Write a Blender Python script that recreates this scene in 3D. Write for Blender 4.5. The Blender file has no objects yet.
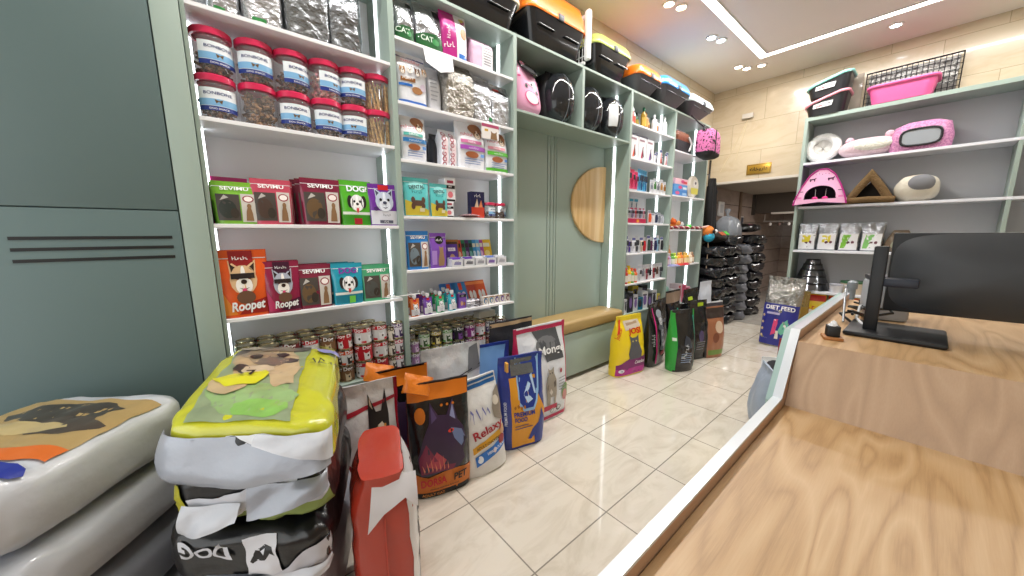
import bpy, bmesh, math, random
from mathutils import Vector, Matrix, noise
PI = math.pi
rnd = random.Random(7)
scn = bpy.context.scene
col = scn.collection
vs = scn.view_settings
vs.view_transform = 'Standard'; vs.look = 'None'; vs.gamma = 1.0; vs.use_curve_mapping = False
vs.exposure = 0.0

# ------------------------------------------------------------ camera
CAM = Vector((0, 0, 1.4)); FPX = 348.16
FWD = Vector((0.63417716, 0.75748977, -0.15501156))
RGT = Vector((0.76632531, -0.64243884, -0.00422444))
UPV = Vector((0.10278542, 0.11611023, 0.98790362))
cd = bpy.data.cameras.new('camera'); cam = bpy.data.objects.new('camera', cd); col.objects.link(cam)
cd.sensor_fit = 'HORIZONTAL'; cd.sensor_width = 36.0; cd.lens = FPX / 1024 * 36.0; cd.clip_start = 0.02
cam.matrix_world = Matrix(((RGT.x, UPV.x, -FWD.x, CAM.x), (RGT.y, UPV.y, -FWD.y, CAM.y), (RGT.z, UPV.z, -FWD.z, CAM.z), (0, 0, 0, 1)))
scn.camera = cam

# ------------------------------------------------------------ materials
MATS = {}
def srgb(c):
    if isinstance(c, str):
        c = [int(c[i:i + 2], 16) / 255 for i in (0, 2, 4)]
    return [(x / 12.92 if x <= 0.04045 else ((x + 0.055) / 1.055) ** 2.4) for x in c]
def pm(name, c, rough=0.5, metal=0.0, coat=0.0, emit=0.0, bump=0.0, bscale=20.0, alpha=1.0, trans=0.0, spec=0.5, var=0.0, ior=1.45):
    """plain Principled material with optional noise bump / colour variation"""
    if name in MATS: return MATS[name]
    m = bpy.data.materials.new(name); m.use_nodes = True
    nt = m.node_tree; b = nt.nodes['Principled BSDF']
    rgb = srgb(c)
    b.inputs['Base Color'].default_value = (*rgb, 1)
    b.inputs['Roughness'].default_value = rough
    b.inputs['Metallic'].default_value = metal
    b.inputs['Coat Weight'].default_value = coat
    b.inputs['Coat Roughness'].default_value = 0.08
    b.inputs['Specular IOR Level'].default_value = spec
    b.inputs['IOR'].default_value = ior
    b.inputs['Transmission Weight'].default_value = trans
    b.inputs['Alpha'].default_value = alpha
    if emit:
        b.inputs['Emission Color'].default_value = (*rgb, 1); b.inputs['Emission Strength'].default_value = emit
    if bump or var:
        tc = nt.nodes.new('ShaderNodeTexCoord'); n = nt.nodes.new('ShaderNodeTexNoise')
        n.inputs['Scale'].default_value = bscale; n.inputs['Detail'].default_value = 4
        nt.links.new(tc.outputs['Object'], n.inputs['Vector'])
        if bump:
            bp = nt.nodes.new('ShaderNodeBump'); bp.inputs['Strength'].default_value = bump; bp.inputs['Distance'].default_value = 0.02
            nt.links.new(n.outputs['Fac'], bp.inputs['Height']); nt.links.new(bp.outputs['Normal'], b.inputs['Normal'])
        if var:
            mx = nt.nodes.new('ShaderNodeMix'); mx.data_type = 'RGBA'
            mx.inputs['A'].default_value = (*[x * (1 - var) for x in rgb], 1); mx.inputs['B'].default_value = (*[min(1, x * (1 + var)) for x in rgb], 1)
            nt.links.new(n.outputs['Fac'], mx.inputs['Factor']); nt.links.new(mx.outputs['Result'], b.inputs['Base Color'])
    MATS[name] = m
    return m
def ink(c, rough=0.35, coat=0.0):
    """printed / plastic colour from a hex string"""
    return pm('ink_%s_%d_%d' % (c, rough * 100, coat * 10), c, rough, coat=coat)
def glossy(c): return pm('film_' + c, c, 0.28, coat=0.3, bump=0.25, bscale=18)
def foil(c='c9ccd2', s=26, bump=0.8, rough=0.26):
    c = '%02x%02x%02x' % tuple(int(int(c[i:i + 2], 16) * .86) for i in (0, 2, 4))
    return pm('foil_%s_%d' % (c, s), c, rough, metal=0.8, bump=bump, bscale=s)
def nodemat(name):
    m = bpy.data.materials.new(name); m.use_nodes = True; MATS[name] = m
    return m, m.node_tree, m.node_tree.nodes['Principled BSDF'], m.node_tree.nodes.new, m.node_tree.links.new
def setin(n, **k):
    for a, v in k.items(): n.inputs[a.replace('_', ' ')].default_value = v
    return n
def ramp(nt, stops):
    r = nt.nodes.new('ShaderNodeValToRGB'); e = r.color_ramp.elements
    while len(e) < len(stops): e.new(0.5)
    for el, (p, c) in zip(e, stops): el.position = p; el.color = (*srgb(c), 1)
    return r
def tile_mat(name, c1, c2, mortar, tw, th, off, axes, rough, gap=0.004, coat=0.3, vscale=3.0, offset=0.0, joint_bump=0.3):
    m, nt, b, N, L = nodemat(name)
    tc = N('ShaderNodeTexCoord'); sp = N('ShaderNodeSeparateXYZ'); L(tc.outputs['Object'], sp.inputs[0])
    cb = N('ShaderNodeCombineXYZ'); L(sp.outputs[axes[0]], cb.inputs[0]); L(sp.outputs[axes[1]], cb.inputs[1])
    mp = N('ShaderNodeMapping'); mp.inputs['Location'].default_value = (-off[0], -off[1], 0); L(cb.outputs[0], mp.inputs[0])
    br = N('ShaderNodeTexBrick'); br.offset = offset; br.squash = 1.0
    setin(br, Scale=1.0, Mortar_Size=gap, Mortar_Smooth=0.1, Bias=0.0, Brick_Width=tw, Row_Height=th)
    br.inputs['Color1'].default_value = (0.35, 0.35, 0.35, 1); br.inputs['Color2'].default_value = (0.65, 0.65, 0.65, 1); br.inputs['Mortar'].default_value = (0, 0, 0, 1)
    L(mp.outputs[0], br.inputs['Vector'])
    n1 = setin(N('ShaderNodeTexNoise'), Scale=vscale, Detail=8.0, Roughness=0.62, Distortion=1.6)
    mp2 = N('ShaderNodeMapping'); mp2.inputs['Rotation'].default_value = (0, 0, 0.7); mp2.inputs['Scale'].default_value = (1, 2.6, 1)
    ad = N('ShaderNodeVectorMath'); ad.operation = 'ADD'; L(cb.outputs[0], ad.inputs[0])
    sc2 = N('ShaderNodeVectorMath'); sc2.operation = 'SCALE'; L(br.outputs['Color'], sc2.inputs[0]); sc2.inputs['Scale'].default_value = 9.0; L(sc2.outputs[0], ad.inputs[1])
    L(ad.outputs[0], mp2.inputs[0]); L(mp2.outputs[0], n1.inputs['Vector'])
    r = ramp(nt, [(0.3, c2), (0.55, c1), (0.8, c1)]); L(n1.outputs['Fac'], r.inputs[0])
    mx = N('ShaderNodeMix'); mx.data_type = 'RGBA'; L(br.outputs['Fac'], mx.inputs['Factor']); L(r.outputs[0], mx.inputs['A']); mx.inputs['B'].default_value = (*srgb(mortar), 1)
    L(mx.outputs['Result'], b.inputs['Base Color'])
    bp = N('ShaderNodeBump'); bp.invert = True; setin(bp, Strength=joint_bump, Distance=0.003); L(br.outputs['Fac'], bp.inputs['Height']); L(bp.outputs['Normal'], b.inputs['Normal'])
    setin(b, Roughness=rough, Coat_Weight=coat, Coat_Roughness=0.04)
    return m
def wood_mat(name, stops, scale=(1, 8, 8), rough=0.4, rings=2.2, dist=5.0, fine=0.35):
    m, nt, b, N, L = nodemat(name)
    tc = N('ShaderNodeTexCoord'); mp = N('ShaderNodeMapping'); mp.inputs['Scale'].default_value = scale; L(tc.outputs['Object'], mp.inputs[0])
    n0 = setin(N('ShaderNodeTexNoise'), Scale=0.9, Detail=2.0, Roughness=0.5, Distortion=0.4); L(mp.outputs[0], n0.inputs['Vector'])
    ml = N('ShaderNodeMath'); ml.operation = 'MULTIPLY'; ml.inputs[1].default_value = rings * 9; L(n0.outputs['Fac'], ml.inputs[0])
    fr = N('ShaderNodeMath'); fr.operation = 'PINGPONG'; fr.inputs[1].default_value = 1.0; L(ml.outputs[0], fr.inputs[0])
    n2 = setin(N('ShaderNodeTexNoise'), Scale=26.0, Detail=6.0, Roughness=0.7)
    mp2 = N('ShaderNodeMapping'); mp2.inputs['Scale'].default_value = [s * (0.35 if s == min(scale) else 1.6) for s in scale]; L(tc.outputs['Object'], mp2.inputs[0]); L(mp2.outputs[0], n2.inputs['Vector'])
    mx = N('ShaderNodeMix'); mx.inputs['Factor'].default_value = fine; L(fr.outputs[0], mx.inputs['A']); L(n2.outputs['Fac'], mx.inputs['B'])
    r = ramp(nt, stops); L(mx.outputs['Result'], r.inputs[0]); L(r.outputs[0], b.inputs['Base Color'])
    setin(b, Roughness=rough)
    return m
def spots_mat(name, c1, c2, scale=40, rough=0.7, thr=0.5):
    m, nt, b, N, L = nodemat(name)
    tc = N('ShaderNodeTexCoord'); n = setin(N('ShaderNodeTexNoise'), Scale=float(scale), Detail=2.0); L(tc.outputs['Object'], n.inputs['Vector'])
    r = ramp(nt, [(thr - 0.03, c1), (thr + 0.03, c2)]); L(n.outputs['Fac'], r.inputs[0]); L(r.outputs[0], b.inputs['Base Color']); setin(b, Roughness=rough)
    return m

# ------------------------------------------------------------ mesh builder
class MB:
    def __init__(s): s.v = []; s.f = []; s.m = []; s.mats = []
    def mi(s, mat):
        if mat not in s.mats: s.mats.append(mat)
        return s.mats.index(mat)
    def add(s, vs_, fs, mat):
        o = len(s.v); k = s.mi(mat)
        s.v += [tuple(v) for v in vs_]; s.f += [tuple(i + o for i in f) for f in fs]; s.m += [k] * len(fs)
        return s
    def box(s, x0, x1, y0, y1, z0, z1, mat, bev=0.0, mtx=None, seg=2):
        if bev:
            bm = bmesh.new(); bmesh.ops.create_cube(bm, size=1.0)
            for v in bm.verts: v.co = Vector(((x0 + x1) / 2 + v.co.x * (x1 - x0), (y0 + y1) / 2 + v.co.y * (y1 - y0), (z0 + z1) / 2 + v.co.z * (z1 - z0)))
            bmesh.ops.bevel(bm, geom=bm.edges[:], offset=bev, segments=seg, profile=0.5, affect='EDGES')
            return s.bm(bm, mat, mtx)
        v = [(x, y, z) for x in (x0, x1) for y in (y0, y1) for z in (z0, z1)]
        if mtx: v = [mtx @ Vector(p) for p in v]
        return s.add(v, [(0, 1, 3, 2), (4, 6, 7, 5), (0, 4, 5, 1), (2, 3, 7, 6), (0, 2, 6, 4), (1, 5, 7, 3)], mat)
    def bm(s, bm, mat, mtx=None):
        bm.verts.ensure_lookup_table(); bm.verts.index_update()
        s.add([(mtx @ v.co if mtx else v.co) for v in bm.verts], [[v.index for v in f.verts] for f in bm.faces], mat); bm.free()
        return s
    def surf(s, fn, nu, nv, mat, cu=False, cv=False, caps=False):
        """grid of fn(i/nu, j/nv); cu closes u"""
        U = nu if cu else nu + 1; V = nv if cv else nv + 1
        vv = [fn(i / nu, j / nv) for j in range(V) for i in range(U)]
        ff = [(j * U + i, j * U + (i + 1) % U, ((j + 1) % V) * U + (i + 1) % U, ((j + 1) % V) * U + i) for j in range(nv) for i in range(nu)]
        if caps:
            ff.append(tuple(reversed(range(U)))); ff.append(tuple((V - 1) * U + i for i in range(U)))
        return s.add(vv, ff, mat)
    def lathe(s, prof, mat, seg=20, c=(0, 0, 0), mtx=None, caps=True):
        def fn(u, v):
            r, z = prof[round(v * (len(prof) - 1))]; a = 2 * PI * u
            p = Vector((c[0] + r * math.cos(a), c[1] + r * math.sin(a), c[2] + z))
            return mtx @ p if mtx else p
        return s.surf(fn, seg, len(prof) - 1, mat, cu=True, caps=caps)
    def tube(s, pts, r, mat, seg=8, closed=False):
        pts = [Vector(p) for p in pts]; n = len(pts); rr = r if isinstance(r, (list, tuple)) else [r] * n
        rings = []; ref = Vector((0, 0, 1))
        for i, p in enumerate(pts):
            t = (pts[(i + 1) % n] - pts[i - 1]) if (closed or 0 < i < n - 1) else (pts[1] - pts[0] if i == 0 else pts[-1] - pts[-2])
            t = t.normalized()
            if i == 0:
                a = t.cross(ref)
                if a.length < 0.1: a = t.cross(Vector((1, 0, 0)))
            else: a = a - t * a.dot(t)
            a = a.normalized(); b = t.cross(a)
            rings.append([p + (a * math.cos(2 * PI * k / seg) + b * math.sin(2 * PI * k / seg)) * rr[i] for k in range(seg)])
        v = [q for g in rings for q in g]; ff = []
        for i in range(n if closed else n - 1):
            j = (i + 1) % n
            ff += [(i * seg + k, i * seg + (k + 1) % seg, j * seg + (k + 1) % seg, j * seg + k) for k in range(seg)]
        if not closed: ff += [tuple(reversed(range(seg))), tuple((n - 1) * seg + k for k in range(seg))]
        return s.add(v, ff, mat)
    def poly(s, pts, fn, mat, cut=None):
        """flat outline pts (2D) filled, cut on a grid of step CUT, mapped through fn(u, v)"""
        bm = bmesh.new(); vs_ = [bm.verts.new((p[0], p[1], 0)) for p in pts]
        try: bm.faces.new(vs_)
        except ValueError: pass
        return s._flat(bm, fn, mat, cut)
    def flat(s, tri, fn, mat, cut=None):
        bm = bmesh.new(); vs_ = [bm.verts.new((p[0], p[1], 0)) for p in tri[0]]
        for f in tri[1]:
            try: bm.faces.new([vs_[i] for i in f])
            except ValueError: pass
        return s._flat(bm, fn, mat, cut)
    def _flat(s, bm, fn, mat, cut):
        bmesh.ops.triangulate(bm, faces=bm.faces[:])
        if cut:
            for ax in (0, 1):
                lo = min(v.co[ax] for v in bm.verts); hi = max(v.co[ax] for v in bm.verts)
                k = math.floor(lo / cut) + 1
                while k * cut < hi:
                    no = Vector((1, 0, 0)) if ax == 0 else Vector((0, 1, 0)); co = no * (k * cut)
                    bmesh.ops.bisect_plane(bm, geom=bm.verts[:] + bm.edges[:] + bm.faces[:], dist=1e-6, plane_co=co, plane_no=no); k += 1
        for f in bm.faces:
            if f.normal.z < 0: f.normal_flip()
        for v in bm.verts: v.co = fn(v.co.x, v.co.y)
        return s.bm(bm, mat)
    def xf(s, m):
        s.v = [tuple(m @ Vector(p)) for p in s.v]; return s
    def build(s, name, parent=None, smooth=True, ang=0.7, label=None):
        me = bpy.data.meshes.new(name); me.from_pydata(s.v, [], s.f)
        for m in s.mats: me.materials.append(m)
        me.polygons.foreach_set('material_index', s.m)
        if smooth:
            me.polygons.foreach_set('use_smooth', [True] * len(s.f)); me.set_sharp_from_angle(angle=ang)
        me.update()
        o = bpy.data.objects.new(name, me); col.objects.link(o)
        if parent: o.parent = parent
        if label: o['label'] = label
        return o

_TXT = {}
def text_tris(t, bold=0.0, space=1.0, shear=0.0):
    """glyph outlines of t as (verts2d, faces), cap height 1, centred on x, base at 0"""
    k = (t, bold, space, shear)
    if k not in _TXT and isinstance(t, int):      # unreadable print: a run of uneven strokes
        r = random.Random(t * 7); v, f = [], []; n = t
        for i in range(n):
            x = (i - n / 2) * .62; h = r.choice((.6, .62, 1.0)); w_ = .14; q = r.uniform(-.06, .06)
            for pts in ([(x, 0), (x + w_, 0), (x + w_ + q, h), (x + q, h)], [(x + w_, .0 if i % 2 else .42), (x + .45, .0 if i % 2 else .42), (x + .45, .14 if i % 2 else .56), (x + w_, .14 if i % 2 else .56)]):
                f.append(tuple(range(len(v), len(v) + 4))); v += pts
        _TXT[k] = (v, f)
    if k not in _TXT:
        cu = bpy.data.curves.new('t', 'FONT'); cu.body = t; cu.align_x = 'CENTER'; cu.size = 1 / 0.73; cu.offset = bold; cu.space_character = space; cu.resolution_u = 3; cu.shear = shear
        o = bpy.data.objects.new('t', cu); col.objects.link(o)
        dg = bpy.context.evaluated_depsgraph_get(); me = bpy.data.meshes.new_from_object(o.evaluated_get(dg))
        _TXT[k] = ([(v.co.x, v.co.y) for v in me.vertices], [tuple(p.vertices) for p in me.polygons])
        bpy.data.objects.remove(o); bpy.data.curves.remove(cu); bpy.data.meshes.remove(me)
    return _TXT[k]
def text_width(t, bold=0.0):
    v = text_tris(t, bold)[0]
    return (max(p[0] for p in v) - min(p[0] for p in v)) if v else 1

# ------------------------------------------------------------ things
def tag(o, label, cat, group=None):
    o['label'] = label; o['category'] = cat
    if group: o['group'] = group
    return o
def thing(name, label, cat, loc=(0, 0, 0), rz=0.0, group=None, rot=None):
    o = bpy.data.objects.new(name, None); col.objects.link(o); o.empty_display_size = 0.05
    o.location = loc; o.rotation_euler = rot or (0, 0, rz)
    return tag(o, label, cat, group)
def dup(root, loc, rz=None, label=None, group=None, rot=None, sc=None):
    r = root.copy(); col.objects.link(r); r.location = loc
    if rz is not None: r.rotation_euler = (0, 0, rz)
    if rot: r.rotation_euler = rot
    if sc: r.scale = sc
    if label: r['label'] = label
    if group: r['group'] = group
    for ch in list(root.children):
        c = ch.copy(); col.objects.link(c); c.parent = r
        for g in list(ch.children):
            d = g.copy(); col.objects.link(d); d.parent = c
    return r
def struct(mb, name, **k):
    o = mb.build(name, **k); o['kind'] = 'structure'; return o
ORD = 'first second third fourth fifth sixth seventh eighth ninth tenth eleventh twelfth thirteenth fourteenth fifteenth sixteenth'.split()
# ============================================================ room
GREEN = pm('sage_paint', '9aaaa1', 0.42, var=0.03, bscale=3)
GREEN_D = pm('slate_green_laminate', '5c6f6f', 0.45, var=0.03, bscale=2)
WHITE = pm('white_laminate', 'e9e9ec', 0.35)
LED = pm('led_diffuser', 'f6fbff', 0.5, emit=4.2)
LEDC = pm('ceiling_led_diffuser', 'fffaf2', 0.5, emit=7.0)
BLACK = ink('101214', 0.4)
M_FLOOR = tile_mat('polished_floor_tile', 'd8d0c3', 'c5bbab', '8c857b', 0.5, 0.5, (0.871, 0.90), (0, 1), 0.10, gap=0.0035, coat=0.5, vscale=2.2)
M_WBACK = tile_mat('beige_wall_tile', 'cfc0a6', 'c2b092', 'a99a7f', 0.8, 0.42, (0.15, 0.08), (1, 2), 0.22, gap=0.003, coat=0.4, vscale=1.6, offset=0.5)
M_WLEFT = tile_mat('beige_wall_tile_side', 'cfc0a6', 'c2b092', 'a99a7f', 0.8, 0.42, (0.15, 0.08), (0, 2), 0.22, gap=0.003, coat=0.4, vscale=1.6, offset=0.5)
M_RECESS = tile_mat('brown_recess_tile', '9f8f86', '8c7d74', '5f534d', 0.7, 0.30, (0.1, 0.1), (1, 2), 0.2, gap=0.005, coat=0.3, vscale=1.5)
M_RECL = tile_mat('brown_recess_tile_side', 'a09087', '8f8077', '5f534d', 6.0, 0.30, (0.1, 0.1), (0, 2), 0.16, gap=0.006, coat=0.3, vscale=1.5)
PLASTER = pm('ceiling_plaster', 'e2dcd4', 0.8, var=0.02, bscale=2)
SOFFIT = pm('dark_soffit_board', '4a423b', 0.6)
OFFW = pm('offwhite_trim', 'cfc9c0', 0.5)
X0, XB, XR, YL, YR, ZC = -1.6, 6.23, 11.0, 2.45, -2.2, 3.55
struct(MB().box(X0, XR, YR, YL, -0.1, 0, M_FLOOR), 'floor')
struct(MB().box(6.20, XR, YR, YL, -.02, .003, tile_mat('grey_passage_tile', 'a8a49c', '98948c', '77736b', 0.6, 0.6, (0.2, 0.1), (0, 1), 0.2)), 'floor_recess')
struct(MB().box(X0, XB + .1, YR, YL, ZC, ZC + .1, PLASTER), 'ceiling')
struct(MB().box(X0, XR, YL, YL + .1, 0, ZC + .1, M_WLEFT), 'wall_left')
struct(MB().box(X0, XB + .1, YR - .1, YR, 0, ZC + .1, M_WLEFT), 'wall_right')
struct(MB().box(X0 - .1, X0, YR, YL, 0, ZC + .1, PLASTER), 'wall_front')
mb = MB(); mb.box(XB, XB + .1, 1.22, YL, 2.19, ZC, M_WBACK); mb.box(XB, XB + .1, YR, 1.22, 0, ZC, M_WBACK)
struct(mb, 'wall_back')
struct(MB().box(XB - .012, XB + .1, 1.22, YL - .03, 2.155, 2.19, OFFW), 'trim_1')
struct(MB().box(XB - .008, XB + .05, YL - .03, YL - .005, 2.155, 2.55, pm('dark_cable_duct', '3a342e', .6)), 'trim_2')
# recess behind the back wall
struct(MB().box(XR - .05, XR + .05, -.6, YL, 0, 2.2, M_RECESS), 'wall_recess')
struct(MB().box(XB + .1, XR, -.7, -.6, 0, 2.2, M_RECL), 'wall_recess_side')
struct(MB().box(XB + .1, XR, -.6, YL, 2.16, 2.26, pm('recess_plaster', 'a39b90', .8)), 'ceiling_recess')
struct(MB().box(XB + .1, XR - .05, YL - .01, YL, 0, 2.16, M_RECL), 'wall_recess_left')
mb = MB(); mb.box(8.5, 8.9, -.6, YL - .01, 1.79, 2.16, SOFFIT)
struct(mb, 'ceiling_soffit')
struct(MB().box(8.46, 8.56, -.6, 2.1, 1.755, 1.79, OFFW), 'trim_3')
struct(MB().box(8.46, 8.50, 2.38, YL - .01, 1.75, 2.16, pm('dark_cable_duct', '3a342e', .6)), 'trim_4')
struct(MB().box(7.70, 7.80, YL - .035, YL - .01, 0.0, 2.16, pm('brown_conduit', '6d5a4a', .5)), 'trim_5')
# ------------------------------------------------------------ ceiling lights
t = thing('led_channel', 'long recessed white LED light channel turning a corner in the ceiling', 'ceiling light', (5.39, 1.593, ZC))
fr = pm('led_channel_frame', 'dcd9d2', .5)
mb = MB(); w = .042
mb.box(-6.2, w, -w, w, -.006, .0, LEDC); mb.box(-w, w, -2.9, -w, -.006, .0, LEDC); mb.build('diffuser', t, smooth=False)
mb = MB(); e = .012
mb.box(-6.2, w + e, w, w + e, -.010, 0, fr); mb.box(-6.2, -w - e, -w - e, -w, -.010, 0, fr)
mb.box(w, w + e, -2.9, w, -.010, 0, fr); mb.box(-w - e, -w, -2.9, -w - e, -.010, 0, fr); mb.build('channel_frame', t, smooth=False)
def spotlight(x, y, c, label):
    t = thing('ceiling_spotlight', label, 'ceiling light', (x, y, ZC), group='recessed ceiling spotlights')
    MB().lathe([(.045, 0), (.062, 0), (.062, -.012), (.045, -.012), (.04, -.004)], pm('spot_rim', 'e6e3dc', .3), 20, caps=False).build('rim', t)
    MB().lathe([(.0, -.004), (.044, -.005)], pm('spot_lens_' + c, c, .4, emit=30.0), 20, caps=False).build('lens', t)
    return t
for x, y, c, l in [(3.52, 1.86, 'ffe2bd', 'warm ceiling spotlight of the pair nearest the carriers, outer one'), (3.66, 1.81, 'ffe2bd', 'warm ceiling spotlight of the pair nearest the carriers, inner one'),
                   (4.455, 1.835, 'd9f2ff', 'cool white ceiling spotlight of the middle pair, outer one'), (4.60, 1.79, 'd9f2ff', 'cool white ceiling spotlight of the middle pair, inner one'),
                   (5.48, 1.89, 'ffe9cf', 'warm ceiling spotlight of three by the LED corner, next to the shelf wall'), (5.61, 1.835, 'ffe9cf', 'warm ceiling spotlight of three by the LED corner, middle one'),
                   (5.66, 1.68, 'ffe9cf', 'warm ceiling spotlight of three by the LED corner, closest to the strip'), (5.70, .50, 'd9f2ff', 'cool white ceiling spotlight above the far shelf unit with baskets')]:
    spotlight(x, y, c, l)

# ============================================================ green wall unit
D, BK = 2.09, 2.42          # front and back planes
def panel(name, parent, *b, mat=None, bev=0.0):
    return MB().box(*b, mat or GREEN, bev).build(name, parent)
ZT = 2.82
def led(parent, x, side, z0, z1):
    """LED strip let into the inner face of a side panel"""
    x0, x1 = (x, x + .008) if side > 0 else (x - .008, x)
    MB().box(x0, x1, 2.252, 2.276, z0, z1, LED).build('led_strip', parent, smooth=False)
def column(label, xa, xb, ia, ib, shelves, base, leds=(1, 1), shelf_mat=WHITE, back=WHITE, plinth=True, frontlip=.0):
    """bookcase column: outer faces xa..xb, inner faces ia..ib"""
    t = thing('shelving_unit', label, 'shelving unit', (xa, D, 0), group='lit shelving units along the wall')
    W = lambda x: x - xa
    def P(name, x0, x1, y0, y1, z0, z1, mat): return MB().box(W(x0), W(x1), y0 - D, y1 - D, z0, z1, mat, .0015, seg=1).build(name, t, ang=.5)
    if ia > xa: P('side_panel', xa, ia, D, BK, 0.04, ZT, GREEN)
    if xb > ib: P('side_panel', ib, xb, D, BK, 0.04, ZT, GREEN)
    P('back_panel', ia, ib, BK - .012, BK, 0.04, ZT, back)
    P('top_panel', ia, ib, D, BK - .012, ZT - .02, ZT, GREEN)
    for i, z in enumerate(shelves): P('shelf', ia, ib, D, BK - .012, z - .018, z, shelf_mat)
    P('bottom_panel', ia, ib, D, BK - .012, base - .02, base, GREEN)
    P('plinth', ia, ib, D + .004, D + .022, 0.04, base - .02, GREEN)
    zs = [base] + sorted(shelves) + [ZT - .02]
    for za, zb in zip(zs, zs[1:]):
        zt = zb - (.018 if zb != ZT - .02 else 0)
        if leds[0]:
            MB().box(W(ia), W(ia) + .008, .162, .186, za + .002, zt - .002, LED).build('led_strip', t, smooth=False)
        if leds[1]:
            MB().box(W(ib) - .008, W(ib), .162, .186, za + .002, zt - .002, LED).build('led_strip', t, smooth=False)
    return t
C1 = column('tall lit shelving unit of treat jars, pouches and red tins beside the closed cabinet', -.022, .888, -.006, .855, [1.003, 1.449, 1.910, 2.362], .535)
C2 = column('tall lit shelving unit with foil bags, small treats and green tins by the niche', .889, 1.805, .889, 1.772, [.865, 1.172, 1.510, 1.845, 2.172, 2.516], .525)
C3 = column('narrow lit shelving unit of hanging grooming tools beyond the niche', 3.359, 4.300, 3.359, 4.266, [.840, 1.175, 1.505, 1.848, 2.175, 2.512], .50)
C4 = column('narrow lit shelving unit with dog toys at the far end of the wall', 4.301, 5.262, 4.301, 5.230, [.980, 1.440, 1.860, 2.385], .45)
# the niche with its bench
t = thing('display_niche', 'sage green panelled niche with carrier shelf above and a built-in back', 'wall unit', (1.806, D, 0))
def P(name, x0, x1, y0, y1, z0, z1, mat=GREEN): return MB().box(x0 - 1.806, x1 - 1.806, y0 - D, y1 - D, z0, z1, mat, .0015, seg=1).build(name, t, ang=.5)
P('side_panel', 3.324, 3.358, D, BK, 0.04, ZT)
mb = MB(); gx = [2.443, 2.484, 2.532, 2.568]; xs = [1.806] + gx + [3.324]
for a, b in zip(xs, xs[1:]): mb.box(a + .004 - 1.806, b - .004 - 1.806, BK - .03 - D, BK - .012 - D, .45, 2.30, GREEN, .002, seg=1)
mb.box(0, 3.324 - 1.806, BK - .012 - D, BK - D, .04, ZT, GREEN)
mb.build('back_panel', t, ang=.5)
P('carrier_shelf', 1.806, 3.324, D, BK - .012, 2.30, 2.318)
P('top_panel', 1.806, 3.324, D, BK - .012, ZT - .02, ZT)
P('divider', 2.556, 2.586, D, BK - .012, 2.318, ZT - .02)
for a, b in ((.5, 2.298), (2.32, ZT - .022)):
    MB().box(3.324 - 1.806 - .008, 3.324 - 1.806, .162, .186, a, b, LED).build('led_strip', t, smooth=False)
t = thing('bench', 'sage green storage bench with tan upholstered cushion in the niche', 'bench', (1.806, 2.075, 0))
L_ = 3.323 - 1.806
MB().box(.002, L_, 0, .30, .045, .465, GREEN, .004).build('bench_body', t)
mb = MB()
def cushion(u, v):
    a = 2 * PI * u; x = .006 + (L_ - .012) * v
    e = min(v, 1 - v) * L_; k = min(1, (e / .035)) ** .5 if e < .035 else 1
    cy, cz = .148, .522; ry, rz = .165, .058
    c, s = math.cos(a), math.sin(a)
    y = cy + ry * math.copysign(abs(c) ** .35, c) * (.82 + .18 * k); z = cz + rz * math.copysign(abs(s) ** .5, s) * (.55 + .45 * k) + (.012 * math.sin(PI * v) if s > 0 else 0)
    return (x, y, z)
mb.surf(cushion, 40, 60, pm('tan_leatherette', 'a88d5c', .5, bump=.08, bscale=60), cu=True, caps=True)
mb.build('cushion', t)
for x in (.55, 1.40):
    MB().lathe([(.018, 0), (.018, .03), (.022, .034), (.022, .046)], pm('white_plastic', 'e8e8e8', .3), 14, (x, .025, 0)).build('foot', t)
# half round wood ornament
t = thing('half_round_ornament', 'half round pale wood disc fixed on the green niche back', 'wall decoration', (3.322, BK - .031, 1.70))
M_OAKV = wood_mat('pale_oak_vertical', [(0.0, 'c79f67'), (0.5, 'd6b27c'), (1.0, 'e0c293')], (9, 9, .8), .38, 1.2)
mb = MB(); R_ = .405; n = 40
pts = [(0, -R_)] + [(-R_ * .98 * math.cos(-PI / 2 + PI * i / n) * 1.38, R_ * math.sin(-PI / 2 + PI * i / n)) for i in range(1, n)] + [(0, R_)]
mb.add([(x, -.022, z) for x, z in pts] + [(x * .985, -.026, z * .985) for x, z in pts] + [(x, -.002, z) for x, z in pts],
       [tuple(range(n + 1, 2 * n + 2))[::-1]] + [(i, i + 1, i + 1 + n + 1, i + n + 1) for i in range(n)] + [(i + 1, i, i + 2 * n + 2, i + 2 * n + 3) for i in range(n)], M_OAKV)
mb.build('half_disc', t, ang=.4)
# closed cabinet at the near end
t = thing('closed_cabinet', 'tall closed slate green cabinet with three dark vent slots', 'cabinet', (-1.50, 2.04, 0))
W = lambda x: x + 1.50
MB().box(0, W(-.024), .05, .38, .04, ZT, GREEN_D, .002).build('body', t)
MB().box(W(-.112), W(-.024), .03, .05, .04, ZT, GREEN, .003).build('stile', t)
def door(z0, z1, slots):
    d = MB().box(W(-.85), W(-.116), .028, .05, z0, z1, GREEN_D, .003).build('door', t)
    if slots:
        for z in (1.39, 1.35, 1.309): MB().box(W(-.56), W(-.145), .0265, .030, z - .006, z + .006, BLACK).build('vent_slot', d)
    return d
door(.10, 1.499, True); door(1.503, 2.80, False)
MB().box(W(-1.495), W(-.856), .028, .05, .10, 1.499, GREEN_D, .003).build('door', t)
MB().box(W(-1.495), W(-.856), .028, .05, 1.503, 2.80, GREEN_D, .003).build('door', t)
MB().box(0, W(-.03), .04, .06, 0.0, .09, GREEN_D).build('plinth', t)
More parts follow.
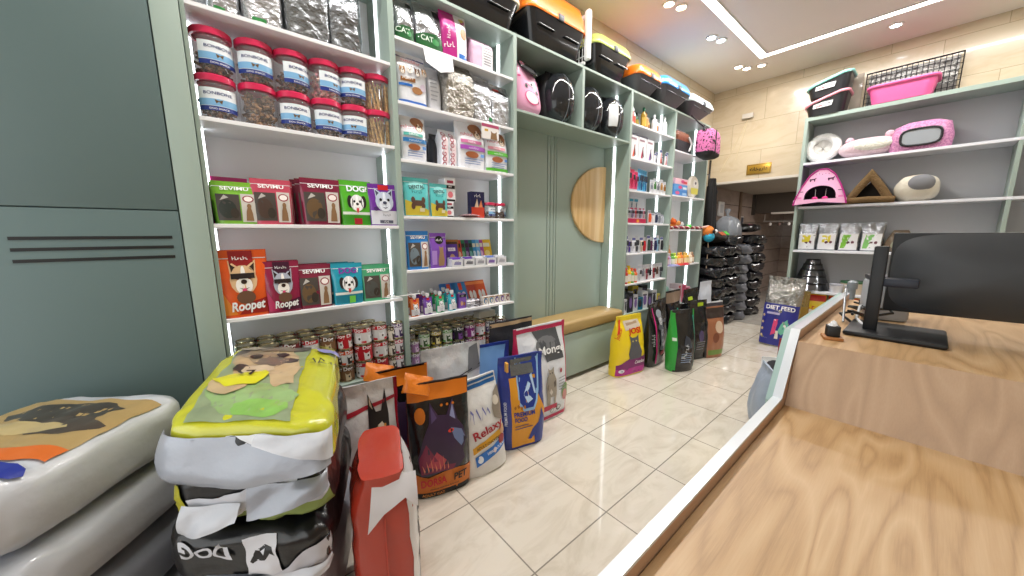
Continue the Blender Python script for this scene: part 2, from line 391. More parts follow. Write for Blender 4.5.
# ============================================================ counter
M_OAK = wood_mat('oak_laminate_top', [(0.15, '9f7d55'), (0.42, 'b8966c'), (0.65, 'c0a078'), (0.9, 'caac84')], (1.0, 6.5, 6.5), .38, 2.0, fine=.5)
M_OAKR = wood_mat('oak_laminate_riser', [(0.0, 'a3866b'), (0.5, 'b39577'), (1.0, 'c0a386')], (5.0, 7.0, 1.0), .42, 1.6, fine=.55)
M_EDGE = pm('white_edge_band', 'd3dbe3', .22, coat=.4)
M_OAKE = pm('oak_edge_face', 'b3927a', .45, var=.06, bscale=9)
t = thing('service_counter', 'oak topped service counter with raised upper level and white edged customer side panel', 'counter', (0, 0, 0))
YA, YB = .307, .337       # side panel faces
ZL, ZU, TL, TU = .75, 1.0, .705, .955
XL0, XK1, XK2, XE = -1.2, 1.645, 1.822, 3.19
def prism_y(mb, pts, y0, y1, mat):
    n = len(pts)
    mb.add([(x, y0, z) for x, z in pts] + [(x, y1, z) for x, z in pts], [tuple(range(n))[::-1], tuple(range(n, 2 * n))] + [(i, (i + 1) % n, n + (i + 1) % n, n + i) for i in range(n)][::1], mat)
    return mb
mb = MB(); prism_y(mb, [(XL0, 0), (XL0, ZL - .006), (XK1, ZL - .006), (XK2, ZU - .006), (XE, ZU - .006), (XE, 0)], YA, YB - .002, M_OAKE); mb.build('side_panel', t, smooth=False)
mb = MB(); th = .008
prof = [(XL0, ZL), (XK1, ZL), (XK2, ZU), (XE, ZU)]
up = [(x, z) for x, z in prof]; lo = [(XL0, ZL - th), (XK1 + .004, ZL - th), (XK2 + .004, ZU - th), (XE, ZU - th)]
prism_y(mb, up + lo[::-1], YA - .001, YB, M_EDGE); mb.build('edge_band', t, smooth=False)
mb = MB(); prism_y(mb, [(XK1 + .0, 0.05), (XK1 + .0, ZL - .02), (XK2 + .0, ZU - .008), (XE, ZU - .008), (XE, .05)], YB + .001, YB + .022, pm('sage_glass_panel', '9db8b4', .3, coat=.3)); mb.build('front_cladding', t, smooth=False)
MB().box(XL0, 1.70, -.50, YA - .002, TL - .03, TL, M_OAK).build('lower_top', t, smooth=False)
mb = MB(); prism_y(mb, [(1.70, TL - .03), (1.70, TL), (1.795, TU - .001), (1.815, TU - .001), (1.72, TL - .03)], -.50, YA - .002, M_OAKR); mb.build('riser', t, smooth=False)
MB().box(1.797, XE - .002, -.50, YA - .002, TU - .022, TU, M_OAK).build('upper_top', t, smooth=False)
MB().box(XL0, XE - .004, -.49, -.47, 0, TL - .03, M_OAKE).build('back_board', t, smooth=False)
MB().box(XE - .02, XE - .002, -.47, YA - .002, 0, TU - .022, GREEN).build('end_panel', t, smooth=False)

def superel_m(u, v):
    f = lambda k, e: math.copysign(abs(k) ** e, k)
    th, r = 2 * PI * u, math.sin(PI / 2 * v); return Vector((.034 - .075 * (1 - r ** 2.2), .285 * r * f(math.cos(th), .45), .172 * r * f(math.sin(th), .45)))
# monitor seen from behind on a black stand
M_BLK = pm('matte_black_plastic', '16181b', .45); M_GRY = pm('dark_grey_plastic', '3c3f43', .5)
t = thing('monitor', 'black computer monitor on a column stand at the far end of the counter', 'monitor', (2.16, .13, TU))
MB().box(-.10, .22, -.22, .075, 0, .022, M_BLK, .010).build('stand_base', t)
MB().box(-.014, .014, -.022, .022, .02, .385, M_BLK, .006).build('stand_column', t)
MB().box(-.014, .05, -.12, -.02, .215, .25, pm('navy_black_plastic', '1c2230', .45), .006).build('stand_arm', t)
MX = Matrix.Translation((.15, -.315, .265)) @ Matrix.Rotation(.12, 4, 'Z')
mb = MB(); mb.surf(lambda u, v: superel_m(u, v), 36, 14, M_GRY, cu=True)
mb.xf(MX); mb.build('rear_shell', t)
MB().box(.035, .06, -.29, .29, -.175, .175, M_BLK, .006, mtx=MX).build('screen_bezel', t)
MB().box(.0595, .0615, -.28, .28, -.165, .165, pm('dark_screen', '0b0d10', .12), mtx=MX).build('screen', t)
# small black holder on a wood base
t = thing('card_holder', 'small black square holder with crumpled white paper on a wooden base', 'card holder', (1.945, .222, TU), rz=.3)
t.scale = (.70, .70, .70)
MB().box(-.052, .052, -.045, .045, 0, .018, pm('orange_wood', 'a8703e', .4, var=.1), .004).build('wooden_base', t)
mb = MB(); mb.box(-.033, .033, -.030, .030, .018, .082, M_BLK, .003); mb.build('black_box', t)
mb = MB(); mb.surf(lambda u, v: ((.028 * math.cos(2 * PI * u)) * (1 - v) ** .6 * (1 + .2 * math.sin(6 * PI * u)), (.026 * math.sin(2 * PI * u)) * (1 - v) ** .6, .08 + .028 * v + .006 * math.sin(4 * PI * u + 6 * v)), 16, 6, pm('white_paper', 'e4e6ea', .7), cu=True)
mb.build('crumpled_paper', t)

# ============================================================ far shelf unit against the back wall
XF = 5.85
t = thing('far_shelving_unit', 'wide sage framed shelving unit with white shelves along the far wall', 'shelving unit', (XF, 1.20, 0))
WF = pm('white_shelf_board', 'dfe1e8', .4); GRB = pm('pale_grey_back_board', 'b5b6ba', .6)
def PF(name, x0, x1, y0, y1, z0, z1, mat=GREEN): return MB().box(x0 - XF, x1 - XF, y0 - 1.2, y1 - 1.2, z0, z1, mat, .0015, seg=1).build(name, t, ang=.5)
YE = -1.6
PF('side_panel', XF, XB - .004, 1.166, 1.20, 0, 2.82)
PF('side_panel', XF, XB - .004, YE, YE + .034, 0, 2.82)
PF('top_panel', XF, XB - .004, YE + .034, 1.166, 2.775, 2.82)
PF('back_panel', XB - .016, XB - .004, YE + .034, 1.166, .08, 2.775, GRB)
for z in (2.272, 1.728, 1.168, .642): PF('shelf', XF + .004, XB - .016, YE + .034, 1.166, z - .028, z, WF)
PF('bottom_panel', XF + .004, XB - .016, YE + .034, 1.166, .06, .09, WF)
PF('divider', XF + .006, XB - .016, -.45, -.42, .09, 2.775)
# ============================================================ bag builder
def wr(x, z, seed, k, amp):
    return amp * (noise.noise((x * k + seed * 3.1, z * k * .7, seed)) + .5 * noise.noise((x * k * 2.3, z * k * 1.9 + seed, 4.2 + seed)))
class Bag:
    """stand-up bag: base centre at the origin, front faces -y"""
    def __init__(s, w, h, d, n=3.0, seal=.10, top=.06, flare=.05, wk=9, wa=.004, seed=1, bot=.8, skew=0.0, mid=.35, wtop=None, side=0.0, ztilt=0.0):
        s.__dict__.update(w=w, h=h, d=d, n=n, seal=seal, top=top, flare=flare, wk=wk, wa=wa, seed=seed, bot=bot, skew=skew, mid=mid, wtop=wtop, side=side, ztilt=ztilt); s.eps = .0012 + .09 * wa
    def ab(s, v):
        a = s.w / 2 * (1 - .05 * math.exp(-v * 9)) * (1 + s.flare * v * v)
        if s.wtop: a = s.w / 2 * (1 + (s.wtop / s.w - 1) * v ** 1.6)
        vt = 1 - s.seal
        if v >= vt: b = s.top
        else:
            q = v / vt
            b = s.top + (1 - s.top) * ((s.bot + (1 - s.bot) * min(1, q / s.mid) ** .6) if q < s.mid else (math.cos((q - s.mid) / (1 - s.mid) * PI / 2)) ** .85)
        return a, max(b, .02) * s.d / 2
    def pos(s, x, y, v, sgn):
        e = min(1, v * 12) * .75 + .25
        y2 = y + sgn * wr(x + (5 if sgn > 0 else 0), v * s.h, s.seed, s.wk, s.wa) * e
        z = v * s.h + s.ztilt * x * v
        return Vector((x + s.skew * v * v + wr(v * s.h, 7, s.seed, s.wk * .5, s.wa * .6) * e, y2, z))
    def front(s, u, v, off=.0):
        vv = min(1, max(0, v)); a, b = s.ab(vv); uu = max(-1, min(1, u))
        p = s.pos(a * uu, -b * max(0, 1 - abs(uu) ** s.n) ** (1 / s.n), vv, -1)
        return p + Vector((uu * .4 * off, -off, 0))
    def body(s, mb, mat, nu=36, nv=20, sidemat=None, caps=True):
        def fn(i, j):
            a, b = s.ab(j); k = (i * 2) % 1.0; sg = -1 if i < .4999 else 1
            uu = math.sin(PI * (k - .5)); uu = .5 * uu + .5 * (2 * k - 1)
            if sg > 0: uu = -uu
            return s.pos(a * uu, sg * b * max(0, 1 - abs(uu) ** s.n) ** (1 / s.n), j, sg)
        k0 = len(mb.f); mb.surf(fn, nu, nv, mat, cu=True, caps=caps)
        if sidemat:
            km = mb.mi(sidemat)
            for idx in range(nu * nv):
                i = (idx % nu + .5) / nu; k = (i * 2) % 1.0; uu = .5 * math.sin(PI * (k - .5)) + .5 * (2 * k - 1)
                if abs(uu) > .90: mb.m[k0 + idx] = km
        return mb
    def art(s, mb, items, cut=None):
        cut = cut or .10
        for it in items:
            s.eps += .00035; off = s.eps; k = it[0]
            if k == 'rect':
                _, u0, v0, u1, v1, m = it; mb.poly([(u0, v0), (u1, v0), (u1, v1), (u0, v1)], lambda u, v: s.front(u, v, off), m, cut)
            elif k == 'poly': mb.poly(it[1], lambda u, v: s.front(u, v, off), it[2], cut)
            elif k == 'ell':
                _, cu, cv, ru, rv, m = it; nn = 14 if ru > .05 else 8
                mb.poly([(cu + ru * math.cos(2 * PI * i / nn), cv + rv * math.sin(2 * PI * i / nn)) for i in range(nn)], lambda u, v: s.front(u, v, off), m, cut * 1.5)
            elif k == 'text':
                _, t, cu, cv, hm, m = it[:6]; o = it[6] if len(it) > 6 else {}
                rot = o.get('rot', 0); sx = o.get('sx', 1.0); cr, sr = math.cos(rot), math.sin(rot)
                if 'fit' in o: sx = o['fit'] * s.w / (text_width(t, o.get('bold', .02)) * hm)
                def fn(x, y):
                    X, Y = x * hm * sx, y * hm; X, Y = X * cr - Y * sr, X * sr + Y * cr
                    return s.front(cu + X / (s.w / 2), cv + Y / s.h, off)
                mb.flat(text_tris(t, o.get('bold', .02), shear=o.get('shear', 0)), fn, m, o.get('cut', cut))
        return mb
def dogface(cu, cv, ru, rv, fur, muzz, dark='17181a', tongue=None, ears='up', eye='101010'):
    F, M, K = ink(fur), ink(muzz), ink(dark); E_ = ink(eye)
    o = []
    for s in (-1, 1):
        if ears == 'up': o.append(('poly', [(cu + s * .92 * ru, cv + .25 * rv), (cu + s * 1.0 * ru, cv + 1.35 * rv), (cu + s * .25 * ru, cv + .85 * rv)][::s], F)); o.append(('poly', [(cu + s * .82 * ru, cv + .5 * rv), (cu + s * .9 * ru, cv + 1.15 * rv), (cu + s * .45 * ru, cv + .8 * rv)][::s], K))
        else: o.append(('ell', cu + s * 1.0 * ru, cv + .15 * rv, .42 * ru, .75 * rv, K if ears == 'flopdark' else F))
    o.append(('ell', cu, cv, ru, rv, F)); o.append(('ell', cu, cv - .38 * rv, .62 * ru, .6 * rv, M)); o.append(('ell', cu, cv + .45 * rv, .16 * ru, .5 * rv, M))
    for s in (-1, 1): o += [('ell', cu + s * .42 * ru, cv + .18 * rv, .15 * ru, .15 * rv, E_)]
    o.append(('ell', cu, cv - .12 * rv, .22 * ru, .16 * rv, K))
    o.append(('poly', [(cu - .4 * ru, cv - .5 * rv), (cu, cv - .62 * rv), (cu + .4 * ru, cv - .5 * rv), (cu, cv - .72 * rv)], K))
    if tongue: o.append(('ell', cu, cv - .85 * rv, .2 * ru, .3 * rv, ink(tongue)))
    return o
def catshape(cu, cv, w, h, c, dark=None):
    """seated cat outline"""
    P_ = [(-.42, 0), (-.5, .25), (-.36, .55), (-.3, .68), (-.34, .98), (-.14, .88), (.14, .88), (.34, .98), (.3, .68), (.36, .55), (.5, .25), (.42, 0)]
    o = [('poly', [(cu + x * w, cv + y * h) for x, y in P_], ink(c))]
    if dark:
        K = ink(dark)
        o += [('ell', cu - .13 * w, cv + .74 * h, .05 * w, .035 * h, ink('d9c85a')), ('ell', cu + .13 * w, cv + .74 * h, .05 * w, .035 * h, ink('d9c85a')), ('ell', cu, cv + .66 * h, .04 * w, .02 * h, ink('b07f86')), ('rect', cu - .02 * w, cv + .02 * h, cu + .02 * w, cv + .3 * h, K), ('ell', cu - .2 * w, cv + .3 * h, .06 * w, .12 * h, K), ('ell', cu + .22 * w, cv + .36 * h, .06 * w, .12 * h, K)]
    return o
def bone(cu, cv, w, h, c):
    M = ink(c); return [('rect', cu - w * .4, cv - h * .28, cu + w * .4, cv + h * .28, M)] + [('ell', cu + sx * w * .42, cv + sy * h * .3, w * .16, h * .34, M) for sx in (-1, 1) for sy in (-1, 1)]
def lines(u0, u1, v0, n, dv, m, rag=.25, th=.3):
    r = random.Random(n * 13 + int(v0 * 100)); return [('rect', u0, v0 - i * dv, u1 - r.random() * rag * (u1 - u0), v0 - i * dv + dv * th, m) for i in range(n)]
def make_bag(name, label, cat, bag, mat, art, loc, rz=0.0, group=None, sidemat=None, rot=None, text=(), body='bag', nu=36, nv=20, cut=None, extra=None, caps=True):
    t = thing(name, label, cat, loc, rz, group, rot)
    mb = MB(); bag.body(mb, mat, nu, nv, sidemat, caps); mb.build(body, t, ang=1.2)
    if art: mb = MB(); bag.art(mb, art, cut); mb.build('printed_pattern', t, ang=1.2)
    for it in text: mb = MB(); bag.art(mb, [it], cut); mb.build('lettering', t, ang=1.2)
    if extra: extra(t, bag)
    return t
# ============================================================ first shelving unit
W_, K_ = ink('f1f1f1'), ink('141416')
def sev_art(c, treat, panelc='c9c5bf', sub='f4f4f4'):
    A = [('rect', -.86, .08, .16, .70, ink('4a4440')), ('ell', -.4, .35, .40, .22, ink(treat)), ('ell', -.1, .25, .2, .12, ink('3a332e')), ('poly', [(-.7, .55), (-.3, .62), (-.5, .68)], ink('b8b4b0')),
         ('rect', .22, .05, .88, .72, ink(panelc)), ('ell', .55, .60, .26, .085, ink('8c1f35')), ('ell', .55, .60, .2, .062, ink('efe6e2')), ('poly', [(.38, .08), (.42, .30), (.5, .42), (.62, .42), (.7, .26), (.74, .08)], ink('8b6a4c')), ('ell', .56, .43, .10, .06, ink('8b6a4c'))]
    T = [('text', 'SEVIMU', 0, .79, .0, W_, {'bold': .025})]
    return A, T
def pouch(kind, label, x, y, z, w, h, rz=0.0, group=None, seed=1, d=.05):
    d_ = d; b = Bag(w, h, d_, n=2.6, seal=.12, top=.06, flare=.02, wa=.0025, wk=16, seed=seed, bot=.9)
    sd = None; A = T = ()
    if kind.startswith('sev'):
        c, tr = {'sevgreen': ('7cb83a', '2f3632'), 'sevpink': ('c04a60', '4b3a33'), 'sevmaroon': ('7d1f3c', '6a5238'), 'sevmint': ('49a578', '4c4f4c'), 'sevblue': ('2a7fcb', '6f7f8a'), 'sevmagenta': ('d83a94', '4b4b4b')}[kind]
        A, T = sev_art(c, tr); T = [('text', 'SEVIMU', 0, .80, h * .085, W_, {'bold': .03, 'fit': .62})]; m = glossy(c)
    elif kind in ('dogreen', 'doteal'):
        c, c2 = ('55b32e', '3a8c22') if kind == 'dogreen' else ('1d9bb5', '15788f'); m = glossy(c)
        A = [('rect', -.9, .24, .9, .30, ink('dfe6e0')), ('rect', -.9, .03, .9, .22, ink(c2))] + dogface(0, .50, .42, .19, 'e9e9ea', 'ffffff', '2a2424', 'd04a4a', 'flopdark') + ([('rect', -.25, .02, .25, .16, ink('a21f2f'))] if kind == 'dogreen' else [('rect', -.05, .03, .35, .2, ink('6cc24a'))])
        T = [('text', 'DOG', 0, .76, h * .13, ink('e8eef5' if kind == 'dogreen' else '7a2c93'), {'bold': .05, 'fit': .55}), ('text', '?', .62, .77, h * .10, W_, {'bold': .04})]
    elif kind == 'purple':
        m = glossy('6f2f9c'); A = [('rect', -.92, .03, .92, .36, ink('d9dbe6')), ('rect', -.34, .86, .34, .98, ink('c8252c'))] + dogface(0, .58, .6, .24, 'b9c3d6', 'dfe5f0', '3b4258', None, 'up') + [('rect', -.4, .06, .5, .13, ink('55586a')), ('ell', -.6, .40, .14, .05, ink('4b2a6e'))]
        T = [('text', 5, .1, .23, h * .06, ink('4a4d60'), {'bold': .02}), ('text', 4, .05, .07, h * .05, W_)]
    elif kind in ('roopo', 'roopm'):
        c, c2 = ('e2591c', '9c1f1b') if kind == 'roopo' else ('8c1740', '4a1030'); m = glossy(c)
        A = [('rect', -.45, .70, .45, .99, ink('8d1a1f' if kind == 'roopo' else '3d0f2c')), ('poly', [(-.9, .04), (-.9, .45), (-.35, .05)], ink('e98b2a' if kind == 'roopo' else 'b01f55')), ('poly', [(-.3, .04), (.92, .04), (.92, .28), (.2, .22)], ink(c2))] + dogface(.02, .56, .52, .22, 'd9b48a' if kind == 'roopo' else 'a9aebc', 'f2eee8', '2a1a15', 'd23f74', 'up', '7a1d14') + [('rect', -.44, .58, .44, .66, ink('23191a')), ('ell', .05, .30, .36, .1, ink('6a4a38'))]
        T = [('text', 'Roopet', .08, .11, h * .14, W_, {'bold': .04, 'fit': .64, 'shear': .25, 'rot': .06}), ('text', 6, 0, .86, h * .05, W_)]
    elif kind == 'dental':
        m = glossy('5bbfc0'); A = [('poly', [(-.95, .02), (.95, .02), (.95, .16), (-.95, .42)], ink('c9b53c')), ('ell', 0, .80, .6, .12, ink('8fd6d4'))] + bone(0, .34, .95, .26, '5a4136') + [('rect', .1, .12, .5, .22, ink('d9d2b0'))]
        T = [('text', 'DENTAL', 0, .72, h * .10, ink('17393d'), {'bold': .02, 'fit': .6, 'rot': .08}), ('text', 5, .0, .60, h * .07, ink('17393d'), {'fit': .4})]
    elif kind == 'purplecat':
        m = glossy('7d4bb0'); A = [('ell', .1, .80, .5, .12, K_)] + catshape(.25, .06, .8, .6, '9a7a58') + [('rect', -.85, .1, -.3, .5, ink('a985d0'))]
        T = [('text', 4, .1, .77, h * .07, W_, {'fit': .36})]
    t = make_bag('treat_pouch', label, 'pet treats', b, m, A, (x, y, z), rz, group, text=T, body='pouch', nu=24, nv=12, cut=.25)
    def zipper(): MB().surf(lambda u, v: b.front(-.97 + 1.94 * u, .875 + .012 * v, .002), 10, 1, pm('clear_zip', 'd9d9de', .3)).build('zip_strip', t)
    zipper()
    return t
def pouch_at(kind, label, x, w, h, z, y, rz=0.0, group=None, seed=1, d=.05):
    return pouch(kind, label, x, y, z, w, h, rz, group, seed, d)
def behind(src, n, dx, dy, labels, dz=0.0):
    for i in range(n):
        dup(src, (src.location.x + dx * (i + 1), src.location.y + dy * (i + 1), src.location.z + 0), label=labels[i], group=None)
Z = 1.4492; G = 'dog treat pouches on the two middle shelves'
p = pouch_at('sevmagenta', 'magenta edged treat pouch at the near end of the middle shelf, hindmost', 0.0645, 0.1593, 0.229, Z, 2.26, .05, G, 3)
p = pouch_at('sevgreen', 'lime green treat pouch with dark window, in front of the magenta one', 0.0852, 0.1662, 0.1952, Z, 2.135, 0, G, 4); behind(p, 1, -.005, .055, ['lime green treat pouch standing behind its twin, next to the magenta one'])
p = pouch_at('sevpink', 'pink treat pouch with dark window between the lime and maroon ones', 0.2288, 0.1643, 0.2198, Z, 2.135, 0, G, 5); behind(p, 2, .016, .055, ['pink treat pouch directly behind the front pink pouch', 'pink treat pouch, hindmost of the three pink ones'])
p = pouch_at('sevmaroon', 'maroon treat pouch with dark window on the middle shelf', 0.4492, 0.1869, 0.2426, Z, 2.135, 0, G, 6); behind(p, 2, -.014, .055, ['maroon treat pouch directly behind the front maroon pouch, middle shelf', 'maroon treat pouch, hindmost of three on the middle shelf'])
p = pouch_at('dogreen', 'bright green pouch with a black and white puppy face', 0.6287, 0.1695, 0.2487, Z, 2.14, 0, G, 7); behind(p, 1, .006, .06, ['bright green puppy pouch standing behind its twin'])
p = pouch_at('purple', 'purple pouch with a grey puppy face beside the LED strip', 0.7828, 0.174, 0.241, Z, 2.13, 0, G, 8); behind(p, 1, .006, .06, ['purple puppy pouch standing behind its twin'])
Z = 1.0032
p = pouch_at('roopo', 'large orange pouch with a fox-like dog wearing glasses', 0.0752, 0.1998, 0.3227, Z, 2.13, 0, G, 9); behind(p, 1, .008, .07, ['large orange dog pouch standing behind its twin'])
p = pouch_at('roopm', 'dark crimson pouch with a grey dog wearing glasses', 0.2337, 0.1557, 0.2616, Z, 2.125, 0, G, 10); behind(p, 1, .006, .07, ['dark crimson dog pouch standing behind its twin'])
p = pouch_at('sevmaroon', 'maroon treat pouch with dark window on the lower shelf', 0.3821, 0.1657, 0.237, Z, 2.135, 0, G, 11); behind(p, 1, -.004, .06, ['maroon treat pouch standing behind its twin on the lower shelf'])
p = pouch_at('doteal', 'teal pouch with a white puppy face on the lower shelf', 0.5503, 0.1627, 0.2332, Z, 2.13, 0, G, 12); behind(p, 2, -.022, .06, ['teal puppy pouch directly behind the front teal one', 'teal puppy pouch, hindmost of the three teal ones'])
p = pouch_at('sevmint', 'mint green treat pouch with dark window beside the LED strip', 0.7131, 0.1711, 0.2146, Z, 2.135, 0, G, 13); behind(p, 1, -.008, .06, ['mint green treat pouch standing behind its twin'])
# jars
GLASS = pm('clear_jar_plastic', 'f4f7f8', .05, alpha=.10, spec=.8)
LID = pm('pink_red_lid', 'd02a55', .3, coat=.3)
TREAT = {'brown': spots_mat('brown_treats', '5a3b25', '8d6742', 60), 'tan': spots_mat('tan_treat_sticks', '9c7440', 'c9a566', 50), 'dark': spots_mat('dark_treats', '3a251a', '7a5236', 55), 'pink': spots_mat('pink_treats', 'c9818a', 'd9b7a8', 50)}
def make_jar(kind):
    t = thing('treat_jar', '', 'treat jar')
    R, Hh = .077, .190
    MB().lathe([(R * .9, 0), (R, .008), (R, Hh * .72), (R * .95, Hh * .80), (R * .8, Hh * .86), (R * .8, Hh * .87)], GLASS, 28, caps=False).build('jar', t, ang=1)
    mb = MB()
    if kind == 'sticks':
        rr = random.Random(5)
        for i in range(46):
            a = rr.random() * 2 * PI; r = .065 * math.sqrt(rr.random()); b = a + rr.uniform(-.5, .5)
            mb.tube([(r * math.cos(a), r * math.sin(a), .004), (r * math.cos(b), r * math.sin(b), .14 + rr.random() * .012)], .0042, TREAT['tan'], 5)
    else:
        rr = random.Random(len(kind)); top = {'brown': .150, 'dark': .085, 'pink': .12}[kind]
        for i in range(110):
            a = rr.random() * 2 * PI; r = .064 * rr.random() ** .35; z = .008 + rr.random() * (top - .01); q = Vector((rr.uniform(-1, 1), rr.uniform(-1, 1), rr.uniform(-.6, .6))).normalized() * .013
            p = Vector((r * math.cos(a), r * math.sin(a), z)); p = Vector((p.x * .93, p.y * .93, p.z))
            mb.tube([p - q, p + q], .0065 if kind != 'brown' else .0085, TREAT[kind], 6)
    c = mb.build('treats', t, smooth=False); c['kind'] = 'stuff'
    if kind != 'sticks' and kind != 'brown' or kind == 'dark':
        def cyl(u, v, e): 
            a = -PI / 2 + u; return Vector(((R + e) * math.cos(a), (R + e) * math.sin(a), v))
        mb = MB(); aw = 1.0
        mb.surf(lambda u, v: cyl((2 * u - 1) * aw, .035 + .095 * v, .0008), 20, 1, ink('e6ebf0'))
        mb.surf(lambda u, v: cyl((2 * u - 1) * aw, .056 + .028 * v, .0012), 20, 1, ink('7fb2d9'))
        mb.surf(lambda u, v: cyl((2 * u - 1) * aw, .035 + .019 * v, .0012), 20, 1, ink('24357f'))
        mb.flat(text_tris('BONBONE', .02), lambda x, y: cyl(x * .016 / R, .102 + y * .013, .0018), ink('23336f'))
        mb.flat(text_tris('DOG SNACK', .01), lambda x, y: cyl(x * .009 / R, .040 + y * .008, .0018), W_)
        mb.flat(([(-.6, 0), (0, .5), (.6, 0), (.9, .9), (0, .6), (-.9, .9)], [(0, 1, 5), (1, 2, 3), (1, 3, 4), (1, 4, 5)]), lambda x, y: cyl(x * .016 / R, .064 + y * .02, .0018), ink('6a5030'))
        mb.build('paper_label', t, ang=1)
    MB().lathe([(R * .86, Hh * .845), (R * .99, Hh * .85), (R * .99, Hh * .975), (R * .93, Hh * 1.0), (0, Hh * 1.003)], LID, 28, caps=False).build('lid', t, ang=.6)
    return t
JK = {k: make_jar(k) for k in ('dark', 'brown', 'sticks', 'pink')}; JUSED = set()
def jar(kind, x, y, z, rz, label, sc=1.0):
    j = JK[kind]
    if kind in JUSED: return dup(j, (x, y, z), rz, label, 'red lidded treat jars on the upper shelf', sc=(sc,) * 3)
    JUSED.add(kind); j.location = (x, y, z); j.rotation_euler = (0, 0, rz); j.scale = (sc,) * 3; j['label'] = label; j['group'] = 'red lidded treat jars on the upper shelf'
Z = 1.9102
row = [('dark', .3, 'pink'), ('brown', 0, 'dark'), ('dark', .2, 'dark'), ('dark', .25, 'dark'), ('dark', -.1, 'dark'), ('sticks', 0, 'sticks')]
xs = [.065, .222, .372, .522, .665, .795]
nm = ['nearest the closed cabinet', 'second along', 'third along', 'fourth along', 'fifth along', 'last, beside the LED strip']
for i, x in enumerate(xs):
    jar(row[i][0], x, 2.185, Z, row[i][1] - .25, 'red lidded treat jar in the lower tier, ' + nm[i])
    jar(['dark', 'dark', 'dark', 'pink', 'dark', 'sticks'][i], x + .004, 2.19, Z + .1935, [.5, .1, .6, .7, -.1, -.2][i] - .2, 'red lidded treat jar stacked on top, ' + nm[i])
# foil bags on the uppermost shelf
def foilbag(label, x, w, hh, z, y, c='c4c7cc', art=(), text=(), seed=1, d=.12, n=4.0, wa=.006, group='silver foil bags on the uppermost shelves', seal=.07, h=None, rz=0, top=.08, s=26):
    hh = h or hh
    return make_bag('foil_bag', label, 'pet food bag', Bag(w, hh, d, n=n, seal=seal, top=top, flare=.0, wk=22, wa=wa, seed=seed, bot=.95, mid=.6), foil(c, s), art, (x, y + d * .3, z), rz, group, text=text, nu=40, nv=26)
Z = 2.3622
gl = [('rect', -.55, .03, .1, .14, ink('2f7d3f')), ('text', 'PET', -.2, .05, .018, W_)]
foilbag('white and silver foil bag with green mark, nearest the closed cabinet', 0.1301, 0.1234, 0.3442, Z, 2.20, 'd5d7db', gl[:1], gl[1:], 21, h=.36)
foilbag('white and silver foil bag with green mark, second from the closed cabinet', 0.278, 0.1731, 0.3653, Z, 2.19, 'd5d7db', gl[:1], gl[1:], 22, h=.36)
foilbag('shiny plain silver foil bag on the top shelf, middle of the near unit', 0.4693, 0.2119, 0.4242, Z, 2.18, '9a9da1', (), (), 23, h=.38, s=18)
foilbag('shiny plain silver foil bag on the top shelf with a blue mark', 0.6525, 0.1739, 0.4829, Z, 2.18, '989ba0', [('rect', .2, .02, .7, .06, ink('3a3f8c'))], (), 24, h=.37, s=18)
# cans
def make_can(kind, r, h):
    spec = {'redwhite': ('d8d8da', 'c2202c', 'e8e8ea'), 'red': ('b81f2b', 'b81f2b', 'e4e4e4'), 'teal': ('e6e8e8', '1f7f86', 'cfd4d4'), 'brown': ('7d5a3c', '5f4128', 'd0bfa0'), 'orange': ('d9dada', 'd3542a', '2c2c2c'), 'cream': ('ebe6dc', 'd8cdb6', '4a423c'),
            'pinkp': ('e3e0e6', 'c22a5a', '3a2a30'), 'violet': ('e0dde8', '5d2d80', '40305a'), 'green': ('dfe4da', '5ba33a', '39532c'), 'yellow': ('3a3026', 'd9bd2e', 'e8dcae'), 'black': ('26262a', '26262a', '7a4b93'), 'purple': ('8a2d80', '8a2d80', 'e2d3e6'), 'mauve': ('a578a8', 'a578a8', 'd8bfd8'), 'maroon': ('6d1f24', '6d1f24', 'c9a08c'), 'white': ('e6e6e8', 'e6e6e8', '5a4a7a')}[kind]
    t = thing('pet_food_can', '', 'tin can')
    rim = pm('tin_lid', 'c9bfa0', .25, metal=.9)
    MB().lathe([(r * .97, .0), (r * 1.01, .002), (r * 1.01, .005), (r, .006), (r, h - .006), (r * 1.01, h - .005), (r * 1.01, h), (r * .95, h), (r * .94, h - .004), (0, h - .004)], rim, 26, caps=False).build('tin', t, ang=.6)
    def cy(a, z, e): return Vector(((r + e) * math.cos(a - PI / 2), (r + e) * math.sin(a - PI / 2), z))
    mb = MB(); mb.surf(lambda u, v: cy(2 * PI * u, .008 + (h - .017) * v, .0004), 26, 1, ink(spec[0], .3, .2), cu=True)
    mb.surf(lambda u, v: cy(2 * PI * u, h * .70 + (h * .21) * v, .0008), 26, 1, ink(spec[1], .3, .2), cu=True)
    F = lambda u, v, e=.0012: cy(u, v * h, e)
    K = ink(spec[2])
    for k, da in enumerate((-1.2, .25, 1.9)):
        mb.poly([(da + x * .5, .12 + y * .5) for x, y in [(-.7, 0), (-.75, .5), (-.85, .95), (-.4, .75), (.2, .78), (.55, .95), (.6, .5), (.9, 0)]], lambda u, v: F(u, v), K, .3)
        mb.poly([(da + .12 * math.cos(a * PI / 4) + .08, .36 + .07 * math.sin(a * PI / 4)) for a in range(8)], lambda u, v: F(u, v, .0016), ink('f0efe9') if spec[2] in ('2c2c2c', '4a423c', '3a2a30', '40305a', '39532c', '5a4a7a') else ink('3a3634'))
        mb.flat(text_tris('Dog', .03), lambda x, y: F(da + .0 + x * .022 / r, .74 + y * .022 / h, .0016), W_ if spec[1] != 'e6e6e8' and spec[1] != 'd8cdb6' else K_)
        mb.poly([(da + .3, .1), (da + .85, .1), (da + .85, .22), (da + .3, .22)], lambda u, v: F(u, v, .0016), ink(spec[1]), .3)
    mb.build('printed_pattern', t, ang=1)
    return t
CANS = {}
